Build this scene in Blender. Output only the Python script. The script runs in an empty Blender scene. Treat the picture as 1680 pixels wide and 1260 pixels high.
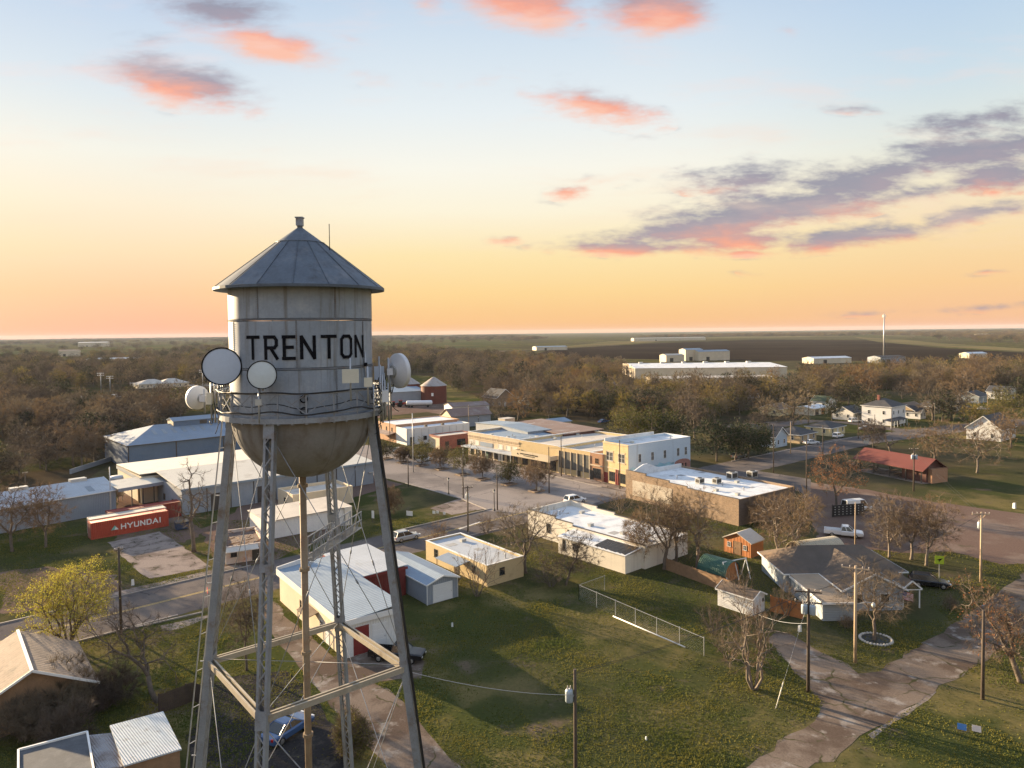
import bpy, math, random
import numpy as np
from mathutils import Vector, Matrix
S = bpy.context.scene
COL = S.collection
rad = math.radians
# ------------------------------------------------------------------ camera
F, CH, PIT, ROL, HZ = 1170.0, 34.0, rad(2.0), rad(0.65), 544.5      # focal length in photo pixels, camera height, pitch, roll, horizon row
fwd = Vector((0, math.cos(PIT), -math.sin(PIT)))
r0 = Vector((1, 0, 0)); u0 = r0.cross(fwd)
rgt = r0*math.cos(ROL) - u0*math.sin(ROL)
upv = u0*math.cos(ROL) + r0*math.sin(ROL)
CY = HZ + F*math.tan(PIT)
cd = bpy.data.cameras.new("camera"); cam = bpy.data.objects.new("camera", cd); COL.objects.link(cam)
M = Matrix.Identity(4)
for i in range(3):
    M[i][0], M[i][1], M[i][2] = rgt[i], upv[i], -fwd[i]
M[2][3] = CH
cam.matrix_world = M
cd.sensor_width = 36; cd.lens = 36*F/1680; cd.shift_y = (CY-630)/1680
cd.clip_start = 0.5; cd.clip_end = 40000
S.camera = cam
S.view_settings.view_transform = 'Standard'; S.view_settings.look = 'None'
EXPO = 2.0
S.view_settings.exposure = EXPO; S.view_settings.gamma = 1.0
S.cycles.max_bounces = 6; S.cycles.diffuse_bounces = 3; S.cycles.glossy_bounces = 2
S.cycles.volume_bounces = 0; S.cycles.transparent_max_bounces = 4

def ray(u, v): return fwd + rgt*((u-840)/F) - upv*((v-CY)/F)
def at(u, v, z=0.0):
    d = ray(u, v); t = (z-CH)/d.z
    return Vector((d.x*t, d.y*t, z))
def aty(u, v, Y):
    d = ray(u, v); t = Y/d.y
    return Vector((d.x*t, Y, CH+d.z*t))
def lin(r, g, b):
    f = lambda c: (c/255/12.92) if c/255 <= .04045 else ((c/255+.055)/1.055)**2.4
    return (f(r), f(g), f(b))

# ------------------------------------------------------------------ node helper
class NT:
    def __init__(s, tree):
        s.t = tree; s.n = tree.nodes; s.l = tree.links
    def node(s, typ, **kw):
        n = s.n.new(typ)
        for k, v in kw.items(): setattr(n, k, v)
        return n
    def put(s, sock, val):
        if isinstance(val, bpy.types.NodeSocket): s.l.new(val, sock)
        elif isinstance(val, (tuple, list)) and sock.type == 'RGBA' and len(val) == 3: sock.default_value = (*val, 1)
        else: sock.default_value = val
    def math(s, op, a, b=0.0, c=None, clamp=False):
        n = s.node('ShaderNodeMath', operation=op, use_clamp=clamp)
        s.put(n.inputs[0], a); s.put(n.inputs[1], b)
        if c is not None: s.put(n.inputs[2], c)
        return n.outputs[0]
    def mix(s, f, a, b, mode='MIX'):
        n = s.node('ShaderNodeMix', data_type='RGBA', blend_type=mode)
        s.put(n.inputs[0], f); s.put(n.inputs[6], a); s.put(n.inputs[7], b)
        return n.outputs[2]
    def noise(s, vec, scale, detail=3.0, rough=.55, dist=0.0, dim='3D'):
        n = s.node('ShaderNodeTexNoise', noise_dimensions=dim)
        if vec is not None: s.l.new(vec, n.inputs['Vector'])
        n.inputs['Scale'].default_value = scale; n.inputs['Detail'].default_value = detail
        n.inputs['Roughness'].default_value = rough; n.inputs['Distortion'].default_value = dist
        return n.outputs[0]
    def mapr(s, x, a, b, c=0.0, d=1.0, smooth=False):
        n = s.node('ShaderNodeMapRange', interpolation_type='SMOOTHSTEP' if smooth else 'LINEAR')
        s.put(n.inputs[0], x); s.put(n.inputs[1], a); s.put(n.inputs[2], b); s.put(n.inputs[3], c); s.put(n.inputs[4], d)
        return n.outputs[0]
    def mapping(s, vec, loc=(0,0,0), rot=(0,0,0), scale=(1,1,1), typ='POINT'):
        n = s.node('ShaderNodeMapping', vector_type=typ)
        s.l.new(vec, n.inputs[0]); n.inputs[1].default_value = loc; n.inputs[2].default_value = rot; n.inputs[3].default_value = scale
        return n.outputs[0]
    def xyz(s, vec):
        n = s.node('ShaderNodeSeparateXYZ'); s.l.new(vec, n.inputs[0]); return n.outputs
    def comb(s, x, y, z):
        n = s.node('ShaderNodeCombineXYZ'); s.put(n.inputs[0], x); s.put(n.inputs[1], y); s.put(n.inputs[2], z); return n.outputs[0]
    def ramp(s, f, stops, interp='LINEAR'):
        n = s.node('ShaderNodeValToRGB'); s.l.new(f, n.inputs[0])
        e = n.color_ramp.elements; n.color_ramp.interpolation = interp
        while len(e) < len(stops): e.new(.5)
        for k, (p, c) in enumerate(stops): e[k].position = p; e[k].color = (*c, 1)
        return n.outputs[0]

# ------------------------------------------------------------------ sun and sky
SUN_EL, SUN_DIR = rad(10.5), Vector((-.79, .613, 0)).normalized()
sd = bpy.data.lights.new("sun", 'SUN'); sun = bpy.data.objects.new("sun", sd); COL.objects.link(sun)
sd.energy = 4.8; sd.angle = rad(0.6); sd.color = (1.0, .75, .45)
tosun = Vector((SUN_DIR.x*math.cos(SUN_EL), SUN_DIR.y*math.cos(SUN_EL), math.sin(SUN_EL)))
sun.rotation_euler = tosun.to_track_quat('Z', 'Y').to_euler(); sun.location = tosun*300

W = bpy.data.worlds.new("World"); S.world = W; W.use_nodes = True
W.node_tree.nodes.clear()
w = NT(W.node_tree)
tc = w.node('ShaderNodeTexCoord').outputs['Generated']
X, Y, Z = w.xyz(tc)[:3]
yy = w.math('MAXIMUM', Y, .08)
U = w.math('DIVIDE', X, yy); V = w.math('DIVIDE', Z, yy)           # gnomonic direction coordinates about the view to the town
el = w.math('ARCSINE', Z)
elv = w.math('DIVIDE', el, rad(90))
def ev(v): return max(0.0, math.degrees(math.atan((HZ-v)/F))/90)
L_ = lin
grad_c = w.ramp(elv, [(0, L_(243,184,142)), (ev(530), L_(248,194,136)), (ev(480), L_(252,213,148)), (ev(420), L_(253,228,172)), (ev(350), L_(253,243,216)),
                      (ev(280), L_(250,247,234)), (ev(190), L_(233,240,242)), (ev(80), L_(213,227,239)), (ev(0), L_(196,215,235)), (.42, L_(196,216,244)), (1, L_(186,208,244))])
grad_l = w.ramp(elv, [(0, L_(240,174,150)), (ev(530), L_(244,180,152)), (ev(480), L_(249,200,158)), (ev(420), L_(251,222,182)), (ev(350), L_(250,236,210)),
                      (ev(280), L_(244,242,230)), (ev(190), L_(222,232,238)), (ev(80), L_(200,217,236)), (ev(0), L_(180,204,232)), (.42, L_(196,216,244)), (1, L_(186,208,244))])
grad_r = w.ramp(elv, [(0, L_(240,182,150)), (ev(530), L_(246,192,148)), (ev(480), L_(250,206,150)), (ev(420), L_(250,220,168)), (ev(350), L_(246,232,200)),
                      (ev(280), L_(230,234,224)), (ev(190), L_(206,224,234)), (ev(80), L_(188,211,234)), (ev(0), L_(176,200,230)), (.42, L_(196,216,244)), (1, L_(186,208,244))])
g = w.mix(w.mapr(U, -.55, -.1, 1, 0, True), grad_c, grad_l)
g = w.mix(w.mapr(U, .15, .65, 0, 1, True), g, grad_r)
uv = w.comb(U, V, 0.0)
warp = w.node('ShaderNodeTexNoise'); w.l.new(w.mapping(uv, scale=(5, 11, 1)), warp.inputs[0]); warp.inputs['Scale'].default_value = 1; warp.inputs['Detail'].default_value = 3
wv = w.node('ShaderNodeVectorMath', operation='MULTIPLY_ADD'); w.l.new(warp.outputs['Color'], wv.inputs[0])
wv.inputs[1].default_value = (.07, .028, 0); wv.inputs[2].default_value = (-.035, -.014, 0)
wu = w.node('ShaderNodeVectorMath', operation='ADD'); w.l.new(uv, wu.inputs[0]); w.l.new(wv.outputs[0], wu.inputs[1])
uvw = wu.outputs[0]
# clouds: (u, v, half length, half height, tilt in degrees, strength, pinkness 0..1)
CL = [(305,134,175,50,-12,1.25,.45), (450,78,145,34,-11,1.1,1.0), (372,20,130,48,-4,1.05,.1), (250,66,70,22,0,.35,.15),
      (862,16,135,56,-8,1.25,.75), (1072,26,130,54,-4,1.3,.55), (707,17,42,18,-8,.5,1.0), (955,48,32,14,0,.6,1.0), (985,184,140,32,-10,1.0,.85),
      (1300,64,28,12,5,.4,1.0), (620,128,60,16,-12,.3,1.0), (577,65,34,12,-14,.4,1.0), (800,140,110,16,4,.25,1.0), (938,318,52,17,6,.85,1.0), (834,394,40,11,2,.95,1.0), (985,300,50,12,0,.3,1.0),
      (1600,258,190,56,7,1.1,0.00), (1655,205,80,28,4,.6,0.0), (1385,187,70,12,-3,.55,.1), (1230,300,130,34,3,.8,0.23), (1380,312,165,38,-3,1.0,0.00), (1240,350,230,44,8,1.15,0.18),(1480,290,160,34,6,.8,0.00),(1330,345,140,40,4,1.1,0.03),
      (1130,385,190,30,5,1.05,0.28), (1050,412,190,18,-2,1.1,0.48), (1400,398,170,24,5,1.0,0.23), (1600,362,130,20,8,1.0,0.13), (1500,330,120,20,6,.7,0.13),
      (1560,215,110,26,4,.7,0.0),(1640,300,120,40,4,.9,.0),(1200,400,170,26,3,.9,.45),(1632,329,20,12,0,.6,1.00), (1215,422,90,9,2,.7,0.80), (1650,458,50,5,3,.5,.6), (1640,510,90,9,4,.55,.2), (1420,518,60,6,4,.4,.3), (1230,456,32,6,-6,.35,.7)]
mx = None; num = 0.0; den = 1e-3
for (cu, cv, a, b, tl, st, pk) in CL:
    mp = w.mapping(uvw, ((cu-840)/F, (HZ-cv)/F, 0), (0, 0, rad(tl)), (a/F, b/F, 1), 'TEXTURE')
    ln = w.node('ShaderNodeVectorMath', operation='LENGTH'); w.l.new(mp, ln.inputs[0])
    m = w.math('MULTIPLY_ADD', ln.outputs['Value'], -st, st)
    mx = m if mx is None else w.math('MAXIMUM', mx, m)
    mp_ = w.math('MAXIMUM', m, 0.0)
    t = w.math('MULTIPLY_ADD', w.xyz(mp)[1], -.75, pk)
    num = w.math('MULTIPLY_ADD', mp_, t, num); den = w.math('ADD', mp_, den)
pink = w.math('DIVIDE', num, den)
n1 = w.noise(w.mapping(uv, scale=(11, 33, 1)), 1.0, 7.0, .62)
n2 = w.noise(w.mapping(uv, loc=(3, 7, 0), scale=(26, 85, 1)), 1.0, 6.0, .65)
nn = w.math('MULTIPLY_ADD', n2, .55, n1)
amp = w.mapr(V, .25, .36, 2.0, 1.15, True)
dens = w.math('ADD', mx, w.math('MULTIPLY', amp, w.math('SUBTRACT', nn, w.mapr(V, .25, .36, .72, .79, True))))
a_cloud = w.mapr(dens, -.05, .85, 0, 1, True)
pk_n = w.math('ADD', pink, w.math('MULTIPLY_ADD', n1, 1.2, -.62))
c_col = w.ramp(w.mapr(pk_n, -.1, 1.05), [(0, L_(150,148,164)), (.30, L_(166,153,166)), (.52, L_(208,160,156)), (.74, L_(250,166,138)), (1, L_(255,192,164))])
c_col = w.mix(w.mapr(dens, .1, .8, .45, 0), c_col, g)
sky = w.mix(w.math('MULTIPLY', a_cloud, .93), g, c_col)
vn = w.noise(w.mapping(uvw, loc=(1.7, 2.2, 0), scale=(2.6, 15, 1)), 1.0, 6.0, .62)
veil = w.math('MULTIPLY', w.mapr(vn, .50, .74, 0, .42, True), w.mapr(V, .06, .16, 0, 1, True))
sky = w.mix(veil, sky, w.mix(w.mapr(V, .2, .4, 0, 1), L_(252,222,196), L_(246,222,220)))
nish = w.node('ShaderNodeTexSky', sky_type='NISHITA', sun_disc=False, sun_elevation=SUN_EL, sun_rotation=math.atan2(SUN_DIR.x, SUN_DIR.y))
bg1 = w.node('ShaderNodeBackground'); w.l.new(sky, bg1.inputs[0]); bg1.inputs[1].default_value = 1.0/2**EXPO
bg2 = w.node('ShaderNodeBackground'); w.l.new(nish.outputs[0], bg2.inputs[0]); bg2.inputs[1].default_value = .08
mxs = w.node('ShaderNodeMixShader'); mxs.inputs[0].default_value = .02
w.l.new(bg1.outputs[0], mxs.inputs[1]); w.l.new(bg2.outputs[0], mxs.inputs[2])
w.l.new(mxs.outputs[0], w.node('ShaderNodeOutputWorld').inputs[0])

# ------------------------------------------------------------------ mesh builder
class MB:
    def __init__(s): s.v = []; s.f = []; s.m = []; s.sm = []
    def add(s, vs, fs, mi=0, smooth=False):
        o = len(s.v); s.v.extend([tuple(p) for p in vs])
        for f in fs: s.f.append(tuple(o+i for i in f)); s.m.append(mi); s.sm.append(smooth)
        return s
    def box(s, x0, x1, y0, y1, z0, z1, mi=0):
        v = [(x0,y0,z0),(x1,y0,z0),(x1,y1,z0),(x0,y1,z0),(x0,y0,z1),(x1,y0,z1),(x1,y1,z1),(x0,y1,z1)]
        return s.add(v, [(0,3,2,1),(4,5,6,7),(0,1,5,4),(1,2,6,5),(2,3,7,6),(3,0,4,7)], mi)
    def prism(s, poly, z0, z1, mi=0):
        n = len(poly); v = [(x,y,z0) for x,y in poly]+[(x,y,z1) for x,y in poly]
        return s.add(v, [tuple(range(n-1,-1,-1)), tuple(range(n,2*n))]+[(i,(i+1)%n,n+(i+1)%n,n+i) for i in range(n)], mi)
    def hull8(s, a, b, mi=0):                                       # two quads (lists of 4 points) joined
        return s.add(list(a)+list(b), [(3,2,1,0),(4,5,6,7)]+[(i,(i+1)%4,4+(i+1)%4,4+i) for i in range(4)], mi)
    def bar(s, p, q, wd=.05, th=None, side=None, mi=0):
        p = Vector(p); q = Vector(q); th = th or wd; d = (q-p).normalized()
        a = Vector(side) if side is not None else (Vector((0,0,1)) if abs(d.z) < .95 else Vector((1,0,0)))
        a = (a-d*a.dot(d)).normalized(); b = d.cross(a)
        k = [a*wd/2+b*th/2, -a*wd/2+b*th/2, -a*wd/2-b*th/2, a*wd/2-b*th/2]
        return s.hull8([p+i for i in k], [q+i for i in k], mi)
    def tube(s, pts, rs, n=6, mi=0, smooth=True, cap=True):
        pts = [Vector(p) for p in pts]; o = len(s.v)
        if not isinstance(rs, (list, tuple)): rs = [rs]*len(pts)
        a = None
        for i, p in enumerate(pts):
            d = (pts[min(i+1, len(pts)-1)]-pts[max(i-1, 0)]).normalized()
            if a is None: a = Vector((0,0,1)) if abs(d.z) < .9 else Vector((1,0,0))
            a = (a-d*a.dot(d)).normalized(); b = d.cross(a)
            for k in range(n):
                t = 2*math.pi*k/n; s.v.append(tuple(p+(a*math.cos(t)+b*math.sin(t))*rs[i]))
        for i in range(len(pts)-1):
            for k in range(n):
                s.f.append((o+i*n+k, o+i*n+(k+1)%n, o+(i+1)*n+(k+1)%n, o+(i+1)*n+k)); s.m.append(mi); s.sm.append(smooth)
        if cap:
            s.f.append(tuple(o+k for k in range(n-1,-1,-1))); s.m.append(mi); s.sm.append(False)
            s.f.append(tuple(o+(len(pts)-1)*n+k for k in range(n))); s.m.append(mi); s.sm.append(False)
        return s
    def lathe(s, prof, n=32, mi=0, smooth=True, c=(0,0,0), rot=None):
        o = len(s.v)
        for r, z in prof:
            for k in range(n):
                t = 2*math.pi*k/n; p = Vector((r*math.cos(t), r*math.sin(t), z))
                if rot is not None: p = rot @ p
                s.v.append((p.x+c[0], p.y+c[1], p.z+c[2]))
        for i in range(len(prof)-1):
            for k in range(n):
                s.f.append((o+i*n+k, o+i*n+(k+1)%n, o+(i+1)*n+(k+1)%n, o+(i+1)*n+k)); s.m.append(mi); s.sm.append(smooth)
        return s
    def build(s, name, mats, parent=None, loc=None, rot=0.0):
        me = bpy.data.meshes.new(name); me.from_pydata(s.v, [], s.f)
        mats = mats if isinstance(mats, (list, tuple)) else [mats]
        for m in mats: me.materials.append(m)
        if len(mats) > 1: me.polygons.foreach_set('material_index', s.m)
        me.polygons.foreach_set('use_smooth', s.sm); me.update()
        o = bpy.data.objects.new(name, me); COL.objects.link(o)
        if parent is not None: o.parent = parent
        if loc is not None: o.location = loc
        o.rotation_euler = (0, 0, rot)
        return o
def npmesh(name, verts, k, mats, parent=None, loc=None, fmat=None):
    """verts: (n*k, 3) array, every k points one face."""
    nf = len(verts)//k; me = bpy.data.meshes.new(name)
    me.vertices.add(len(verts)); me.vertices.foreach_set('co', np.asarray(verts, np.float32).ravel())
    me.loops.add(nf*k); me.loops.foreach_set('vertex_index', np.arange(nf*k, dtype=np.int32))
    me.polygons.add(nf); me.polygons.foreach_set('loop_start', np.arange(0, nf*k, k, dtype=np.int32))
    mats = mats if isinstance(mats, (list, tuple)) else [mats]
    for m in mats: me.materials.append(m)
    if fmat is not None: me.polygons.foreach_set('material_index', np.asarray(fmat, np.int32))
    me.update(calc_edges=True)
    o = bpy.data.objects.new(name, me); COL.objects.link(o)
    if parent is not None: o.parent = parent
    if loc is not None: o.location = loc
    return o
def tag(o, label=None, cat=None, group=None, kind=None):
    if label: o['label'] = label
    if cat: o['category'] = cat
    if group: o['group'] = group
    if kind: o['kind'] = kind
    return o
def thing(name, label, cat, loc=(0,0,0), rot=0.0, group=None):
    o = bpy.data.objects.new(name, None); COL.objects.link(o); o.empty_display_size = .3
    o.location = loc; o.rotation_euler = (0, 0, rot)
    return tag(o, label, cat, group)
def copy_tree(o, parent=None):
    c = o.copy(); COL.objects.link(c)
    if parent is not None: c.parent = parent
    for ch in list(o.children): copy_tree(ch, c)
    return c

# ------------------------------------------------------------------ materials
MATS = {}
def mat(name, col, rough=.75, metal=0.0, var=.18, scale=.6, bump=0.0, bscale=12, corr=None, stain=None, brick=None, rand=0.0, spec=.4, streak=None, col2=None, two=False):
    """procedural surface: base colour broken by two noises; corr=(axis, pitch, depth) ribs; brick=(w, h, mortar colour); stain=(colour, amount, scale)"""
    m = bpy.data.materials.new(name); m.use_nodes = True; n = NT(m.node_tree)
    bs = n.n['Principled BSDF']
    bs.inputs['Roughness'].default_value = rough; bs.inputs['Metallic'].default_value = metal
    bs.inputs['Specular IOR Level'].default_value = spec
    tc = n.node('ShaderNodeTexCoord').outputs['Object']
    c = n.mix(0.0, col, col)
    h = None
    x, y, z = n.xyz(tc)[:3]
    if brick:
        bv = n.comb(n.math('ADD', x, y), z, 0.0)
        b = n.node('ShaderNodeTexBrick'); n.l.new(bv, b.inputs[0])
        b.inputs['Color1'].default_value = (*col, 1); b.inputs['Color2'].default_value = (*(col2 or tuple(k*.7 for k in col)), 1)
        b.inputs['Mortar'].default_value = (*brick[2], 1); b.inputs['Scale'].default_value = 1
        b.inputs['Mortar Size'].default_value = brick[1]*.09; b.inputs['Brick Width'].default_value = brick[0]; b.inputs['Row Height'].default_value = brick[1]
        c = b.outputs[0]
    elif col2:
        c = n.mix(n.mapr(n.noise(tc, scale*.7, 4, .6), .38, .62, 0, 1, True), col, col2)
    nz = n.noise(tc, scale, 5, .65)
    f = n.mapr(nz, .25, .75, 1-var, 1+var)
    if rand:
        oi = n.node('ShaderNodeObjectInfo').outputs['Random']
        f = n.math('MULTIPLY', f, n.mapr(oi, 0, 1, 1-rand, 1+rand))
    c = n.mix(1.0, c, n.comb(f, f, f), 'MULTIPLY')
    fine = n.noise(tc, scale*14, 3, .7); f2 = n.mapr(fine, .25, .75, 1-var*.6, 1+var*.6)
    c = n.mix(1.0, c, n.comb(f2, f2, f2), 'MULTIPLY')
    if stain:
        sn = n.noise(tc, stain[2], 5, .7)
        c = n.mix(n.mapr(sn, .62-stain[1]*.35, .78, 0, .85, True), c, stain[0])
    if streak:                                                     # run-off streaks down a wall
        sv = n.mapping(tc, scale=(streak[2], streak[2], streak[2]*.06))
        c = n.mix(n.mapr(n.noise(sv, 1.0, 4, .6), .60-streak[1]*.3, .80, 0, .8, True), c, streak[0])
    if corr:
        ax = {'X': x, 'Y': y, 'S': n.math('ADD', x, y), 'Z': z}[corr[0]]
        h = n.math('SINE', n.math('MULTIPLY', ax, 2*math.pi/corr[1]))
        h = n.math('MULTIPLY', h, corr[2])
    if bump:
        hb = n.math('MULTIPLY', n.noise(tc, bscale, 4, .6), bump)
        h = hb if h is None else n.math('ADD', h, hb)
    if h is not None:
        bp = n.node('ShaderNodeBump'); bp.inputs['Distance'].default_value = 1.0; n.l.new(h, bp.inputs['Height']); n.l.new(bp.outputs[0], bs.inputs['Normal'])
    n.l.new(c, bs.inputs['Base Color'])
    MATS[name] = m
    return m
def foliage(name, c1, c2, rand=.25, trans=.25, scale=.5):
    m = bpy.data.materials.new(name); m.use_nodes = True; n = NT(m.node_tree)
    bs = n.n['Principled BSDF']; bs.inputs['Roughness'].default_value = .8; bs.inputs['Specular IOR Level'].default_value = .15
    tc = n.node('ShaderNodeTexCoord').outputs['Object']
    c = n.mix(n.mapr(n.noise(tc, scale, 3, .6), .35, .65, 0, 1), c1, c2)
    oi = n.node('ShaderNodeObjectInfo').outputs['Random']
    f = n.mapr(oi, 0, 1, 1-rand, 1+rand)
    c = n.mix(1.0, c, n.comb(f, f, n.math('MULTIPLY', f, n.mapr(oi, 0, 1, 1.1, .85))), 'MULTIPLY')
    n.l.new(c, bs.inputs['Base Color'])
    tr = n.node('ShaderNodeBsdfTranslucent'); n.l.new(c, tr.inputs[0])
    ms = n.node('ShaderNodeMixShader'); ms.inputs[0].default_value = trans
    n.l.new(bs.outputs[0], ms.inputs[1]); n.l.new(tr.outputs[0], ms.inputs[2]); n.l.new(ms.outputs[0], n.n['Material Output'].inputs[0])
    MATS[name] = m
    return m
def leafmat(*a, **k): return foliage(*a, **k)

# ------------------------------------------------------------------ stroke lettering
FONT = {'T': [((0,1),(1,1)), ((.5,1),(.5,0))], 'R': [((.1,0),(.1,1)), ((0,1),(.8,1)), ((.8,1),(.95,.85)), ((.95,.85),(.95,.62)), ((.95,.62),(.8,.5)), ((.8,.5),(.1,.5)), ((.5,.5),(1,0))],
        'E': [((.1,0),(.1,1)), ((0,1),(1,1)), ((.1,.52),(.85,.52)), ((0,0),(1,0))], 'N': [((.06,0),(.06,1)), ((.06,1),(.94,0)), ((.94,0),(.94,1))],
        'O': [((.05,.15),(.05,.85)), ((.05,.85),(.25,1)), ((.25,1),(.75,1)), ((.75,1),(.95,.85)), ((.95,.85),(.95,.15)), ((.95,.15),(.75,0)), ((.75,0),(.25,0)), ((.25,0),(.05,.15))],
        'H': [((.06,0),(.06,1)), ((.94,0),(.94,1)), ((.06,.5),(.94,.5))], 'Y': [((0,1),(.5,.5)), ((1,1),(.5,.5)), ((.5,.5),(.5,0))],
        'U': [((.06,1),(.06,.15)), ((.06,.15),(.2,0)), ((.2,0),(.8,0)), ((.8,0),(.94,.15)), ((.94,.15),(.94,1))],
        'D': [((.08,0),(.08,1)), ((.08,1),(.7,1)), ((.7,1),(.94,.8)), ((.94,.8),(.94,.2)), ((.94,.2),(.7,0)), ((.7,0),(.08,0))],
        'A': [((0,0),(.5,1)), ((.5,1),(1,0)), ((.2,.33),(.8,.33))], 'I': [((.5,0),(.5,1))],
        'S': [((1,.9),(.8,1)), ((.8,1),(.2,1)), ((.2,1),(0,.8)), ((0,.8),(.2,.52)), ((.2,.52),(.8,.48)), ((.8,.48),(1,.2)), ((1,.2),(.8,0)), ((.8,0),(.2,0)), ((.2,0),(0,.1))],
        'P': [((.1,0),(.1,1)), ((.1,1),(.8,1)), ((.8,1),(.95,.8)), ((.95,.8),(.8,.5)), ((.8,.5),(.1,.5))]}
def letter(mb, ch, fn, w_, h_, th, mi=0, sub=5):
    """fn(x, y, lift) places a point of the flat letter on its surface; strokes end square"""
    for k, (p, q) in enumerate(FONT[ch]):
        p = Vector((p[0]*w_, p[1]*h_)); q = Vector((q[0]*w_, q[1]*h_)); d = (q-p).normalized(); nrm = Vector((-d.y, d.x))*th/2
        p = p-d*th*.35; q = q+d*th*.35; lift = .0012*k
        pts = []
        for i in range(sub+1):
            c = p.lerp(q, i/sub); pts += [fn(*(c+nrm), lift), fn(*(c-nrm), lift)]
        mb.add(pts, [(2*i, 2*i+1, 2*i+3, 2*i+2) for i in range(sub)], mi)
# ------------------------------------------------------------------ ground
def ground_mat(name, cols, scales, bump=.0, bscale=9, fine=.35, rough=.95, cracks=None):
    """cols: (colour, noise scale, lo, hi) layered over the first colour"""
    m = bpy.data.materials.new(name); m.use_nodes = True; n = NT(m.node_tree); bs = n.n['Principled BSDF']
    bs.inputs['Roughness'].default_value = rough; bs.inputs['Specular IOR Level'].default_value = .0
    tc = n.node('ShaderNodeTexCoord').outputs['Object']
    c = n.mix(0.0, cols[0], cols[0])
    for (col, sc, lo, hi) in cols[1:]:
        c = n.mix(n.mapr(n.noise(tc, sc, 6, .62), lo, hi, 0, 1, True), c, col)
    if cracks:
        vo_ = n.node('ShaderNodeTexVoronoi', feature='DISTANCE_TO_EDGE'); wp = n.node('ShaderNodeTexNoise'); n.l.new(tc, wp.inputs[0]); wp.inputs['Scale'].default_value = .6
        va = n.node('ShaderNodeVectorMath', operation='MULTIPLY_ADD'); n.l.new(wp.outputs['Color'], va.inputs[0]); va.inputs[1].default_value = (1.6,1.6,0); n.l.new(tc, va.inputs[2]); n.l.new(va.outputs[0], vo_.inputs['Vector']); vo_.inputs['Scale'].default_value = cracks[0]
        e = n.math('MULTIPLY', n.mapr(vo_.outputs['Distance'], 0, cracks[1], 1, 0, True), n.mapr(n.noise(tc, .25, 3, .6), .42, .6, 0, 1, True)); c = n.mix(e, c, cracks[2])
    f = n.mapr(n.noise(tc, scales, 4, .7), .2, .8, 1-fine, 1+fine)
    c = n.mix(1.0, c, n.comb(f, f, f), 'MULTIPLY')
    n.l.new(c, bs.inputs['Base Color'])
    if bump:
        bp = n.node('ShaderNodeBump'); n.l.new(n.math('MULTIPLY', n.noise(tc, bscale, 5, .7), bump), bp.inputs['Height']); n.l.new(bp.outputs[0], bs.inputs['Normal'])
    MATS[name] = m; return m
GRASS = ground_mat("mat_ground", [(.052,.060,.020), ((.145,.118,.050), .07, .46, .62), ((.125,.095,.068), .13, .56, .68), ((.060,.053,.034), .006, .42, .58), ((.075,.068,.042), .0013, .50, .62)], 3.5, .10, 7)
ASPH = ground_mat('mat_asphalt', [(.120,.106,.102), (( .17,.145,.130), .12, .45, .62), ((.085,.075,.075), .35, .58, .72)], 5, .01, 20, .2, cracks=(.16, .012, (.05,.047,.047)))
ASPH2 = ground_mat('mat_plaza', [(.27,.238,.22), ((.185,.165,.155), .06, .45, .6), ((.10,.09,.09), .3, .62, .74)], 4, .01, 20, .18, cracks=(.10, .010, (.07,.065,.065)))
GRAVEL = ground_mat('mat_gravel', [(.175,.138,.112), ((.105,.078,.062), .16, .44, .58), ((.27,.24,.215), .4, .54, .68), ((.07,.075,.03), .5, .68, .76)], 6, .04, 9, .3, cracks=(.22, .03, (.055,.055,.025)))
DIRT = ground_mat('mat_dirt', [(.145,.100,.082), ((.19,.145,.120), .08, .48, .62), ((.085,.075,.045), .14, .60, .72)], 4, .04, 7, .3)
CONC = ground_mat('mat_concrete', [(.27,.225,.20), ((.16,.13,.115), .25, .45, .62), ((.06,.06,.03), .5, .60, .70)], 5, .01, 15, .25, cracks=(.30, .035, (.045,.045,.025)))
LITTER = ground_mat('mat_litter', [(.060,.046,.030), ((.045,.046,.020), .05, .46, .6), ((.095,.075,.045), .15, .58, .7)], 2.5, .2, 3, .4)
FIELD = ground_mat('mat_ploughed', [(.026,.020,.017), ((.038,.029,.023), .004, .45, .6)], .3, 0, 1, .25)
STRAW = ground_mat('mat_straw', [(.15,.125,.065), ((.09,.085,.045), .006, .45, .6)], .2, 0, 1, .25)
GREENF = ground_mat('mat_pasture', [(.058,.065,.030), ((.09,.083,.042), .005, .45, .6)], .2, 0, 1, .25)
rj = random.Random(4)
def jitter(pts, step=1.6, amp=.16):
    out = []
    for i, p in enumerate(pts):
        q = pts[(i+1) % len(pts)]; L = (q-p).length; k = max(1, min(60, int(L/step)))
        for j in range(k):
            c = p.lerp(q, j/k)
            if amp: c = c+Vector((rj.gauss(0, amp), rj.gauss(0, amp), 0))
            out.append(c)
    return out
def sheet(name, pts, z, m, amp=.16, step=1.6):
    """pts: photo pixels of ground points, or ground points; a sheet on the ground"""
    P = [p if isinstance(p, Vector) else at(*p) for p in pts]
    P = jitter(P, step, amp) if amp else P
    mb = MB(); mb.add([(p.x, p.y, z) for p in P], [tuple(range(len(P)))])
    o = mb.build(name, m); me = o.data
    if me.polygons[0].normal.z < 0: me.flip_normals()
    return tag(o, kind='structure')
def strip_pts(line, w0, w1=None):
    w1 = w0 if w1 is None else w1; L = []; R_ = []
    for i, p in enumerate(line):
        d = (line[min(i+1, len(line)-1)]-line[max(i-1, 0)]).normalized(); nn = Vector((-d.y, d.x, 0))
        L.append(p+nn*w0/2); R_.append(p-nn*w1/2)
    return L+R_[::-1]
mb = MB(); E = 12500
gx = [-E, -3000, -800, -200, 0, 200, 800, 3000, E]; gy = [-900, -100, 60, 200, 800, 3000, E]
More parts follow.
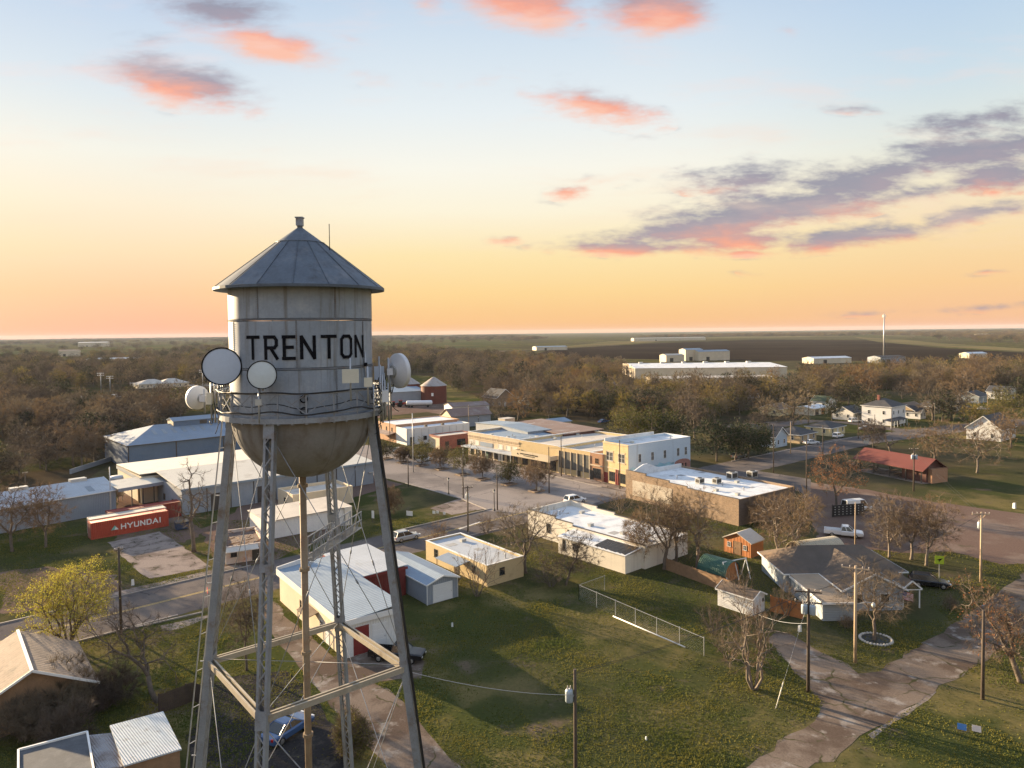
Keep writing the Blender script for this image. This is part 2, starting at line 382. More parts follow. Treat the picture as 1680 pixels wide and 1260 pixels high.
mb.add([(x, y, 0) for y in gy for x in gx], [(j*9+i, j*9+i+1, (j+1)*9+i+1, (j+1)*9+i) for j in range(6) for i in range(8)])
tag(mb.build('ground', GRASS), kind='structure')
# far fields and pale farm tracks
sheet('field', [(858,588),(905,573),(1060,564),(1240,557),(1420,558),(1520,569),(1680,579),(1680,592),(1480,592),(1250,592),(1030,590)], .10, FIELD, 0)
sheet('field', [(0,574),(60,576),(125,573),(240,567),(370,561),(370,569),(200,579),(0,588)], .10, GREENF, 0)
sheet('field', [(616,565),(640,558),(760,556),(842,562),(780,570),(616,574)], .10, GREENF, 0)
sheet('field', [(905,571),(1000,560),(1090,558),(1070,562),(1000,566)], .16, STRAW, 0)
sheet('field', [(1400,553),(1480,557),(1540,563),(1680,572),(1680,577),(1520,567),(1440,561)], .16, STRAW, 0)
sheet('field', [(1440,550),(1680,549),(1680,551),(1470,552)], .12, STRAW, 0)
sheet('field', [(0,563),(130,560),(300,557),(300,559),(0,566)], .12, GREENF, 0)
sheet('field', [(1100,556),(1240,551),(1330,551),(1400,552),(1240,554)], .14, STRAW, 0)
sheet('field', [(640,551),(840,549),(1000,549),(840,551.5)], .14, GREENF, 0)
sheet('track', strip_pts([at(788,584), at(900,586.5), at(1022,589.5), at(1240,593)], 9), .22, STRAW, 0)
sheet('track', strip_pts([at(786,583), at(825,576), at(888,573), at(1020,566)], 12), .24, GRAVEL, 0)
sheet('yard', [(1020,632),(1050,622),(1300,606),(1420,603),(1400,612),(1240,640),(1060,648)], .06, STRAW, 0)
# woodland floor
sheet('woodland_floor', [(0,590),(370,578),(618,580),(790,588),(1020,594),(1030,660),(1000,690),(840,700),(800,660),(700,616),(618,616),(370,640),(300,680),(215,735),(120,800),(0,812)], .02, LITTER, .6, 8)
sheet('woodland_floor', [(1250,612),(1480,596),(1680,596),(1680,655),(1440,640),(1300,690),(1120,700),(1100,660)], .02, LITTER, .6, 8)
# town: streets
RF0, RF1 = at(202,977), at(810,835)
rd = (RF1-RF0).normalized(); rn = Vector((rd.y, -rd.x, 0))
HW = 12.0
c0 = RF0+rn*HW/2
hw = [c0-rd*60, c0, RF1+rn*HW/2, RF1+rn*HW/2+rd*22, at(1130,785), at(1208,767), at(1400,724), at(1500,711), at(1600,699), at(1700,690)]
sheet('highway', strip_pts(hw, HW), .010, ASPH, .1)
MK = mat('mat_road_yellow', (.50,.36,.10), .8, 0, .3, 1.0); MW = mat('mat_road_white', (.6,.58,.55), .8, 0, .3, 1.0)
for s in (-.16, .16):
    a = c0-rd*55+rn*s; sheet('road_marking', strip_pts([a, a+rd*128], .11), .018, MK, 0)
sheet('road_marking', [at(752,867), at(787,856), at(788.5,857), at(754,868.5)], .018, MW, 0)
sheet('main_street', [(800,838),(757,819),(665,793),(600,776),(545,762),(560,742),(600,730),(640,734),(700,742),(768,754),(851,768),(914,782),(987,799),(1035,809),(930,838),(900,846)], .014, ASPH2, .12)
sheet('pavement', [(768,746),(854,760),(918,774),(990,789),(1050,800),(1035,809),(987,799),(914,782),(851,768),(768,754)], .12, CONC, 0)
KERB = mat('mat_kerb', (.30,.27,.25), .85, 0, .2, 1)
def kerb(a, b, name='kerb', w_=.18, h=.14):
    a = a if isinstance(a, Vector) else at(*a); b = b if isinstance(b, Vector) else at(*b); d = (b-a).normalized(); nn = Vector((-d.y, d.x, 0))*w_/2
    mb = MB(); mb.prism([(p.x, p.y) for p in (a+nn, a-nn, b-nn, b+nn)], -.05, h); tag(mb.build(name, KERB), kind='structure')
kerb(RF0-rd*60, RF0+rd*17); kerb((651,871),(806,835)); kerb((757,819),(800,837)); kerb((665,793),(757,819)); kerb((768,754.3),(851,768.3)); kerb((851,768.3),(987,799.3)); kerb(RF0+rn*12.1-rd*30, RF0+rn*12.1+rd*3); kerb((700,895),(905,849)); kerb((1200,757),(1398,718)); kerb((214,1032),(333,1005))
sheet('pavement', strip_pts([RF0-rn*1.4-rd*2, RF0-rn*1.4+rd*16], 1.5), .016, CONC, .05)
sheet('pavement', [(262,1027),(330,1012),(352,1008),(300,1030),(268,1036)], .016, CONC, .1)
sheet('pavement', [(905,869),(912,862),(935,873),(972,890),(990,905),(962,906),(930,886)], .016, mat('mat_paver', (.30,.17,.09), .9, 0, .2, 1), .08)
sheet('slab', [(705,834),(754,818),(799,834),(741,845)], .020, CONC, .12)
sheet('slab', [(177,890),(263,872),(300,897),(347,930),(247,950),(233,943)], .020, CONC, .12)
sheet('yard', [(192,800),(300,810),(300,850),(340,872),(300,890),(190,885)], .012, DIRT, .3)
sheet('yard', [(330,870),(400,830),(470,800),(565,790),(600,776),(660,794),(640,800),(580,815),(540,880),(440,922),(360,935)], .008, DIRT, .3)
sheet('yard', [(0,938),(75,930),(130,935),(190,945),(200,975),(100,990),(0,1010)], .008, DIRT, .3)
sheet('alley', [(424,1000),(446,985),(470,1010),(545,1076),(600,1112),(650,1142),(700,1198),(752,1262),(776,1330),(690,1330),(640,1262),(570,1190),(512,1118),(460,1062)], .012, GRAVEL, .15)
sheet('driveway', [(548,1078),(600,1072),(668,1066),(700,1086),(690,1112),(620,1120),(590,1105)], .016, GRAVEL, .15)
sheet('gravel_road', [(1120,1330),(1223,1257),(1346,1170),(1350,1150),(1330,1132),(1262,1050),(1275,1035),(1300,1042),(1384,1090),(1407,1104),(1442,1101),(1477,1080),(1516,1055),(1555,1029),(1600,1000),(1700,925),(1700,1028),(1616,1080),(1558,1117),(1477,1172),(1416,1208),(1333,1258),(1240,1330)], .012, GRAVEL, .2)
sheet('ditch_track', [(1424,1206),(1480,1166),(1528,1132),(1534,1136),(1490,1172),(1432,1214)], .006, CONC, .12)
sheet('lot', [(1322,830),(1322,790),(1400,800),(1534,824),(1680,843),(1710,850),(1710,925),(1640,925),(1560,905),(1500,908),(1400,900),(1345,895)], .010, DIRT, .35)
sheet('lot', [(1140,778),(1200,766),(1330,786),(1330,822),(1312,806)], .012, ASPH, .1)
sheet('yard', [(600,668),(700,655),(800,668),(790,690),(700,676),(640,682),(600,690)], .012, DIRT, .3)
sheet('side_street', strip_pts([at(1500,709), at(1400,694), at(1330,690), at(1240,704)], 7), .013, ASPH, .1)
sheet('driveway', [(1130,690),(1190,672),(1260,690),(1300,690),(1290,700),(1200,702)], .011, GRAVEL, .2)

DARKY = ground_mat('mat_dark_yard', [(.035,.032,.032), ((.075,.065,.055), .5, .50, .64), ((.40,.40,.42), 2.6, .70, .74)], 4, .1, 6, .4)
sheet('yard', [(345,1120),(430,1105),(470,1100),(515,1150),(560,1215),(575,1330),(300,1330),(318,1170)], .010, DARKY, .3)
# ------------------------------------------------------------------ water tower
TC = at(503, 1090, 15.5); TX, TY = TC.x, TC.y
TANK = mat('mat_tank', (.25,.29,.345), .6, .0, .16, .5, streak=((.105,.085,.055), .40, 3.0), stain=((.36,.385,.42), .40, .7), spec=.5)
BOWL = mat('mat_bowl', (.225,.222,.225), .6, .0, .18, .5, streak=((.12,.09,.07), .5, 1.3), stain=((.13,.11,.095), .5, .5))
TROOF = mat('mat_tank_roof', (.095,.118,.15), .65, .0, .25, .5, stain=((.055,.06,.07), .45, 1.5), streak=((.17,.18,.20), .35, 1.2))
STEEL = mat('mat_tower_steel', (.26,.285,.325), .55, .35, .2, .8, stain=((.17,.12,.085), .40, 1.1))
STEELR = mat('mat_rusty_pipe', (.24,.185,.125), .7, .1, .22, .9, stain=((.20,.09,.04), .55, .8))
BLACKP = mat('mat_black_paint', (.010,.010,.013), .9, 0, .5, 2, spec=.05)
CABLE = mat('mat_cable', (.02,.02,.022), .6, 0, .2, 2)
WHITEP = mat('mat_antenna_white', (.62,.63,.66), .5, 0, .08, 1); RADOME = mat('mat_radome', (.48,.54,.64), .6, 0, .06, .5); RADOME2 = mat('mat_radome_pale', (.55,.61,.64), .6, 0, .06, .5)
CREAM = mat('mat_antenna_cream', (.58,.56,.47), .55, 0, .06, 1); GALV = mat('mat_galvanised', (.42,.43,.45), .45, .5, .15, 2)
tower = thing('water_tower', 'tall silver water tower lettered TRENTON on latticed steel legs', 'water tower', (TX, TY, 0))
RT, ZE, ZB, ZF = 3.77, 36.55, 29.85, 29.80
PHC = math.atan2(-TY, -TX)                                           # direction from the axis towards the camera
tank = MB()
for z0, z1 in ((29.6, 32.18), (32.32, 34.68), (34.82, ZE+.05)): tank.lathe([(RT, z0), (RT, z1)], 72)
tank_o = tank.build('tank', TANK, tower)
seam = MB()
for zs in (32.25, 34.75): seam.lathe([(RT-.01, zs-.045), (RT+.018, zs-.045)], 72); seam.lathe([(RT+.018, zs-.045), (RT+.018, zs+.045)], 72); seam.lathe([(RT+.018, zs+.045), (RT-.01, zs+.045)], 72)
for zs in (32.25, 34.75):
    for k in range(150):
        t = 2*math.pi*k/150; c = Vector((math.cos(t), math.sin(t), 0))*(RT+.02)
        seam.box(c.x-.018, c.x+.018, c.y-.018, c.y+.018, zs-.02, zs+.02)
for k, (z0, z1) in enumerate(((29.9, 32.2), (32.3, 34.7), (34.8, 36.5))):
    for j in range(6):
        t = PHC+.52*(k % 2)+j*math.pi/3+.45; e = Vector((math.cos(t), math.sin(t), 0)); s_ = Vector((-e.y, e.x, 0))
        seam.bar(e*(RT+.006)+Vector((0,0,z0)), e*(RT+.006)+Vector((0,0,z1)), .07, .014, s_)
        for q in range(int((z1-z0)/.11)):
            for sg in (-.035, .035):
                c = e*(RT+.016)+s_*sg; zq = z0+.08+q*.11; seam.box(c.x-.014, c.x+.014, c.y-.014, c.y+.014, zq-.014, zq+.014)
seam.build('riveted_seam', mat('mat_seam', (.16,.175,.20), .65, 0, .25, 1.5, stain=((.15,.09,.05), .5, 1.2)), tank_o)

let = MB()
offs = [(-.785,.195), (-.505,.175), (-.25,.145), (-.025,.185), (.25,.195), (.525,.18), (.775,.19)]
txt = 'TRENTON'
for ch, (t0, wa) in zip(txt, offs):
    def fn(x, y, lift, t0=t0):
        t = PHC+t0+x/RT; r = RT+.026+lift
        return (r*math.cos(t), r*math.sin(t), 32.80+y)
    letter(let, ch, fn, wa*RT, 1.08, .165)
let.build('lettering', BLACKP, tank_o)
roof = MB(); NP = 16
apex = 39.86
for rr0, zz0, rr1, zz1 in ((4.47, 36.50, 1.25, 39.0), (1.25, 39.02, .12, apex)):
    ring = lambda r, z: [(r*math.cos(2*math.pi*(k+.3)/48), r*math.sin(2*math.pi*(k+.3)/48), z) for k in range(48)]
    roof.add(ring(rr0, zz0)+ring(rr1, zz1), [(k, (k+1) % 48, 48+(k+1) % 48, 48+k) for k in range(48)], 0, True)
roof.lathe([(3.6, 36.45), (4.45, 36.36), (4.51, 36.36), (4.51, 36.50), (4.45, 36.515)], 48, 0, False)
roof.lathe([(1.25, 38.97), (1.31, 38.95), (1.31, 39.02), (1.23, 39.05)], 48, 0, False)
for k in range(NP):
    t = 2*math.pi*(k+.5)/NP; e = Vector((math.cos(t), math.sin(t), 0))
    roof.bar(e*4.47+Vector((0,0,36.53)), e*1.25+Vector((0,0,39.03)), .035, .03)
roof_o = roof.build('roof', TROOF, tower)
fin = MB(); fin.lathe([(.16, 39.75), (.16, 39.93), (.22, 39.94), (.10, 39.98)], 12); fin.box(-.17, .17, -.17, .17, 39.94, 40.36); fin.box(-.21, .21, -.21, .21, 40.36, 40.42)
fin.build('vent_cap', STEEL, roof_o)
rod = MB(); rod.tube([(1.75, -.55, 38.4), (1.75, -.55, 39.95)], .022, 5); rod.build('whip_antenna', CABLE, roof_o)
bowl = MB(); bz = 3.45
bowl.lathe([(RT*math.cos(a), 29.6-bz*math.sin(a)) for a in [math.pi/2*i/16 for i in range(17)]], 64)
for j in range(12):
    t = 2*math.pi*j/12+.2
    for i in range(14):
        a0, a1 = math.pi/2*i/16, math.pi/2*(i+1)/16
        p = [Vector(((RT+.006)*math.cos(a)*math.cos(t), (RT+.006)*math.cos(a)*math.sin(t), 29.6-(bz+.006)*math.sin(a))) for a in (a0, a1)]
        bowl.bar(p[0], p[1], .05, .012, Vector((-math.sin(t), math.cos(t), 0)))
bowl_o = bowl.build('bowl', BOWL, tower)
# balcony: floor girder, rails, lattice
bal = MB(); RB = 4.36
bal.lathe([(RT-.02, ZF), (RB, ZF), (RB, ZF-.16), (RT-.02, ZF-.16)], 64, 0, False)
bal.lathe([(RB-.01, ZF+.05), (RB+.04, ZF+.05), (RB+.04, ZF-.22), (RB-.01, ZF-.22), (RB-.01, ZF+.05)], 64, 0, False)
for k in range(40):
    t = 2*math.pi*k/40; e = Vector((math.cos(t), math.sin(t), 0)); bal.bar(e*RT+Vector((0,0,ZF-.25)), e*RB+Vector((0,0,ZF-.25)), .07, .12)
bal_o = bal.build('balcony', STEEL, tower)
rail = MB(); ZR = ZF+1.25; NR = 20
def rp(t, z, r=RB): return Vector((r*math.cos(t), r*math.sin(t), z))
for k in range(80):
    t0, t1 = 2*math.pi*k/80, 2*math.pi*(k+1)/80
    rail.bar(rp(t0, ZR), rp(t1, ZR), .075, .06); rail.bar(rp(t0, ZF+.22), rp(t1, ZF+.22), .05, .05)
for k in range(NR):
    t0, t1 = 2*math.pi*k/NR, 2*math.pi*(k+1)/NR
    rail.bar(rp(t0, ZF), rp(t0, ZR), .07, .06)
    rail.bar(rp(t0, ZF+.22), rp(t1, ZR), .04, .03); rail.bar(rp(t1, ZF+.22), rp(t0, ZR), .04, .03)
rail.build('railing', STEEL, bal_o)
for zo, rr_, amp_ in ((ZR+.05, RB+.07, .03), (ZF+.30, RB+.10, .07), (ZF+.62, RB-.12, .10)):
    m_ = MB(); m_.tube([rp(2*math.pi*k/120, zo+amp_*(math.sin(k*.31)+math.sin(k*.53+1)*math.cos(k*.11)), rr_+.03*math.sin(k*1.7)) for k in range(121)], .04 if amp_ < .1 else .025, 5, cap=False); m_.build('ring_cable', CABLE, bal_o)
mh = MB()
for dz in (.35, .95):
    c = rp(PHC-.0, ZF+dz, RT+.03); rq = Vector((math.cos(PHC), math.sin(PHC), 0)).to_track_quat('Z', 'Y').to_matrix()
    mh.lathe([(.20, 0), (.20, .06), (.14, .06), (.14, 0)], 16, 0, False, c, rq)
mh.build('port', BLACKP, tank_o)
for o_ in (tank_o, roof_o, bowl_o, bal_o): o_.location = (.15, 0, 0)
# legs
ZS = 15.5
LEGA = [rad(-5.2+90*k) for k in range(4)]                             # right, back, left, front
def legp(k, z):
    hd = 5.64+(ZS-z)*.1206; return Vector((hd*math.cos(LEGA[k]), hd*math.sin(LEGA[k]), z))
ZT = 29.7
for k in range(4):
    L = MB(); e = Vector((math.cos(LEGA[k]), math.sin(LEGA[k]), 0)); t = Vector((-e.y, e.x, 0))
    a, b = legp(k, .25), legp(k, ZT)
    for s in (-1, 1):
        L.bar(a+t*.235*s, b+t*.235*s, .07, .40, t)
        L.bar(a+t*.19*s+e*.19, b+t*.19*s+e*.19, .09, .025, t); L.bar(a+t*.19*s-e*.19, b+t*.19*s-e*.19, .09, .025, t)
    n = 52
    for i in range(n):
        p, q = a.lerp(b, i/n), a.lerp(b, (i+1)/n); s = 1 if i % 2 else -1
        for o_ in (.205, -.205): L.bar(p+t*.20*s+e*o_, q-t*.20*s+e*o_, .055, .014, t)
    for zz in (ZS, ZT-.4, 22.6):
        c = legp(k, zz); d = (b-a).normalized()
        for o_ in (.222, -.222): L.bar(c+e*o_-d*(.45 if zz != 22.6 else .2), c+e*o_+d*(.45 if zz != 22.6 else .2), .56, .016, t)
    lo = L.build('leg', STEEL, tower)
    fb = MB(); c = legp(k, 0); fb.box(c.x-.7, c.x+.7, c.y-.7, c.y+.7, -.1, .28); fb.build('footing', CONC, lo)
# horizontal struts between the legs, each a pair of channels with lacing
SB = mat('mat_strut', (.36,.32,.26), .6, .2, .2, .8, stain=((.17,.12,.085), .35, 1.0))
for k in range(4):
    m_ = MB(); a, b = legp(k, ZS), legp((k+1) % 4, ZS); d = (b-a).normalized(); s = Vector((-d.y, d.x, 0))
    a += d*.2; b -= d*.2
    for o_ in (-.17, .17):
        m_.bar(a+s*o_, b+s*o_, .30, .05, (0,0,1)); m_.bar(a+s*o_*.8+Vector((0,0,.14)), b+s*o_*.8+Vector((0,0,.14)), .10, .03, s)
    for i in range(18):
        p, q = a.lerp(b, i/18), a.lerp(b, (i+1)/18); sg = .16 if i % 2 else -.16; m_.bar(p+s*sg-Vector((0,0,.12)), q-s*sg-Vector((0,0,.12)), .05, .015)
    m_.build('strut', SB, tower)
# tie rods crossing each panel, with turnbuckles
for k in range(4):
    k2 = (k+1) % 4
    for z0, z1 in ((ZT-.7, ZS+.3), (ZS-.3, .8)):
        for (i, j) in ((k, k2), (k2, k)):
            m_ = MB(); p, q = legp(i, z0), legp(j, z1); m_.tube([p, q], .022, 5)
            c = p.lerp(q, .62); d = (q-p).normalized()*.18; m_.tube([c-d, c-d*.6, c+d*.6, c+d], [.02, .05, .05, .02], 6); m_.build('tie_rod', STEEL, tower)
riser = MB(); riser.tube([(0,0,.1), (0,0,26.6)], .19, 16)
for z in (6.5, 11.5, 16.2, 20.9, 25.6): riser.lathe([(.19, z-.09), (.28, z-.09), (.28, z+.09), (.19, z+.09)], 16, 0, False)
riser.build('riser_pipe', STEELR, tower)
for k in range(4):
    m_ = MB(); p = legp(k, ZS+.15); m_.tube([p, (p.x*.04, p.y*.04, ZS+.15)], .018, 5); m_.build('spider_rod', STEEL, tower)
# catwalk from the riser to the back leg and past it
cw = MB(); d = Vector((math.cos(LEGA[1]-.10), math.sin(LEGA[1]-.10), 0)); s = Vector((-d.y, d.x, 0)); zc = 21.3; LN = 7.2
for o_ in (-.38, .38):
    for z in (0, .52, 1.05): cw.bar(d*.3+s*o_+Vector((0,0,zc+z)), d*LN+s*o_+Vector((0,0,zc+z)), .06, .05)
    for i in range(9):
        c = d*(.35+i*(LN-.4)/8)+s*o_; cw.bar(c+Vector((0,0,zc)), c+Vector((0,0,zc+1.05)), .045)
        if i < 8: cw.bar(c+Vector((0,0,zc)), d*(.35+(i+1)*(LN-.4)/8)+s*o_+Vector((0,0,zc+1.05)), .03)
for i in range(26):
    c = d*(.4+i*(LN-.5)/25)+Vector((0,0,zc)); cw.bar(c-s*.38, c+s*.38, .10, .03)
for i in range(4): cw.bar(d*(.25)+Vector((0,0,zc-.55+i*.2)), d*1.9+Vector((0,0,zc-.05)), .03)
cw.build('catwalk', STEEL, tower)
# ladder and cable run outside the left leg
ld = MB(); e = Vector((math.cos(LEGA[2]), math.sin(LEGA[2]), 0)); t = Vector((-e.y, e.x, 0))
a, b = legp(2, .2)+e*.62, legp(2, ZF)+e*.35
for o_ in (-.2, .2): ld.bar(a+t*o_+e*.25*(1 if o_ > 0 else 0), b+t*o_+e*.12*(1 if o_ > 0 else 0), .06, .05)
for i in range(14):
    c = a.lerp(b, i/14); ld.bar(c-t*.2, c+t*.2+e*.18, .03)
for z in (5, 10, 15.5, 20, 25): ld.bar(legp(2, z), legp(2, z)+e*.6, .05)
ld.build('ladder', GALV, tower)
cb = MB(); e = Vector((math.cos(LEGA[0]), math.sin(LEGA[0]), 0)); t = Vector((-e.y, e.x, 0))
for i in range(6):
    ph = i*.9; cb.tube([legp(0, z)+e*(.26+.03*(i % 2))+t*(.20-.07*i+.02*math.sin(z*1.3+ph)) for z in np.linspace(29.9, .5, 24)], .03, 5)
cb.build('cable_run', CABLE, tower)
def curve_pts(a, b, sag, n=10):
    return [a.lerp(b, i/n)-Vector((0,0,sag*4*(i/n)*(1-i/n))) for i in range(n+1)]
# hanging cables and clutter boxes at the two antenna clusters, part of the balcony
rc = random.Random(11)
for t_c, cnt in ((LEGA[2]-.02, 26), (LEGA[0]+.0, 24)):
    m_ = MB()
    for i in range(cnt):
        t0 = t_c+rc.uniform(-.30, .30); r0_ = RB+rc.uniform(-.1, .45); z0 = ZF+rc.uniform(.1, 1.9)
        p = Vector((r0_*math.cos(t0), r0_*math.sin(t0), z0)); q = p+Vector((rc.uniform(-.7, .7), rc.uniform(-.5, .5), rc.uniform(-1.4, .3)))
        m_.tube(curve_pts(p, q, rc.uniform(.1, .45), 7), rc.uniform(.014, .032), 5)
    m_.build('hanging_cable', CABLE, bal_o)
    m_ = MB()
    for i in range(7):
        t0 = t_c+(i-3)*.09; r0_ = RB+.12+.3*(i % 2); m_.tube([(r0_*math.cos(t0), r0_*math.sin(t0), ZF-.6), (r0_*math.cos(t0), r0_*math.sin(t0), ZF+1.5+.5*(i % 3))], .045, 6)
    for z in (.15, 1.1):
        m_.bar(rp(t_c-.3, ZF+z, RB+.25), rp(t_c+.3, ZF+z, RB+.25), .07)
    m_.build('mounting_pipe', GALV, bal_o)
# ------------------------------------------------------------------ building kit
# local frame: origin at the near corner, x along the right-hand wall (away), y along the left-hand wall (away)
A40 = rad(40)
def frame(N, Lc, Rc, h, ang=None):
    o, l, r = at(*N, h), at(*Lc, h), at(*Rc, h)
    vl, vr = l-o, r-o
    if ang is None: ang = math.atan2(vr.y, vr.x) if vr.length > vl.length else math.atan2(vl.y, vl.x)-math.pi/2
    ex = Vector((math.cos(ang), math.sin(ang), 0)); ey = Vector((-ex.y, ex.x, 0))
    return (o.x, o.y, 0), ang, max(1.0, vr.dot(ex)), max(1.0, vl.dot(ey))
GLASS = mat('mat_window_glass', (.02,.025,.03), .12, 0, .3, .8, spec=.8)
WFRAME = mat('mat_window_frame', (.55,.55,.54), .6, 0, .1, 2); DFRAME = mat('mat_dark_frame', (.05,.045,.04), .6, 0, .1, 2)
def win(par, face, pos, z0, w_, h_, fm=None, gm=None, name='window', bars=1, off=0.0, W=0, D=0):
    """face L: x=0 wall, R: y=0 wall, B: y=D wall, E: x=W wall; pos = middle along the wall"""
    fm = fm or WFRAME; gm = gm or GLASS
    def put(mb, a0, a1, d0, d1, z0_, z1_):
        if face == 'L': mb.box(-d1-off, -d0-off, a0, a1, z0_, z1_)
        elif face == 'R': mb.box(a0, a1, -d1-off, -d0-off, z0_, z1_)
        elif face == 'B': mb.box(a0, a1, D+d0+off, D+d1+off, z0_, z1_)
        else: mb.box(W+d0+off, W+d1+off, a0, a1, z0_, z1_)
    f = MB(); t = .07; a0, a1 = pos-w_/2, pos+w_/2
    put(f, a0, a0+t, -.02, .05, z0, z0+h_); put(f, a1-t, a1, -.02, .05, z0, z0+h_)
    put(f, a0+t, a1-t, -.02, .05, z0+h_-t, z0+h_); put(f, a0-.04, a1+.04, -.02, .09, z0-.05, z0+t*.6)
    for i in range(1, bars+1):
        c = a0+(a1-a0)*i/(bars+1); put(f, c-.025, c+.025, -.02, .045, z0+t*.6, z0+h_-t)
    if name == 'window': put(f, a0+t, a1-t, .012, .042, z0+h_*.5-.02, z0+h_*.5+.02)
    fo = f.build(name, fm, par)
    p = MB(); put(p, a0+t, a1-t, -.02, .012, z0+t*.6, z0+h_-t); p.build('pane', gm, fo)
    return fo
def door(par, face, pos, w_, h_, m, z0=.05, name='door', handle=True, W=0, D=0, off=0.0, slats=0):
    d = MB()
    def put(mb, a0, a1, d0, d1, z0_, z1_):
        if face == 'L': mb.box(-d1-off, -d0-off, a0, a1, z0_, z1_)
        elif face == 'R': mb.box(a0, a1, -d1-off, -d0-off, z0_, z1_)
        elif face == 'B': mb.box(a0, a1, D+d0+off, D+d1+off, z0_, z1_)
        else: mb.box(W+d0+off, W+d1+off, a0, a1, z0_, z1_)
    put(d, pos-w_/2, pos+w_/2, -.02, .03, z0, z0+h_)
    put(d, pos-w_/2-.07, pos-w_/2-.003, -.02, .05, z0, z0+h_+.07); put(d, pos+w_/2+.003, pos+w_/2+.07, -.02, .05, z0, z0+h_+.07); put(d, pos-w_/2-.003, pos+w_/2+.003, -.02, .05, z0+h_+.003, z0+h_+.07)
    for i in range(slats): put(d, pos-w_/2+.03, pos+w_/2-.03, .031, .045, z0+(i+.08)*h_/slats, z0+(i+.92)*h_/slats)
    do = d.build(name, m, par)
    if handle:
        k = MB(); put(k, pos+w_/2-.18, pos+w_/2-.10, .03, .09, z0+h_*.45, z0+h_*.5); k.build('handle', GALV, do)
    return do
def walls(par, W, D, h, m, z0=0.0, name='wall'):
    mb = MB(); mb.box(0, W, 0, D, z0-.05, h); return mb.build(name, m, par)
def flat_roof(par, W, D, h, m, p=.5, wm=None, coping=None, t=.22):
    """parapet ring (part of the walls' look) and a roof sheet inside it"""
    mb = MB(); mb.box(t, W-t, t, D-t, h-.1, h+.02); ro = mb.build('roof', m, par)
    if p:
        mb = MB()
        for (x0, x1, y0, y1) in ((0, W, 0, t), (0, W, D-t, D), (0, t, t, D-t), (W-t, W, t, D-t)): mb.box(x0, x1, y0, y1, h+.001, h+p)
        po = mb.build('parapet', wm, par)
        if coping:
            mb = MB(); e = .04
            for (x0, x1, y0, y1) in ((-e, W+e, -e, t+e), (-e, W+e, D-t-e, D+e), (-e, t+e, t+e, D-t-e), (W-t-e, W+e, t+e, D-t-e)): mb.box(x0, x1, y0, y1, h+p+.001, h+p+.06)
            mb.build('coping', coping, po)
    return ro
def gable(par, W, D, h, rise, axis, m, wm, over=.35, th=.12, name='roof', trim=None):
    """ridge along axis; gable ends filled with wall material"""
    mb = MB(); r = MB()
    if axis == 'Y':
        mid = W/2; sl = rise/mid
        for (xa, za, xb, zb) in ((-over, h-over*sl, mid, h+rise), (W+over, h-over*sl, mid, h+rise)):
            a = [(xa, -over, za), (xb, -over, zb), (xb, D+over, zb), (xa, D+over, za)]
            r.hull8([(x, y, z+.003) for x, y, z in a], [(x, y, z+th) for x, y, z in a])
        for y0 in (0.0, D-.2): mb.add([(0,y0,h),(W,y0,h),(mid,y0,h+rise),(0,y0+.2,h),(W,y0+.2,h),(mid,y0+.2,h+rise)], [(0,1,2),(5,4,3),(0,3,4,1),(1,4,5,2),(2,5,3,0)])
    else:
        mid = D/2; sl = rise/mid
        for (ya, za, yb, zb) in ((-over, h-over*sl, mid, h+rise), (D+over, h-over*sl, mid, h+rise)):
            a = [(-over, ya, za), (W+over, ya, za), (W+over, yb, zb), (-over, yb, zb)]
            r.hull8([(x, y, z+.003) for x, y, z in a], [(x, y, z+th) for x, y, z in a])
        for x0 in (0.0, W-.2): mb.add([(x0,0,h),(x0,D,h),(x0,mid,h+rise),(x0+.2,0,h),(x0+.2,D,h),(x0+.2,mid,h+rise)], [(2,1,0),(3,4,5),(1,4,3,0),(2,5,4,1),(0,3,5,2)])
    ro = r.build(name, m, par)
    for k_ in (0, 1):
        g_ = MB(); g_.add(mb.v[k_*6:k_*6+6], [tuple(i-k_*6 for i in f) for f in mb.f[k_*5:k_*5+5]]); g_.build('gable', wm, par)
    if trim:
        t = MB()
        if axis == 'Y':
            for y in (-over-.03, D+over+.03):
                for xs in (-over, W+over): t.bar((xs, y, h-over*sl+.06), (mid, y, h+rise+.06), .18, .05, (0,0,1))
            for xs in (-over-.02, W+over+.02): t.bar((xs, -over, h-over*sl+.04), (xs, D+over, h-over*sl+.04), .16, .05, (0,0,1))
        else:
            for x in (-over-.03, W+over+.03):
                for ys in (-over, D+over): t.bar((x, ys, h-over*sl+.06), (x, mid, h+rise+.06), .18, .05, (0,0,1))
            for ys in (-over-.02, D+over+.02): t.bar((-over, ys, h-over*sl+.04), (W+over, ys, h-over*sl+.04), .16, .05, (0,0,1))
        t.build('fascia', trim, ro)
    return ro
def hip(par, W, D, h, rise, m, over=.4, name='roof', ins=None, trim=None):
    mb = MB(); o = over; k = ins if ins is not None else min(W, D)/2
    b = [(-o,-o,h-.05),(W+o,-o,h-.05),(W+o,D+o,h-.05),(-o,D+o,h-.05)]
    if W >= D: r = [(k, D/2, h+rise), (W-k, D/2, h+rise)]; fs = [(0,1,5,4),(1,2,5),(2,3,4,5),(3,0,4)]
    else: r = [(W/2, k, h+rise), (W/2, D-k, h+rise)]; fs = [(0,1,4),(1,2,5,4),(2,3,5),(3,0,4,5)]
    mb.add(b+r, fs+[(3,2,1,0)]); ro = mb.build(name, m, par)
    if trim:
        t = MB(); 
        for i in range(4):
            a, c = Vector(b[i]), Vector(b[(i+1) % 4]); t.bar(a-Vector((0,0,.07)), c-Vector((0,0,.07)), .16, .05, (0,0,1))
        t.build('fascia', trim, ro)
    return ro
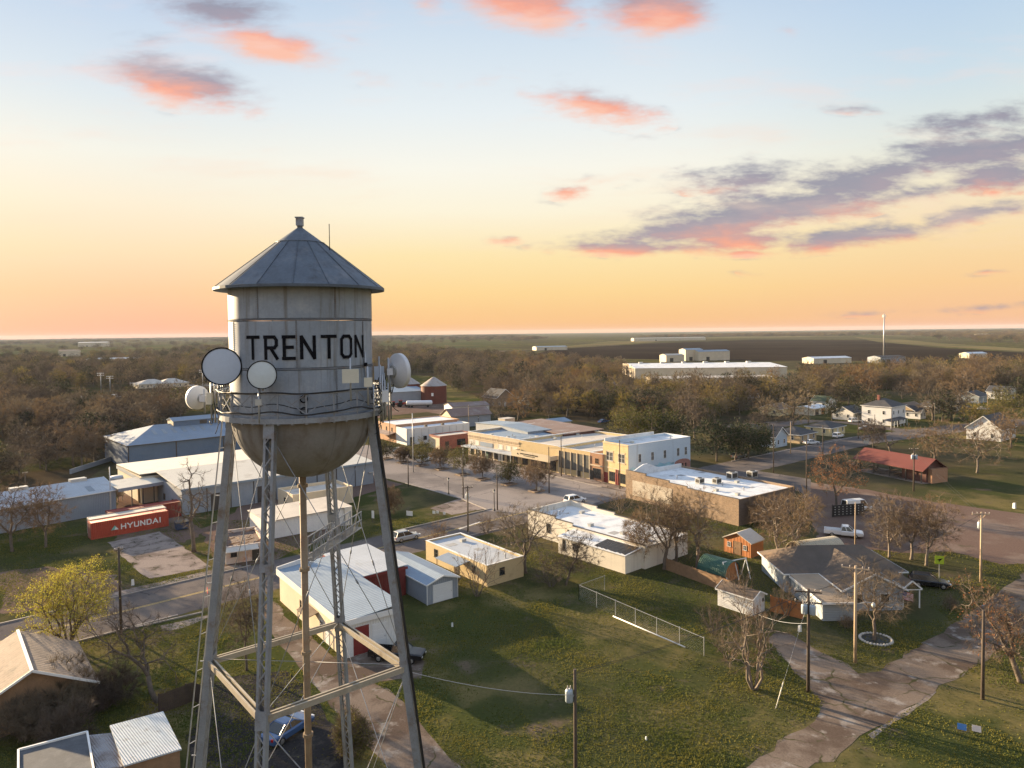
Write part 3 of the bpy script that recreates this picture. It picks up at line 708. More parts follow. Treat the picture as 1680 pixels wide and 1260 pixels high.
def shed_roof(par, W, D, z00, z10, z01, m, over=.2, th=.1, name='roof'):
    """plane through heights at corners (0,0), (W,0), (0,D)"""
    f = lambda x, y: z00+(z10-z00)*x/W+(z01-z00)*y/D
    a = [(x, y, f(x, y)) for x, y in ((-over,-over),(W+over,-over),(W+over,D+over),(-over,D+over))]
    mb = MB(); mb.hull8([(x,y,z+.004) for x,y,z in a], [(x,y,z+th) for x,y,z in a]); return mb.build(name, m, par)
# materials of the town
CW = lambda name, col, ax='S', pitch=.3, d=.012, **k: mat(name, col, k.pop('rough', .7), k.pop('metal', .0), k.pop('var', .12), k.pop('scale', .25), corr=(ax, pitch, d), spec=.22, **k)
M_BLUEW = CW('mat_blue_steel_wall', (.115,.165,.25)); M_GREYW = CW('mat_grey_steel_wall', (.26,.29,.335)); M_CREAMW = CW('mat_cream_steel_wall', (.60,.52,.40)); M_WHITEW = CW('mat_white_steel_wall', (.66,.66,.65))
M_RCREAM = CW('mat_cream_metal_roof', (.62,.58,.50), 'X', .5, .012, stain=((.38,.34,.28), .35, .25)); M_RBLUE = CW('mat_blue_grey_metal_roof', (.22,.28,.35), 'Y', .45, .012); M_RBLUEX = CW('mat_blue_grey_roof_ribs', (.21,.26,.33), 'X', .45, .012, stain=((.24,.26,.28), .3, .3))
M_RGREY = CW('mat_grey_metal_roof', (.40,.43,.47), 'X', .45, .012, stain=((.28,.27,.26), .3, .3)); M_RWHITE = mat('mat_white_membrane', (.64,.655,.67), .7, 0, .13, .25, stain=((.38,.375,.37), .45, .35), spec=.2); M_RTAN = mat('mat_tan_membrane', (.50,.455,.40), .8, 0, .12, .2, stain=((.33,.30,.27), .45, .3), spec=.2)
M_RRUST = CW('mat_rusty_metal_roof', (.20,.14,.12), 'X', .5, .012, stain=((.30,.28,.27), .5, .2)); M_RRED = CW('mat_red_brown_metal_roof', (.125,.040,.034), 'Y', .4, .012)
M_REDW = CW('mat_dark_red_steel_wall', (.17,.035,.03), rough=.6)
BR_TAN = mat('mat_tan_brick', (.29,.195,.12), .85, 0, .22, .3, brick=(.42,.14,(.32,.27,.22)), col2=(.20,.13,.08), stain=((.13,.095,.07), .5, .35)); BR_RED = mat('mat_red_brick', (.28,.085,.06), .85, 0, .14, .4, brick=(.42,.14,(.3,.2,.17)), stain=((.16,.07,.06), .3, .4))
BR_CREAM = mat('mat_cream_brick', (.58,.46,.32), .85, 0, .10, .4, brick=(.42,.14,(.6,.52,.4)), col2=(.5,.39,.27), streak=((.30,.24,.18), .3, .6)); BR_YEL = mat('mat_yellow_brick', (.54,.42,.24), .85, 0, .1, .4, brick=(.42,.14,(.6,.5,.3)), col2=(.52,.37,.18), streak=((.32,.24,.14), .3, .6))
BR_ORG = mat('mat_orange_brick', (.36,.20,.12), .85, 0, .12, .4, brick=(.42,.14,(.45,.3,.2)), col2=(.36,.17,.09)); BR_DARK = mat('mat_dark_brown_brick', (.12,.05,.045), .85, 0, .15, .4, brick=(.42,.14,(.14,.08,.07)))
STUC_Y = mat('mat_yellow_stucco', (.54,.42,.24), .9, 0, .08, .4, .02, 30, stain=((.40,.30,.17), .3, .4)); STUC_W = mat('mat_white_stucco', (.68,.63,.55), .9, 0, .07, .3, .02, 30, streak=((.38,.34,.29), .28, .5)); STUC_C = mat('mat_cream_stucco', (.60,.50,.36), .9, 0, .08, .4, .02, 30, streak=((.36,.29,.2), .25, .6))
SIDE_W = mat('mat_white_siding', (.66,.66,.66), .7, 0, .06, .5, corr=('Z', .2, .012)); SIDE_G = mat('mat_grey_siding', (.30,.34,.38), .7, 0, .06, .5, corr=('Z', .2, .012)); SIDE_Y = mat('mat_cream_siding', (.62,.52,.30), .7, 0, .06, .5, corr=('Z', .2, .012)); SIDE_T = mat('mat_tan_siding', (.44,.33,.20), .7, 0, .08, .5, corr=('Z', .2, .012)); SIDE_B = mat('mat_pale_blue_siding', (.42,.50,.58), .7, 0, .08, .5, corr=('Z', .2, .012))
SH_DARK = mat('mat_dark_shingles', (.055,.055,.06), .9, 0, .25, .8, .03, 9, stain=((.10,.085,.07), .3, .5)); SH_BRN = mat('mat_brown_shingles', (.15,.105,.075), .9, 0, .25, .8, .03, 9); SH_GREY = mat('mat_grey_shingles', (.098,.078,.064), .9, 0, .2, .8, .03, 9, stain=((.20,.13,.08), .5, .25)); SH_GRN = mat('mat_green_shingles', (.055,.075,.045), .9, 0, .2, .8, .03, 9)
TRIM = mat('mat_white_trim', (.70,.70,.69), .6, 0, .06, 1); TRIMD = mat('mat_dark_trim', (.07,.06,.055), .7, 0, .1, 1); WOOD = mat('mat_weathered_wood', (.25,.155,.09), .85, 0, .25, 1.2, .02, 15); WOODO = mat('mat_orange_wood', (.42,.16,.055), .8, 0, .2, 1.0, corr=('S', .25, .015))
REDD = mat('mat_red_door', (.20,.03,.028), .6, 0, .1, 1); WHITED = mat('mat_white_door', (.66,.67,.68), .5, 0, .05, 1); GREEND = mat('mat_green_roof', (.05,.12,.09), .6, .1, .15, .5, corr=('Y', .3, .02))
TARP = mat('mat_black_tarp', (.02,.02,.022), .5, 0, .3, 1.5, .04, 6); ACM = mat('mat_unit_grey', (.45,.45,.43), .5, .2, .08, 2)
def rooftop_unit(x, y, z, rot, label, s=1.0):
    t = thing('air_conditioner', label, 'air conditioner', (x, y, z), rot, 'air conditioning units on the flat roof')
    m = MB(); m.box(-.75*s, .75*s, -.55*s, .55*s, .12, 1.05*s); m.build('casing', ACM, t)
    m = MB()
    for sx in (-.6, .6): m.box(sx*s-.06, sx*s+.06, -.6*s, .6*s, 0, .118)
    m.build('skid', GALV, t)
    m = MB(); m.box(-.752*s-.02, -.752*s, -.4*s, .4*s, .25, .9*s); m.box(-.6*s, .6*s, -.552*s-.02, -.552*s, .25, .9*s)
    for i in range(6): m.box(-.58*s, .58*s, -.552*s-.035, -.552*s-.02, .3+i*.1*s, .33+i*.1*s)
    m.build('grille', DFRAME, t)
    m = MB(); m.lathe([(.42*s, 1.05*s), (.42*s, 1.14*s), (.34*s, 1.14*s), (.0, 1.10*s)], 16); m.build('fan_guard', DFRAME, t)
    return t
def roof_bits(par, x0, x1, y0, y1, z, n, seed):
    r = random.Random(seed)
    for i in range(n):
        x, y = r.uniform(x0, x1), r.uniform(y0, y1); m = MB(); k = r.randrange(3)
        if k == 0: m.lathe([(.09, 0), (.09, .55), (.15, .56), (.15, .66), (0, .7)], 8, c=(x, y, z)); m.build('vent_pipe', GALV, par)
        elif k == 1: m.box(x-.4, x+.4, y-.3, y+.3, z+.002, z+.35); m.box(x-.45, x+.45, y-.35, y+.35, z+.352, z+.42); m.build('roof_hatch', ACM, par)
        else: w_, d_ = r.uniform(.6, 1.8), r.uniform(.5, 1.4); m.box(x-w_/2, x+w_/2, y-d_/2, y+d_/2, z+.002, z+.014); m.build('roof_patch', ROOFP, par)
ROOFP = mat('mat_roof_patch', (.30,.30,.30), .9, 0, .2, .6)
# ------------------------------------------------------------------ blue-roofed metal building by the tower
loc, ang, BW, BD = frame((563,1021), (458,936), (669,1006), 3.9, rad(36))
BD = (at(458,936,3.9)-at(563,1021,3.9)).length
b = thing('metal_workshop', 'long metal workshop with blue grey roof beside the tower legs', 'workshop', loc, ang)
walls(b, BW, BD, 3.9, M_CREAMW); shed_roof(b, BW, BD, 3.92, 4.35, 3.92, M_RBLUE, .25)
m = MB(); m.box(-.34, -.24, -.3, BD+.3, 3.35, 4.12); m.build('eave_band', M_WHITEW, b)
m = MB(); m.add([(-.3, BD+.05, 3.3), (BW*.55, BD+.05, 3.3), (BW*.55, BD+.05, 4.9), (-.3, BD+.05, 4.35)]+[(-.3, BD+.25, 3.3), (BW*.55, BD+.25, 3.3), (BW*.55, BD+.25, 4.9), (-.3, BD+.25, 4.35)], [(0,1,2,3),(7,6,5,4),(0,4,5,1),(1,5,6,2),(2,6,7,3),(3,7,4,0)]); m.build('false_front', M_WHITEW, b)
m = MB(); m.box(-.25, BW+.25, -.34, -.26, 3.5, 4.1); m.build('fascia', TRIM, b)
m = MB(); m.box(.02, BW-.02, -.06, -.003, .0, 3.4); m.build('end_panel', M_WHITEW, b)
door(b, 'R', BW*.30, BW*.25, 2.9, REDD, off=.06, name='door', slats=6); door(b, 'R', BW*.62, BW*.24, 2.7, WHITED, off=.06, slats=5)
win(b, 'L', BD*.62, 1.4, .8, 1.0, DFRAME); win(b, 'L', BD*.30, 1.2, 1.0, .9)
door(b, 'L', BD*.22, 1.0, 2.1, WHITED)
m = MB(); m.hull8([(-1.4, BD*.34, 2.35), (-.02, BD*.34, 2.7), (-.02, BD*.50, 2.7), (-1.4, BD*.50, 2.35)], [(-1.4, BD*.34, 2.42), (-.02, BD*.34, 2.77), (-.02, BD*.50, 2.77), (-1.4, BD*.50, 2.42)]); m.bar((-1.3, BD*.35, 0), (-1.3, BD*.35, 2.4), .08); m.bar((-1.3, BD*.49, 0), (-1.3, BD*.49, 2.4), .08); m.build('porch', SH_BRN, b)
# red building behind it
loc, ang, BW, BD = frame((593,947), (533,912), (668,931), 3.7, rad(38))
b = thing('red_building', 'dark red steel building with a pale ribbed roof behind the metal workshop', 'building', loc, ang)
walls(b, BW, BD, 3.7, M_REDW); shed_roof(b, BW, BD, 3.72, 3.9, 3.85, M_RGREY, .2)
m = MB(); m.box(-.26, -.2, -.2, BD+.2, 3.4, 3.8); m.box(-.26, BW+.2, -.26, -.203, 3.45, 3.78); m.build('fascia', REDD, b)
win(b, 'R', BW*.25, 1.3, 1.0, .9)
# grey garage
loc, ang, BW, BD = frame((701,958), (651,911), (748,944), 2.7, rad(38))
b = thing('garage', 'small grey garage with a white roll-up door facing the lawn', 'garage', loc, ang)
walls(b, BW, BD, 2.6, M_GREYW); gable(b, BW, BD, 2.6, .65, 'Y', M_RBLUE, M_GREYW, .25, trim=TRIM)
door(b, 'R', BW*.5, BW*.62, 2.2, WHITED, slats=6)
m = MB(); m.box(-.06, -.003, -.05, .12, 0, 2.55); m.build('corner_trim', TRIM, b); m = MB(); m.box(BW+.003, BW+.06, -.05, .12, 0, 2.55); m.build('corner_trim', TRIM, b)
# yellow flat building
loc, ang, BW, BD = frame((799,929), (697,888), (862,914), 2.8, rad(39))
b = thing('yellow_shop', 'low yellow stucco building with a grey flat roof behind the shrubs', 'shop', loc, ang)
walls(b, BW, BD, 2.6, STUC_Y); flat_roof(b, BW, BD, 2.6, M_RGREY, .25, STUC_Y, TRIM)
roof_bits(b, 1, BW-1, 1, BD-1, 2.62, 4, 6)
win(b, 'L', BD*.82, 1.0, .9, 1.2, DFRAME); win(b, 'L', BD*.62, 1.0, .7, 1.0, DFRAME); win(b, 'L', BD*.2, 1.1, .8, 1.0, DFRAME); door(b, 'L', BD*.47, 1.0, 2.1, DFRAME)
win(b, 'R', BW*.4, 1.1, .9, 1.0, DFRAME)
m = MB(); m.hull8([(-2.3, BD*.26, 2.15), (-.02, BD*.26, 2.45), (-.02, BD*.60, 2.45), (-2.3, BD*.60, 2.15)], [(-2.3, BD*.26, 2.25), (-.02, BD*.26, 2.55), (-.02, BD*.60, 2.55), (-2.3, BD*.60, 2.25)]); aw = m.build('awning', M_RBLUEX, b)
for y_ in (BD*.28, BD*.58): m = MB(); m.bar((-2.2, y_, 0), (-2.2, y_, 2.15), .09); m.build('post', WOOD, aw)
# white building on the corner
loc, ang, BW, BD = frame((1058,893), (907,828), (1126,870), 3.6, rad(41)); BD = (at(907,828,3.9)-at(1058,893,3.3)).length
b = thing('white_building', 'long white stucco building with stepped parapet and white roof beside green lawn', 'building', loc, ang)
h0 = 3.1
walls(b, BW, BD, h0, STUC_W)
m = MB(); t = .25                                                     # parapet steps down towards the back
for (y0, y1, z) in ((BD*.74, BD, 4.1), (BD*.58, BD*.74, 3.75), (0, BD*.58, 3.35)):
    m.box(0, t, y0, y1, h0+.001, z); m.box(BW-t, BW, y0, y1, h0+.001, z)
m.box(t, BW-t, BD-t, BD, h0+.001, 4.1); po = m.build('parapet', STUC_W, b)
m = MB()
for (y0, y1, z) in ((BD*.74, BD, 4.1), (BD*.58, BD*.74-.003, 3.75), (0, BD*.58-.003, 3.35)):
    m.box(-.04, t+.04, y0, y1, z+.001, z+.06); m.box(BW-t-.04, BW+.04, y0, y1, z+.001, z+.06)
m.build('coping', TRIMD, po)
m = MB(); m.box(t, BW-t, 0, BD-t, h0-.1, h0+.03); m.build('roof', M_RWHITE, b)
roof_bits(b, .8, BW-.8, 1, BD-1.5, h0+.03, 9, 4)
win(b, 'L', BD*.80, 1.2, .9, 1.5, DFRAME); win(b, 'L', BD*.60, .6, 1.2, 2.0, DFRAME, bars=2)
wx0, wx1, wy0, wy1, wh = -3.6, -.003, .6, BD*.56, 2.5
m = MB(); m.box(wx0, wx1, wy0, wy1, -.05, wh); wg = m.build('wing', STUC_W, b)
m = MB(); m.hull8([(wx0-.15, wy0-.1, wh+.02), (wx1, wy0-.1, wh+.45), (wx1, wy1+.15, wh+.45), (wx0-.15, wy1+.15, wh+.02)], [(wx0-.15, wy0-.1, wh+.1), (wx1, wy0-.1, wh+.53), (wx1, wy1+.15, wh+.53), (wx0-.15, wy1+.15, wh+.1)]); m.build('wing_roof', M_RWHITE, wg)
m = MB(); rr = random.Random(3)
for i in range(7):
    y0 = wy0+.2+i*.85; m.hull8([(wx0+.1, y0, wh+.12), (wx1-.4, y0+rr.uniform(-.1,.1), wh+.50), (wx1-.4, y0+.8, wh+.50), (wx0+.1+rr.uniform(0,.9), y0+.8, wh+.16)], [(wx0+.1, y0, wh+.16), (wx1-.4, y0, wh+.55), (wx1-.4, y0+.8, wh+.55), (wx0+.3, y0+.8, wh+.2)])
m.build('tarp', TARP, wg)
win(b, 'L', wy1-1.2, .7, .6, 1.6, DFRAME, off=3.6); win(b, 'L', wy1-3.4, 1.2, .8, 1.0, off=3.6)
# brick building with the white roof and curved front
loc, ang, BW, BD = frame((1212,819), (1052,768), (1319,800), 4.7, rad(36)); BD = (at(1052,768,5.6)-at(1212,819,4.7)).length
b = thing('brick_building', 'tan brick building with white roof, rooftop units and curved front parapet', 'building', loc, ang); BRB = b
h0 = 4.2
walls(b, BW, BD, h0, BR_TAN)
m = MB()
steps = ((BD*.80, BD, 5.7), (BD*.58, BD*.80, 5.3), (BD*.42, BD*.58, 4.95), (0, BD*.42, 4.65))
for (y0, y1, z) in steps: m.box(0, .3, y0, y1, h0+.001, z)
m.box(.3, BW, 0, .25, h0+.001, 4.6); m.box(BW-.25, BW, .25, BD, h0+.001, 4.65); m.build('parapet', BR_TAN, b)
m = MB()
for (y0, y1, z) in steps: m.box(-.03, .33, y0, y1-.003, z+.001, z+.05)
m.build('coping', TRIMD, b)
m = MB(); n = 14                                                     # curved white front parapet seen from behind
pts = [(.3+(BW-.6)*i/n, 5.1+1.25*math.sin(math.pi*min(1, max(0, (i/n-.05)/.55)))**2*(1 if i/n < .6 else 0)) for i in range(n+1)]
for (xa, za), (xb, zb) in zip(pts, pts[1:]): m.hull8([(xa, BD-.35, h0), (xb, BD-.35, h0), (xb, BD-.02, h0), (xa, BD-.02, h0)], [(xa, BD-.35, za), (xb, BD-.35, zb), (xb, BD-.02, zb), (xa, BD-.02, za)])
m.build('front_parapet', M_RWHITE, b)
m = MB(); m.box(.3, BW-.25, .25, BD-.35, h0-.1, h0+.03)
for i in range(1, 5): m.box(.3, BW-.25, BD*i/5-.04, BD*i/5+.04, h0+.031, h0+.045)
m.build('roof', M_RWHITE, b)
m = MB(); m.box(-.05, -.003, BD*.55, BD*.93, .9, 3.9); m.build('painted_panel', mat('mat_faded_paint', (.50,.45,.38), .9, 0, .12, .4, brick=(.42,.14,(.45,.4,.33)), stain=((.27,.185,.12), .62, .45)), b)
m = MB(); m.box(.01, BW, -.04, -.003, 0, h0+.42); m.build('side_wall', mat('mat_shaded_brick', (.14,.105,.085), .9, 0, .2, .4, brick=(.42,.14,(.16,.13,.11)), stain=((.09,.07,.06), .4, .4)), b)  # thin overlay in darker brick; the shade of this side is put into its colour
win(b, 'R', BW*.3, 1.4, 1.2, 1.2, DFRAME, off=.04); door(b, 'R', BW*.6, 1.1, 2.1, DFRAME, off=.04)
for (pu, pv, lb) in ((1148,793,'grey rooftop air conditioner nearest the curved parapet'), (1176,793,'grey rooftop air conditioner second along the brick parapet'), (1201,785,'tan rooftop air conditioner behind the front pair on white roof'), (1234,783,'tan rooftop air conditioner farthest right on the white brick building')):
    p = at(pu, pv, h0+.05); rooftop_unit(p.x, p.y, h0+.05, ang, lb, 1.25 if pu > 1190 else 1.0)
roof_bits(BRB, 1, BW-1, 1, BD*.4, h0+.05, 8, 9); roof_bits(BRB, 1, BW-1, BD*.6, BD-2, h0+.05, 5, 12)
# two-storey corner building: yellow front, blue painted side
loc, ang, BW, BD = frame((1031,731), (990,724), (1137,717), 9.2, rad(36)); BD = max(BD, 7.6)
b = thing('corner_building', 'two storey corner building with yellow front and pale blue painted side', 'building', loc, ang); TSB = (loc, ang, BW, BD)
BLUE1 = mat('mat_pale_blue_paint', (.50,.60,.70), .85, 0, .06, .3, brick=(.42,.14,(.46,.56,.66)), col2=(.47,.57,.67), streak=((.36,.42,.48), .2, .6)); BLUE2 = mat('mat_mural_blue', (.26,.48,.60), .85, 0, .15, .35, col2=(.38,.58,.66)); MURALG = mat('mat_mural_grey', (.42,.40,.40), .85, 0, .25, .5, col2=(.22,.20,.22)); MURALR = mat('mat_mural_brick', (.36,.16,.13), .85, 0, .1, .5, brick=(.42,.14,(.4,.25,.22)))
walls(b, BW, BD, 8.7, BLUE1)
m = MB(); m.box(-.12, -.003, -.01, BD, 0, 9.32); fr = m.build('front_wall', BR_YEL, b)
flat_roof(b, BW, BD, 8.7, M_RWHITE, .5, BLUE1, TRIM)
roof_bits(b, 1, BW-1, 1, BD-1, 8.72, 5, 3)
m = MB(); m.box(.3, BW*.8, BD-.24, BD+.01, 9.26, 9.95); m.build('back_parapet', M_RWHITE, b)
for y in (BD*.20, BD*.32, BD*.66, BD*.78): win(b, 'L', y, 5.2, .95, 1.9, WFRAME, off=.12)
for yc in (BD*.26, BD*.72):
    m = MB(); m.box(-.20, -.121, yc-1.1, yc+1.1, 7.2, 7.42); m.build('lintel', BR_CREAM, fr); m = MB(); m.box(-.22, -.121, yc-1.2, yc+1.2, 4.92, 5.08); m.build('sill', BR_CREAM, fr)
m = MB(); m.box(-.26, -.121, -.05, BD, 8.95, 9.2); m.box(-.2, -.121, 0, BD, 3.5, 3.7); m.build('cornice', BR_CREAM, fr)
for y in (BD*.24, BD*.62): win(b, 'L', y, .7, 2.1, 2.1, DFRAME, off=.12, bars=2, name='shop_window')
door(b, 'L', BD*.43, 1.1, 2.3, REDD, off=.12); door(b, 'L', BD*.88, 1.1, 2.3, REDD, off=.12)
for y in (.25, BD*.40, BD*.47, BD*.97): m = MB(); m.box(-.24, -.121, y-.12, y+.12, .0, 3.45); m.build('pilaster', REDD, fr)
for x in (.17, .37, .57, .79, .92): win(b, 'R', BW*x, 5.2, .85, 1.8, WFRAME)
m = MB(); m.box(.02, BW*.72, -.035, -.003, 1.8, 3.9); n = 18
top = [(BW*.02+BW*.70*i/n, 3.9+.35*math.sin(i*1.7)+.25*math.sin(i*.6)) for i in range(n+1)]
for (xa, za), (xb, zb) in zip(top, top[1:]): m.hull8([(xa,-.035,3.9),(xb,-.035,3.9),(xb,-.003,3.9),(xa,-.003,3.9)], [(xa,-.035,za),(xb,-.035,zb),(xb,-.003,zb),(xa,-.003,za)])
m.build('mural', BLUE2, b)
m = MB(); m.box(.02, BW*.46, -.06, -.036, 0, 1.8); top = [(BW*.46*i/10, 1.8+.7*abs(math.sin(i*1.3))) for i in range(11)]
for (xa, za), (xb, zb) in zip(top, top[1:]): m.hull8([(xa+.02,-.06,1.8),(xb+.02,-.06,1.8),(xb+.02,-.036,1.8),(xa+.02,-.036,1.8)], [(xa+.02,-.06,za),(xb+.02,-.06,zb),(xb+.02,-.036,zb),(xa+.02,-.036,za)])
m.build('mural_figure', MURALG, b)
m = MB(); xs0, xs1 = BW*.73, BW*.995
m.box(xs0, xs1, -.06, -.003, 0, 3.5)
for i in range(8):
    a0, a1 = math.pi*i/8, math.pi*(i+1)/8; xm, hw2 = (xs0+xs1)/2, (xs1-xs0)/2
    xa, xb = xm-hw2*math.cos(a0), xm-hw2*math.cos(a1); za, zb = 3.5+.9*math.sin(a0), 3.5+.9*math.sin(a1)
    m.hull8([(xa,-.06,3.5),(xb,-.06,3.5),(xb,-.003,3.5),(xa,-.003,3.5)], [(xa,-.06,za),(xb,-.06,zb),(xb,-.003,zb),(xa,-.003,za)])
m.build('mural_facade', MURALR, b)
m = MB(); m.box(0, BW*.60, -.10, -.061, 0, .9); m.build('base_course', BR_DARK, b)
for k in range(3): win(b, 'R', xs0+(xs1-xs0)*(.3+.2*k), 2.4, .4, 1.0, DFRAME, off=.06, bars=0)
# ------------------------------------------------------------------ the row of shops along Main Street
o_ = at(990, 745, 6.4); e_ = at(768, 709, 6.4); rv = (e_-o_); RANG = math.atan2(rv.y, rv.x)-math.pi/2; RL = rv.length
def row(name, label, y0, y1, depth, h, wm, rm, p=.6):
    ex = Vector((math.cos(RANG), math.sin(RANG), 0)); ey = Vector((-ex.y, ex.x, 0)); c = o_+ey*RL*y0
    t = thing(name, label, 'shop', (c.x, c.y, 0), RANG); D = RL*(y1-y0)-.02
    walls(t, depth, D, h-p, wm); flat_roof(t, depth, D, h-p, rm, p, wm, TRIM); roof_bits(t, 2, depth-2, .8, D-.8, h-p+.02, max(2, int(D/2.5)), int(D*7)); return t, D
def fit(u):                                                        # share of the facade at photo column u
    lo, hi = 0.0, 1.0
    for _ in range(40):
        md = (lo+hi)/2; p = o_.lerp(e_, md); d_ = p-Vector((0,0,CH)); uu = 840+F*d_.dot(rgt)/d_.dot(fwd)
        if uu > u: lo = md
        else: hi = md
    return lo
fD, fC, fB = fit(968), fit(916), fit(852)
t, D = row('brick_shop', 'narrow orange brick shop squeezed against the two storey corner building', 0, fD, 22, 6.3, BR_ORG, M_RTAN)
win(t, 'L', D*.5, .7, D*.6, 2.2, DFRAME, name='shop_window', bars=1); door(t, 'L', D*.88, 1.0, 2.2, DFRAME); m = MB(); m.box(-.12, -.003, .1, D-.1, 3.4, 3.7); m.build('lintel', BR_CREAM, t); win(t, 'L', D*.5, 4.0, 1.0, 1.2, WOOD)
t, D = row('glazed_shop', 'yellow shop with tall dark panels between slim pilasters on main street', fD, fC, 24, 6.4, BR_YEL, M_RTAN)
GL2 = mat('mat_tinted_glass', (.12,.12,.11), .35, 0, .2, .6)
n = 5
for k in range(n):
    yc = D*(k+.5)/n; win(t, 'L', yc, 1.6, D/n-.5, 3.9, TRIMD, GL2, name='tall_window', bars=0)
for k in range(n+1): y = min(max(D*k/n, .15), D-.15); m = MB(); m.box(-.14, -.003, y-.13, y+.13, 0, 5.6); m.build('pilaster', STUC_C, t)
door(t, 'L', D*.35, 1.1, 1.45, DFRAME, off=.06)
t, D = row('sign_shop', 'yellow stucco shop with a long sign board over its dark canopy', fC, fB, 26, 6.5, STUC_Y, M_RTAN)
m = MB(); m.box(-2.6, -.003, .1, D-.1, 3.0, 3.25); cn = m.build('canopy', TRIMD, t)
m = MB(); m.box(-2.8, -2.62, .1, D-.1, 2.9, 4.5); m.box(-2.62, -.1, .1, .25, 3.26, 4.3); m.box(-2.62, -.1, D-.25, D-.1, 3.26, 4.3); sg = m.build('sign_board', STUC_C, t)
m = MB(); rr = random.Random(5)
for (z, ya, yb, hh) in ((3.85, .30, .76, .30), (3.45, .38, .66, .20)):
    y = D*ya
    while y < D*yb: w_ = rr.uniform(.16, .34); m.box(-2.815, -2.801, y, y+w_, z-hh/2*rr.uniform(.7,1), z+hh/2); y += w_+.09
y = D*.82; m.box(-2.815, -2.801, y-.35, y+.35, 3.5, 3.62); m.add([(-2.81, y-.3, 3.62), (-2.81, y+.3, 3.62), (-2.81, y, 4.0)], [(0,1,2)]); m.build('sign_mark', BLACKP, sg)
for k in range(4): win(t, 'L', D*(.14+.24*k), .5, D*.17, 2.2, DFRAME, name='shop_window', bars=1)
m = MB(); m.box(-.02, D*.0+.0, 0, .02, 0, .02); 
for k in range(5): m = MB(); m.bar((-2.5, D*(.03+.235*k), .12), (-2.5, D*(.03+.235*k), 3.0), .12); m.build('post', WOOD, cn)
t, D = row('cream_shop', 'cream brick shop row with toothed cornice and flat metal awning', fB, 1.0, 26, 6.6, BR_CREAM, M_RBLUE)
m = MB(); nd = int(D/.7)
for k in range(nd): m.box(-.16, -.003, D*(k+.2)/nd, D*(k+.75)/nd, 5.3, 5.7)
m.box(-.22, -.003, 0, D, 5.72, 5.95); m.box(-.14, -.003, 0, D, 4.9, 5.05); m.build('cornice', BR_CREAM, t)
m = MB(); m.hull8([(-2.6,.1,2.85),(-.01,.1,3.05),(-.01,D-.1,3.05),(-2.6,D-.1,2.85)], [(-2.6,.1,2.97),(-.01,.1,3.17),(-.01,D-.1,3.17),(-2.6,D-.1,2.97)]); m.box(-2.66, -2.6, .1, D-.1, 2.75, 3.05); aw = m.build('awning', M_RGREY, t)
for k in range(7): m = MB(); m.bar((-2.5, D*(.03+.155*k), .12), (-2.5, D*(.03+.155*k), 2.85), .10); m.build('post', TRIM, aw)
for k in range(8): win(t, 'L', D*(.07+.122*k), .4, D*.075, 2.1, DFRAME, name='shop_window', bars=0)
for k in range(3): door(t, 'L', D*(.13+.244*k), 1.0, 2.2, [DFRAME, WHITED, GREEND][k])
m = MB(); m.box(-.10, -.003, D*.50, D*.75, 3.3, 4.4); m.build('boarded_panel', M_RBLUEX, t)
for k in range(5): win(t, 'L', D*([.08, .2, .35, .82, .93][k]), 3.4, D*.085, 1.1, TRIM, STUC_W, bars=0)
sp = at(830, 684, 7); 
m = MB(); gl = thing('roof_shed', 'small cream plant room standing on the blue shop roof', 'plant room', (at(831,694,5.8).x, at(831,694,5.8).y, 5.75), RANG)
m.box(-2, 2, -1.6, 1.6, 0, 1.5); m.build('wall', STUC_C, gl); m = MB(); m.box(-2.1, 2.1, -1.7, 1.7, 1.502, 1.62); m.build('roof', M_RTAN, gl)
# buildings behind the row
def simple(name, label, cat, N, Lc, Rc, h, ang, wm, rm, kind='flat', rise=1.0, axis='X', p=.3, trim=None, over=.3):
    loc, ang, BW, BD = frame(N, Lc, Rc, h, ang)
    b = thing(name, label, cat, loc, ang); walls(b, BW, BD, h if kind != 'flat' else h-p, wm)
    if kind == 'flat': flat_roof(b, BW, BD, h-p, rm, p, wm, trim)
    elif kind == 'gable': gable(b, BW, BD, h, rise, axis, rm, wm, over, trim=trim)
    elif kind == 'hip': hip(b, BW, BD, h, rise, rm, trim=trim)
    elif kind == 'shed': shed_roof(b, BW, BD, h+.02, h+rise, h+.02, rm, over)
    return b, BW, BD
b, BW, BD = simple('brick_warehouse', 'low dark red brick warehouse behind the blue shop roof', 'warehouse', (925,713), (868,691), (983,705), 6.4, rad(33), BR_DARK, M_RRUST, 'shed', .3)
b, BW, BD = simple('metal_shed', 'pale gabled roof shed peeking over the shop row roofs', 'shed', (880,697), (866,692), (918,688), 5.2, rad(36), STUC_C, M_RBLUE, 'gable', .8, 'X')
b, BW, BD = simple('blue_roof_hall', 'blue grey metal roofed hall behind the cream shop row', 'hall', (866,709), (800,692), (892,703), 6.6, rad(36), M_GREYW, M_RBLUE, 'gable', .6, 'X', over=.2)
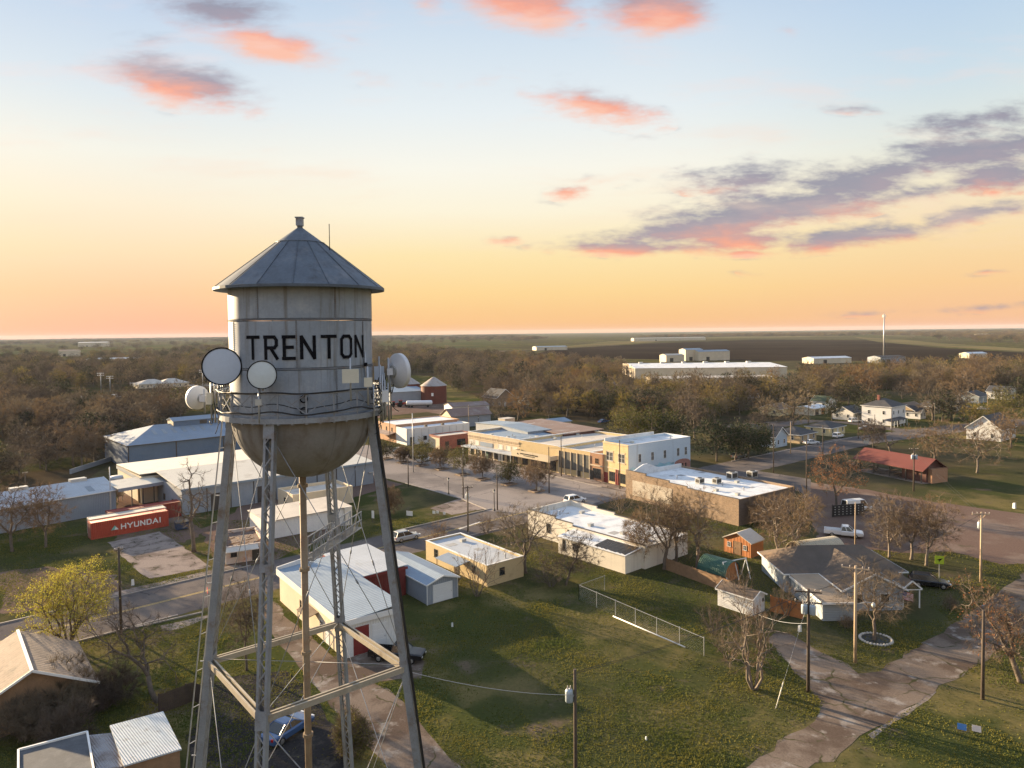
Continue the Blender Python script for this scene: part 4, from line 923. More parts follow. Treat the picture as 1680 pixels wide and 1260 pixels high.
# left block of Main Street
b, BW, BD = simple('brick_shop', 'low red brick shop with a tan roof left of the cream row', 'shop', (722,716), (689,714), (768,708), 4.0, rad(38), BR_RED, M_RTAN, 'flat')
win(b, 'R', BW*.62, .8, 3.0, 1.8, DFRAME, name='shop_window', bars=3); door(b, 'R', BW*.2, 1.1, 2.2, DFRAME); m = MB(); m.box(-.1, -.003, .2, BD-.2, .2, 3.4); m.build('front_panel', STUC_C, b)
b, BW, BD = simple('white_warehouse', 'long white metal warehouse with bright roof beyond the parking street', 'warehouse', (667,704), (648,699), (766,693), 5.0, rad(36), M_WHITEW, M_RWHITE, 'flat', trim=TRIM)
m = MB()
for k in range(9): m.box(BW*k/9+.05, BW*k/9+.15, -.06, -.003, 0, 4.6)
m.build('downpipe', ACM, b); door(b, 'R', BW*.08, 1.2, 2.3, DFRAME); win(b, 'R', BW*.28, 1.2, 1.2, 1.2, DFRAME)
m = MB(); m.box(BW*.35, BW*.35+.8, BD*.3, BD*.3+.8, 4.72, 5.3); m.box(BW*.62, BW*.62+.8, BD*.3, BD*.3+.8, 4.72, 5.3); m.build('roof_vent', TRIMD, b)
b, BW, BD = simple('orange_shop', 'orange brick shop front with white roof beside the white warehouse', 'shop', (649,697), (626,690), (735,684), 5.6, rad(36), BR_ORG, M_RWHITE, 'flat')
for k in range(3): win(b, 'L', BD*(.2+.3*k), 3.3, .8, 1.2, DFRAME)
m = MB(); m.hull8([(-2.5,.2,2.5),(-.02,.2,3.1),(-.02,BD-.2,3.1),(-2.5,BD-.2,2.5)], [(-2.5,.2,2.6),(-.02,.2,3.2),(-.02,BD-.2,3.2),(-2.5,BD-.2,2.6)]); m.build('awning', M_RRUST, b)
b, BW, BD = simple('tin_awning_shop', 'tan shop with rusty tin porch at the far street end', 'shop', (668,712), (640,705), (680,709), 3.2, rad(36), STUC_C, M_RRUST, 'shed', .5)
for k in range(4): win(b, 'L', BD*(.15+.22*k), .6, 1.3, 1.8, DFRAME, name='shop_window')
b, BW, BD = simple('timber_barn', 'dark metal barn with a sunlit tan gable end and rusty roof', 'barn', (741,683), (715,680), (799,677), 4.2, rad(30), M_GREYW, M_RRUST, 'gable', 2.2, 'X', over=.5)
m = MB(); m.box(-.08, -.003, .1, BD-.1, 0, 4.15); m.add([(-.08,.1,4.16),(-.08,BD-.1,4.16),(-.08,BD/2,6.1),(-.003,.1,4.16),(-.003,BD-.1,4.16),(-.003,BD/2,6.1)], [(2,1,0),(3,4,5),(0,1,4,3),(1,2,5,4),(2,0,3,5)]); m.build('gable_front', STUC_C, b)
b, BW, BD = simple('store_shed', 'low shed with white front and rusty roof behind dark barn', 'shed', (742,668), (734,664), (800,664), 4.0, rad(24), M_WHITEW, M_RRUST, 'gable', 1.2, 'X')
def grain_bin(u, v, rpx, label):
    p = at(u, v); r = rpx/F*p.y; t = thing('grain_bin', label, 'grain bin', (p.x, p.y, 0), 0.0, 'rusty grain bins by the yard')
    hh = 8.6; m = MB()
    m.lathe([(r, 0), (r, hh)], 28, 0, True)
    for k in range(10): m.lathe([(r+.005, hh*k/10+.1), (r+.06, hh*k/10+.18), (r+.005, hh*k/10+.26)], 28)
    m.build('wall', CW('mat_rusted_bin', (.17,.055,.04), 'Z', .3, .03, rough=.7, stain=((.10,.05,.04), .4, .2)) if 'mat_rusted_bin' not in MATS else MATS['mat_rusted_bin'], t)
    m = MB(); m.lathe([(r+.3, hh-.1), (r*.12, hh+r*.62), (0, hh+r*.66)], 28, 0, False); m.build('roof', mat('mat_bin_roof', (.34,.31,.29), .6, .3, .2, .3, stain=((.20,.12,.09), .5, .4)) if 'mat_bin_roof' not in MATS else MATS['mat_bin_roof'], t)
    m = MB(); m.box(-.5, .5, -r-.12, -r+.05, hh*.45, hh*.62); m.build('hatch', TRIM, t)
grain_bin(712, 661, 21, 'round rusty red grain bin with pale cone roof'); grain_bin(672, 657, 17, 'taller dark grain bin half hidden behind the right dish antenna')
b, BW, BD = simple('feed_store', 'grey metal feed store behind the right dish antenna', 'warehouse', (642,644), (622,638), (668,636), 6.0, rad(30), M_GREYW, M_RBLUE, 'gable', 1.5, 'X')
# ------------------------------------------------------------------ warehouses on the left
loc, ang, BW, BD = frame((188,803), (168,777), (0,833), 4.9, None)
o = at(190,803,4.4); q = at(0,834,4.4); f_ = at(168,777,4.8)
d = (o-q).normalized(); ANG = math.atan2(d.y, d.x)                   # wall runs left from the corner: local x along it
W_ = 46; D_ = 13.5; c = o-d*W_
b = thing('metal_warehouse', 'long grey metal warehouse with sunlit ribbed roof and ridge vents at left', 'warehouse', (c.x, c.y, 0), ANG)
walls(b, W_, D_, 4.3, M_GREYW); gable(b, W_, D_, 4.3, 1.6, 'X', M_RGREY, M_GREYW, .25, trim=TRIM)
SKY_L = mat('mat_skylight', (.20,.23,.26), .4, 0, .1, 1)
for x in (W_-3.2, W_-13, W_-22): m = MB(); m.box(x-2.6, x+.2, D_/2-.7, D_/2+.7, 5.8, 6.45); m.build('ridge_vent', ACM, b)
for x in (W_-4.4, W_-11.2, W_-18): m = MB(); m.hull8([(x, .9, 4.63), (x+1.1, .9, 4.63), (x+1.1, 3.4, 5.22), (x, 3.4, 5.22)], [(x, .9, 4.66), (x+1.1, .9, 4.66), (x+1.1, 3.4, 5.25), (x, 3.4, 5.25)]); m.build('skylight', SKY_L, b)
m = MB(); m.box(W_-1.2, W_-.9, -.14, -.003, 0, 4.2); m.build('downpipe', ACM, b); door(b, 'E', D_*.5, 3.5, 3.4, DFRAME, W=W_, slats=6)
# canopy between the warehouses
n1, n2 = at(192,803,4.6), at(278,798,4.6)
loc, ang, BW, BD = frame((194,803), (192,786), (298,800), 4.6, ANG); BD = 6.5
b = thing('loading_canopy', 'pale ribbed canopy roof on posts between two warehouses', 'canopy', loc, ang)
shed_roof(b, BW, BD, 4.6, 4.6, 5.1, M_RCREAM, .1, .14); m = MB(); m.box(-.05, BW+.1, -.2, -.12, 4.1, 4.72); m.build('fascia', M_GREYW, b)
for k in range(3):
    m = MB(); m.bar((BW*(.3+.25*k), .2, 0), (BW*(.3+.25*k), .2, 4.6), .16); m.build('post', TRIMD, b)
m = MB(); m.box(BW*.72, BW-.2, BD-.3, BD-.1, 0, 4.5); m.build('back_wall', STUC_Y, b)
# big warehouse with the cream roof
o = at(298,803,5.0); r = at(612,757,5.0); d = r-o; ANG2 = math.atan2(d.y, d.x); W2 = d.length
b = thing('roof_warehouse', 'big warehouse with broad cream ribbed roof behind the tower legs', 'warehouse', (o.x, o.y, 0), ANG2)
D2 = 16.0
walls(b, W2, D2, 4.9, M_GREYW); shed_roof(b, W2, D2, 4.92, 4.92, 6.1, M_RCREAM, .25, .14)
m = MB(); m.box(-.25, W2+.25, -.33, -.27, 4.6, 5.05); m.build('fascia', M_RBLUE, b)
m = MB()
for k in range(1, 9): m.box(W2*k/9-.08, W2*k/9+.08, -.10, -.003, 0, 4.6)
m.build('downpipe', TRIMD, b)
for k in (1, 3): door(b, 'R', W2*(k+.5)/9, 3.0, 3.2, TRIMD, slats=6)
win(b, 'L', D2*.7, 1.2, 1.2, 1.2, DFRAME); door(b, 'L', D2*.35, 1.1, 2.1, DFRAME)
m = MB(); m.box(W2-1.3, W2-.2, -.5, -.11, 2.6, 2.75); m.build('lamp_shelf', ACM, b)
ex = Vector((math.cos(ANG2), math.sin(ANG2), 0)); ey = Vector((-ex.y, ex.x, 0))
o2 = o+ey*(D2+.3)-ex*3.0
b = thing('back_warehouse', 'rear warehouse with cream roof running behind the broad one', 'warehouse', (o2.x, o2.y, 0), ANG2)
W3, D3 = W2+2, 19
walls(b, W3, D3, 5.3, M_CREAMW); shed_roof(b, W3, D3, 5.9, 5.9, 5.4, M_RCREAM, .2, .14); m = MB(); m.box(.2, W3-.2, .2, D3-.2, 5.3, 5.38); m.build('ceiling', ACM, b)
m = MB(); m.box(-.26, -.2, -.2, D3, 4.6, 5.3); m.build('fascia', M_GREYW, b)
m = MB(); m.lathe([(0, 5.3), (1.2, 5.3), (1.3, 4.9), (1.3, 1.2), (0, 1.0)], 18, c=(-3.2, 5.5, 0)); tk = thing('round_tank', 'dark round tank beside the cream warehouse', 'tank', (o2.x, o2.y, 0), ANG2); m.build('shell', GALV, tk)
m = MB()
for k in range(4): m.bar((-3.2+math.cos(k*1.57)*1.0, 5.5+math.sin(k*1.57), 0), (-3.2+math.cos(k*1.57)*1.0, 5.5+math.sin(k*1.57), 1.3), .1)
m.build('leg', TRIMD, tk)
# blue hipped building behind
o = at(210,731,6.2); r = at(372,714,6.2); d = r-o; ANG3 = math.atan2(d.y, d.x); W4 = d.length*1.55; D4 = 24
b = thing('blue_metal_hall', 'blue metal hall with hipped grey roof and roof monitor', 'hall', (o.x, o.y, 0), ANG3)
walls(b, W4, D4, 6.2, M_BLUEW); hip(b, W4, D4, 6.2, 3.3, M_RBLUEX, .4, ins=9.5, trim=TRIMD)
mo = thing and MB(); x0, x1 = W4*.36, W4*.9; yc = D4/2
mo.box(x0, x1, yc-2.6, yc+2.6, 8.6, 10.3); mo_o = mo.build('monitor', M_BLUEW, b)
m = MB()
for sg in (-1, 1): m.hull8([(x0-.3, yc+sg*2.9, 10.2), (x1+.3, yc+sg*2.9, 10.2), (x1+.3, yc, 11.0), (x0-.3, yc, 11.0)], [(x0-.3, yc+sg*2.9, 10.32), (x1+.3, yc+sg*2.9, 10.32), (x1+.3, yc, 11.12), (x0-.3, yc, 11.12)])
m.build('monitor_roof', M_RBLUEX, mo_o)
m = MB(); m.box(x0-.05, x0-.003, yc-2.5, yc+2.5, 8.7, 10.3); m.add([(x0-.05, yc-2.6, 10.31), (x0-.05, yc+2.6, 10.31), (x0-.05, yc, 10.98)], [(2,1,0)]); m.build('monitor_end', STUC_C, mo_o)
m = MB(); m.box(x0+7, x0+9, yc-2.65, yc-2.603, 9.0, 10.0); m.build('louvre', TRIMD, mo_o)
m = MB()
for x in (0, W4*.3, W4*.62): m.box(x-.12, x+.12, -.12, -.003, 0, 6.1)
m.build('column_trim', TRIMD, b)
for i in range(6):
    x = W4*(.20+.065*i); m = MB(); m.hull8([(x, 5.2, 7.62), (x+.9, 5.2, 7.62), (x+.9, 8.4, 8.50), (x, 8.4, 8.50)], [(x, 5.2, 7.70), (x+.9, 5.2, 7.70), (x+.9, 8.4, 8.58), (x, 8.4, 8.58)]); m.build('skylight', MATS['mat_skylight'], b)
# long low fence / rail wall climbing behind the left warehouse
a, c = at(115,778), at(195,752); m = MB(); m.bar(a+Vector((0,0,.6)), c+Vector((0,0,.6)), 1.2, .25, (0,0,1)); tag(m.build('low_wall', M_GREYW), 'low grey wall running up to the cream warehouse corner', 'wall')
# ------------------------------------------------------------------ shipping containers
RED_C = CW('mat_container_red', (.42,.075,.045), 'X', .28, .035, rough=.55, metal=.1, stain=((.28,.06,.04), .3, .6)); GREY_C = CW('mat_container_grey', (.50,.48,.43), 'X', .28, .035, stain=((.34,.31,.26), .3, .6)); DRED_C = CW('mat_container_dark', (.24,.045,.035), 'X', .28, .035)
REDP = mat('mat_container_plain', (.40,.07,.042), .55, .1, .12, .6)
def container(u, v, ang, m, mp, label, L=12.19, z=0.0, off=(0,0)):
    p = at(u, v); ex = Vector((math.cos(ang), math.sin(ang), 0)); ey = Vector((-ex.y, ex.x, 0)); p = p+ex*off[0]+ey*off[1]
    t = thing('shipping_container', label, 'shipping container', (p.x, p.y, z), ang)
    b_ = MB(); b_.box(.06, L-.06, .05, 2.39, .16, 2.72); b_.build('body', m, t)
    f = MB()
    for x in (0, L-.16):
        for y in (0, 2.28): f.box(x, x+.16, y, y+.16, 0, 2.78)
    for y in (0, 2.32): f.box(.16, L-.16, y, y+.12, 0, .17); f.box(.16, L-.16, y, y+.12, 2.66, 2.785)
    for x in (0, L-.12): f.box(x, x+.12, .16, 2.28, 0, .17); f.box(x, x+.12, .16, 2.28, 2.66, 2.785)
    f.build('frame', mp, t)
    d_ = MB()
    for y in (.18, 1.24): d_.box(-.03, .045, y, y+1.02, .19, 2.64)
    dd = d_.build('door', mp, t); d_ = MB()
    for y in (.45, .9, 1.55, 2.0): d_.bar((-.06, y, .2), (-.06, y, 2.62), .04)
    d_.build('lock_rod', GALV, dd)
    return t
CA = math.atan2((at(288,861)-at(150,886)).y, (at(288,861)-at(150,886)).x)
ct = container(150, 886, CA, RED_C, REDP, 'red shipping container lettered HYUNDAI with a teal triangle mark')
lg = MB(); LW = mat('mat_letter_white', (.72,.70,.68), .6, 0, .1, 2)
x = 4.55
for ch, wd in zip('HYUNDAI', (.72,.78,.72,.74,.74,.80,.2)):
    letter(lg, ch, lambda X_, Y_, l, x=x: (x+X_, .012-l-.02, 1.0+Y_), wd, .80, .19, sub=1); x += wd+.27
lg.build('lettering', LW, ct)
lg = MB(); TEAL = mat('mat_teal', (.16,.40,.36), .6, 0, .1, 2); lg.add([(2.95,-.009,1.02),(4.15,-.009,1.02),(3.55,-.009,1.80)], [(0,1,2)]); lg.build('emblem', TEAL, ct)
lg = MB(); lg.add([(3.5,-.013,1.02),(4.15,-.013,1.02),(3.70,-.013,1.55)], [(0,1,2)]); lg.build('emblem_wing', LW, ct)
container(150, 886, CA, GREY_C, mat('mat_container_grey_plain', (.46,.44,.40), .6, .1, .12, .6), 'pale grey shipping container standing behind the red one', off=(.5, 2.9))
container(150, 886, CA, DRED_C, DRED_C, 'dark red container behind the lettered red container', L=12.19, off=(4.0, 5.8))
p = at(290, 872); db = thing('dumpster', 'dark blue dumpster beside the end of the red container', 'dumpster', (p.x, p.y, 0), CA)
BLUED = mat('mat_dumpster_blue', (.035,.06,.12), .5, .1, .15, 1)
m = MB(); m.hull8([(.15,.15,.15),(2.0,.15,.15),(2.0,1.35,.15),(.15,1.35,.15)], [(0,0,1.3),(2.15,0,1.3),(2.15,1.5,1.5),(0,1.5,1.5)]); m.build('bin', BLUED, db)
m = MB(); m.hull8([(-.05,-.05,1.32),(2.2,-.05,1.32),(2.2,1.55,1.52),(-.05,1.55,1.52)], [(-.05,-.05,1.40),(2.2,-.05,1.40),(2.2,1.55,1.60),(-.05,1.55,1.60)]); m.build('lid', TARP, db)
# ------------------------------------------------------------------ derelict shack, white store and boxes behind the tower
b, BW, BD = simple('derelict_shack', 'small derelict white shack with peeling orange paint and open roof', 'shack', (370,898), (331,875), (432,884), 2.6, rad(28), mat('mat_peeling_paint', (.58,.50,.44), .9, 0, .15, .5, stain=((.42,.17,.07), .55, .6), streak=((.3,.25,.2), .4, .8)), mat('mat_debris', (.14,.10,.085), .95, 0, .4, 1.5, .2, 4), 'flat', p=.5)
win(b, 'R', BW*.2, 1.0, .9, 1.0, DFRAME); door(b, 'R', BW*.75, .9, 2.0, DFRAME); win(b, 'L', BD*.4, 1.1, .7, .9, DFRAME)
m = MB(); m.hull8([(-.1,-1.6,2.1),(BW*.8,-1.6,2.1),(BW*.8,-.02,2.4),(-.1,-.02,2.4)], [(-.1,-1.6,2.2),(BW*.8,-1.6,2.2),(BW*.8,-.02,2.5),(-.1,-.02,2.5)]); m.build('awning', M_RTAN, b)
rr = random.Random(21); m = MB()
for i in range(26):
    c = Vector((rr.uniform(.4, BW-.4), rr.uniform(.4, BD-.4), 2.3+rr.uniform(0, .5))); dv = Vector((rr.uniform(-1,1), rr.uniform(-1,1), rr.uniform(-.25,.35))); m.bar(c, c+dv*1.1, .14, .03)
m.build('fallen_rafter', WOOD, b)
b, BW, BD = simple('white_store', 'low white ribbed store with pale flat roof behind the riser pipe', 'store', (440,856), (385,842), (563,828), 3.0, rad(38), M_WHITEW, M_RTAN, 'shed', .2)
m = MB(); m.box(BW-1.2, BW+.2, -.4, 0-.003, 0, 3.3); m.build('end_pier', STUC_W, b)
b, BW, BD = simple('block_store', 'small cream block store with parapet under the tank bowl', 'store', (480,812), (460,800), (560,790), 3.4, rad(38), STUC_C, M_RTAN, 'flat', p=.6)
win(b, 'L', BD*.5, 1.2, 1.0, 1.0, DFRAME)
# ------------------------------------------------------------------ lower left roofs
def patch(N, L_, R__, z, name, label, m, th=.12, dz=(0,0,0), wall=None, cat='shed'):
    o, l, r = at(*N, z+dz[0]), at(*L_, z+dz[1]), at(*R__, z+dz[2]); f = l+r-o
    c = (o+l+r+f)/4; t = thing(name, label, cat, (c.x, c.y, 0))
    q = [p-Vector((c.x, c.y, 0)) for p in (o, r, f, l)]
    mb = MB(); mb.hull8([p-Vector((0,0,th)) for p in q], q); mb.build('roof', m, t)
    mb = MB(); ins = [p.lerp(Vector((0,0,p.z)), .05) for p in q]
    mb.hull8([Vector((p.x,p.y,-.05)) for p in ins], [Vector((p.x,p.y,p.z-th-.004)) for p in ins]); mb.build('wall', wall or M_GREYW, t)
    return t, q
CORR_P = CW('mat_patched_tin', (.48,.53,.58), 'S', .25, .03, stain=((.15,.14,.14), .25, 1.2)); CORR_R = CW('mat_rust_streaked_tin', (.36,.36,.38), 'S', .25, .03, streak=((.16,.10,.07), .6, .5))
patch((203,1256), (180,1190), (298,1228), 2.6, 'tin_shed', 'tin roofed shed with bright corrugated sheets by the tower ladder', CORR_P, dz=(0,.2,0), wall=WOOD)
patch((158,1262), (146,1206), (203,1257), 2.2, 'lean_to', 'low lean-to with rust streaked tin roof between two sheds', CORR_R, wall=WOOD)
t, q = patch((154,1266), (30,1302), (143,1202), 2.6, 'flat_shed', 'dark flat roofed shed with a white roof edge in the bottom corner', mat('mat_dark_felt', (.085,.09,.10), .9, 0, .3, .7, stain=((.18,.18,.18), .35, .4)), dz=(0,0,0), wall=M_GREYW)
mb = MB()
for i in range(4): a, c = q[i], q[(i+1) % 4]; mb.bar(a+Vector((0,0,.04)), c+Vector((0,0,.04)), .22, .14, (0,0,1))
mb.build('roof_edge', TRIM, t)
# house with the worn shingle roof at the left edge
rg0, rg1 = at(25,1020,5.4), at(52,1105,4.9)
dv = (rg1-rg0); an = math.atan2(dv.y, dv.x)
b = thing('shingle_house', 'old house with worn brown shingle roof at the left edge', 'house', (rg1.x, rg1.y, 0), an+math.pi)
LL = 11.0; m = MB(); m.box(.3, LL, -4.6, 4.6, -.05, 2.7); m.build('wall', WOOD, b)
SHW = mat('mat_worn_shingles', (.26,.20,.155), .9, 0, .25, .5, .05, 6, corr=('X', .5, .012), stain=((.14,.11,.09), .45, .8)); m = MB()
for sg in (-1, 1): m.hull8([(-.2, sg*5.1, 2.45), (LL, sg*5.1, 2.45), (LL, 0, 5.1), (-.2, 0, 5.1)], [(-.2, sg*5.1, 2.57), (LL, sg*5.1, 2.57), (LL, 0, 5.22), (-.2, 0, 5.22)])
m.build('roof', SHW, b); m = MB(); m.add([(.3,-4.6,2.7),(.3,4.6,2.7),(.3,0,5.05)], [(0,1,2)]); m.build('gable', WOOD, b)
m = MB(); m.bar((-.25,0,5.2), (-.25,-5.1,2.52), .2, .06, (0,0,1)); m.bar((-.25,0,5.2), (-.25,5.1,2.52), .2, .06, (0,0,1)); m.bar((-.2,0,5.25), (LL,0,5.25), .25, .05, (0,1,0)); m.build('fascia', TRIM, b)
# ------------------------------------------------------------------ helpers for small things
def projpx(p):
    d = Vector(p)-Vector((0,0,CH)); z = d.dot(fwd); return 840+F*d.dot(rgt)/z, CY-F*d.dot(upv)/z
def zat(u, v, vt):
    p = at(u, v); lo, hi = 0.0, 70.0
    for _ in range(40):
        m_ = (lo+hi)/2
        if projpx((p.x, p.y, m_))[1] > vt: lo = m_
        else: hi = m_
    return lo
GX = Vector((math.cos(A40), math.sin(A40), 0)); GY = Vector((-GX.y, GX.x, 0))
# ------------------------------------------------------------------ antennas on the tower balcony
def dish(u, v, dy, r, face, label, deep=.55, m=None, radome=None, back=False):
    p = aty(u, v, TY+dy); d = Vector(face).normalized(); q = d.to_track_quat('Z', 'Y').to_matrix()
    t = thing('dish_antenna', label, 'dish antenna', p); t['group'] = 'dish antennas on the water tower'; del t['group']
    mb = MB()
    if radome: mb.lathe([(0, -deep*.9), (r*.25, -deep*.88), (r*.8, -deep*.45), (r*1.0, -.12), (r*1.0, .08), (r*.97, .08)], 40, rot=q); mb.build('shroud', m or WHITEP, t)
    else: mb.lathe([(r*.22, -deep*.95), (r*.6, -deep*.72), (r*.97, -deep*.42), (r*1.0, -deep*.38), (r*1.0, .02), (r*.98, .02), (r*.96, -deep*.35), (0, -deep*.6)], 40, rot=q); mb.build('reflector', m or WHITEP, t)
    if radome:
        mb = MB(); mb.lathe([(r*.965, .07), (r*.9, .085), (0, .11)], 40, rot=q); mb.build('radome', radome, t)
        mb = MB(); mb.lathe([(r*1.005, .02), (r*1.03, .03), (r*1.03, .10), (r*.965, .10), (r*.965, .075)], 40, rot=q); mb.build('rim', BLACKP, t)
    mb = MB(); mb.lathe([(r*.35, -deep*1.0), (r*.35, -deep*.82), (r*.2, -deep*.8)], 20, rot=q); mb.lathe([(0, -deep*1.02), (r*.33, -deep*1.02)], 20, rot=q); mb.build('hub', ACM, t)
    mb = MB(); c = q @ Vector((0, 0, -deep*1.22)); mb.box(c.x-.16, c.x+.16, c.y-.14, c.y+.14, c.z-.18, c.z+.18); mb.build('radio_box', WHITEP, t)
    c2 = q @ Vector((0, 0, -deep*1.45)); mb = MB(); mb.tube([(c2.x, c2.y, c2.z-r*1.2), (c2.x, c2.y, c2.z+r*.8)], .055, 8); mb.bar(c, c2, .1); mb.build('mounting_pole', GALV, t)
    return t
dish(364, 601, -3.3, .93, (.35, -1, .06), 'largest round grey blue dish antenna facing the camera at left of the tank', .6, WHITEP, RADOME)
dish(430, 615, -4.6, .68, (.30, -1, .03), 'small round pale dish antenna in front of the tank below the letters', .4, WHITEP, RADOME2)
dish(322, 652, .2, .66, (-.9, .55, .06), 'small white dish antenna turned away at far left below the largest one', .5)
dish(657, 608, .6, .98, (.80, .75, .05), 'white dish antenna seen from behind at right of the tank', .55)
def panel(u, v, dy, w_, h_, label, face, m=CREAM, name='panel_antenna'):
    p = aty(u, v, TY+dy); an = math.atan2(face[1], face[0])+math.pi/2; t = thing(name, label, 'panel antenna' if name[0] == 'p' else 'equipment box', p, an)
    mb = MB(); mb.box(-w_/2, w_/2, -.06, .06, -h_/2, h_/2); mb.build('housing', m, t)
    mb = MB(); mb.tube([(0, .12, -h_/2-.9), (0, .12, h_/2+.55)], .04, 8); mb.build('mounting_pole', GALV, t)
    return t
panel(575, 617, -4.45, .80, .68, 'square cream panel antenna under the last letters', (.25, -1)); panel(604, 627, -4.1, .40, .46, 'smaller square cream panel antenna at the right of the tank', (.35, -1)); panel(344, 654, -.9, .30, .62, 'upright cream box antenna beside the small far left dish', (-.2, -1))
panel(424, 660, -4.7, .30, .30, 'small grey equipment box on the balcony under the pale dish', (.2, -1), ACM, 'equipment_box'); panel(632, 650, -2.0, .34, .62, 'pale grey equipment box hanging under the right dish', (.3, -1), WHITEP, 'equipment_box'); panel(600, 603-5, -1.2, .16, .2, 'tiny dark floodlight box at the right edge of the tank', (.4, -1), BLACKP, 'equipment_box')
panel(622, 612, .4, .55, .75, 'blue tinted panel antenna beside the right dish', (.2, -1), RADOME)
# ------------------------------------------------------------------ houses
def house(N, W_, D_, h, rise, wm, rm, label, ang=A40, axis='X', kind='gable', name='house', trim=TRIM, wins='LR', porch=None, chim=False, base=True):
    """N: photo pixel of the near base corner"""
    p = at(*N); b = thing(name, label, 'house', p, ang); walls(b, W_, D_, h, wm)
    if kind == 'gable': ro = gable(b, W_, D_, h, rise, axis, rm, wm, .4, trim=trim)
    else: ro = hip(b, W_, D_, h, rise, rm, trim=trim)
    nst = 2 if h > 4.5 else 1
    for s in range(nst):
        z = .9+s*2.9
        if 'R' in wins:
            k = max(2, int(W_/3.2))
            for i in range(k):
                if s == 0 and i == k//2 and k > 2: door(b, 'R', W_*(i+.5)/k, .95, 2.05, WHITED if wm is not SIDE_W else DFRAME)
                else: win(b, 'R', W_*(i+.5)/k, z, .9, 1.25, TRIM, bars=0)
        if 'L' in wins:
            k = max(2, int(D_/3.4))
            for i in range(k): win(b, 'L', D_*(i+.5)/k, z, .9, 1.25, TRIM, bars=0)
    if porch:
        x0, x1, dp = porch; m = MB(); m.hull8([(x0*W_, -dp, 2.2), (x1*W_, -dp, 2.2), (x1*W_, -.01, 2.6), (x0*W_, -.01, 2.6)], [(x0*W_, -dp, 2.3), (x1*W_, -dp, 2.3), (x1*W_, -.01, 2.75), (x0*W_, -.01, 2.75)]); po = m.build('porch_roof', rm, b)
        n = max(2, int((x1-x0)*W_/2.2))
        for i in range(n): m = MB(); x = (x0+(x1-x0)*(i+.1)/(n-.8))*W_; m.bar((x, -dp+.1, 0), (x, -dp+.1, 2.2), .12); m.build('post', TRIM, po)
    if chim: m = MB(); m.box(W_*.3, W_*.3+.8, D_*.55, D_*.55+.8, h+rise*.4, h+rise+1.0); m.box(W_*.3-.08, W_*.3+.88, D_*.55-.08, D_*.55+.88, h+rise+1.001, h+rise+1.15); m.build('chimney', BR_RED, ro)
    return b
# blue-grey house in the middle right
q0, q1, q2, q3 = at(1288,938,2.6), at(1472,930,2.6), at(1383,968,2.6), at(1466,957,2.6)
loc = (q0.x, q0.y-.3, 0); ang = rad(1); BW = q1.x-q0.x; BD = 8.5
hs = thing('grey_house', 'blue grey house with brown shingle roofs and white fascia by the dirt lot', 'house', loc, ang)
walls(hs, BW, BD, 2.6, SIDE_G); hip(hs, BW, BD, 2.6, 2.2, SH_GREY, .45, ins=3.4, trim=TRIM)
wx0, wx1 = q2.x-q0.x, q3.x-q0.x; wy = q2.y-q0.y+.3; wm_ = (wx0+wx1)/2
m = MB(); m.box(wx0, wx1, wy, -.01, -.05, 2.6); wg = m.build('wing', SIDE_G, hs)
m = MB()
for xs in (wx0-.4, wx1+.4): m.hull8([(xs, wy-.5, 2.5), (wm_, wy-.5, 4.5), (wm_, 3.4, 4.5), (xs, 3.4, 2.5)], [(xs, wy-.5, 2.62), (wm_, wy-.5, 4.62), (wm_, 3.4, 4.62), (xs, 3.4, 2.62)])
wr = m.build('wing_roof', SH_GREY, wg); m = MB(); m.add([(wx0, wy, 2.6), (wx1, wy, 2.6), (wm_, wy, 4.48)], [(0,1,2)]); m.build('gable', SIDE_G, wg); m = MB()
for xs in (wx0-.4, wx1+.4): m.bar((xs, wy-.53, 2.56), (wm_, wy-.53, 4.56), .2, .06, (0,0,1)); m.bar((xs, wy-.5, 2.54), (xs, -.5, 2.54), .18, .06, (0,0,1))
m.build('fascia', TRIM, wr)
dW = wx1-wx0
for x in (.25, .7):
    f = MB(); c = wx0+dW*x; f.box(c-.6, c+.6, wy-.05, wy+.02, .9, 2.1); wo = f.build('window', TRIM, wg); f = MB(); f.box(c-.5, c+.5, wy-.07, wy-.051, 1.0, 2.0); f.build('pane', GLASS, wo)
m = MB(); dp = wy-3.0; x0, x1 = wx1+.4, wx1+2.4; xm = (x0+x1)/2
for xs in (x0-.2, x1+.2): m.hull8([(xs, wy+.4, 2.3), (xm, wy+.4, 3.3), (xm, wy+6.0, 3.3), (xs, wy+6.0, 2.3)], [(xs, wy+.4, 2.4), (xm, wy+.4, 3.4), (xm, wy+6.0, 3.4), (xs, wy+6.0, 2.4)])
pr = m.build('carport_roof', SH_GREY, hs); m = MB()
for xs in (x0-.2, x1+.2): m.bar((xs, wy+.36, 2.36), (xm, wy+.36, 3.36), .18, .06, (0,0,1))
m.bar((x0-.2, wy+.36, 2.32), (x1+.2, wy+.36, 2.32), .12, .05, (0,0,1)); m.build('fascia', TRIM, pr)
for xs in (x0, x1): m = MB(); m.bar((xs, wy+.6, 0), (xs, wy+.6, 2.3), .12); m.build('post', TRIM, pr)
p0 = at(1352,990,2.2); sx0, sx1, sy = .3, wx0-.02, p0.y-q0.y+.3
m = MB(); m.box(sx0+.3, sx1, sy+.3, -.02, -.05, 2.1); sr = m.build('side_room', SIDE_G, hs)
m = MB(); m.hull8([(sx0, sy, 2.12), (sx1, sy, 2.12), (sx1, -.3, 2.45), (sx0, -.3, 2.45)], [(sx0, sy, 2.22), (sx1, sy, 2.22), (sx1, -.3, 2.55), (sx0, -.3, 2.55)])
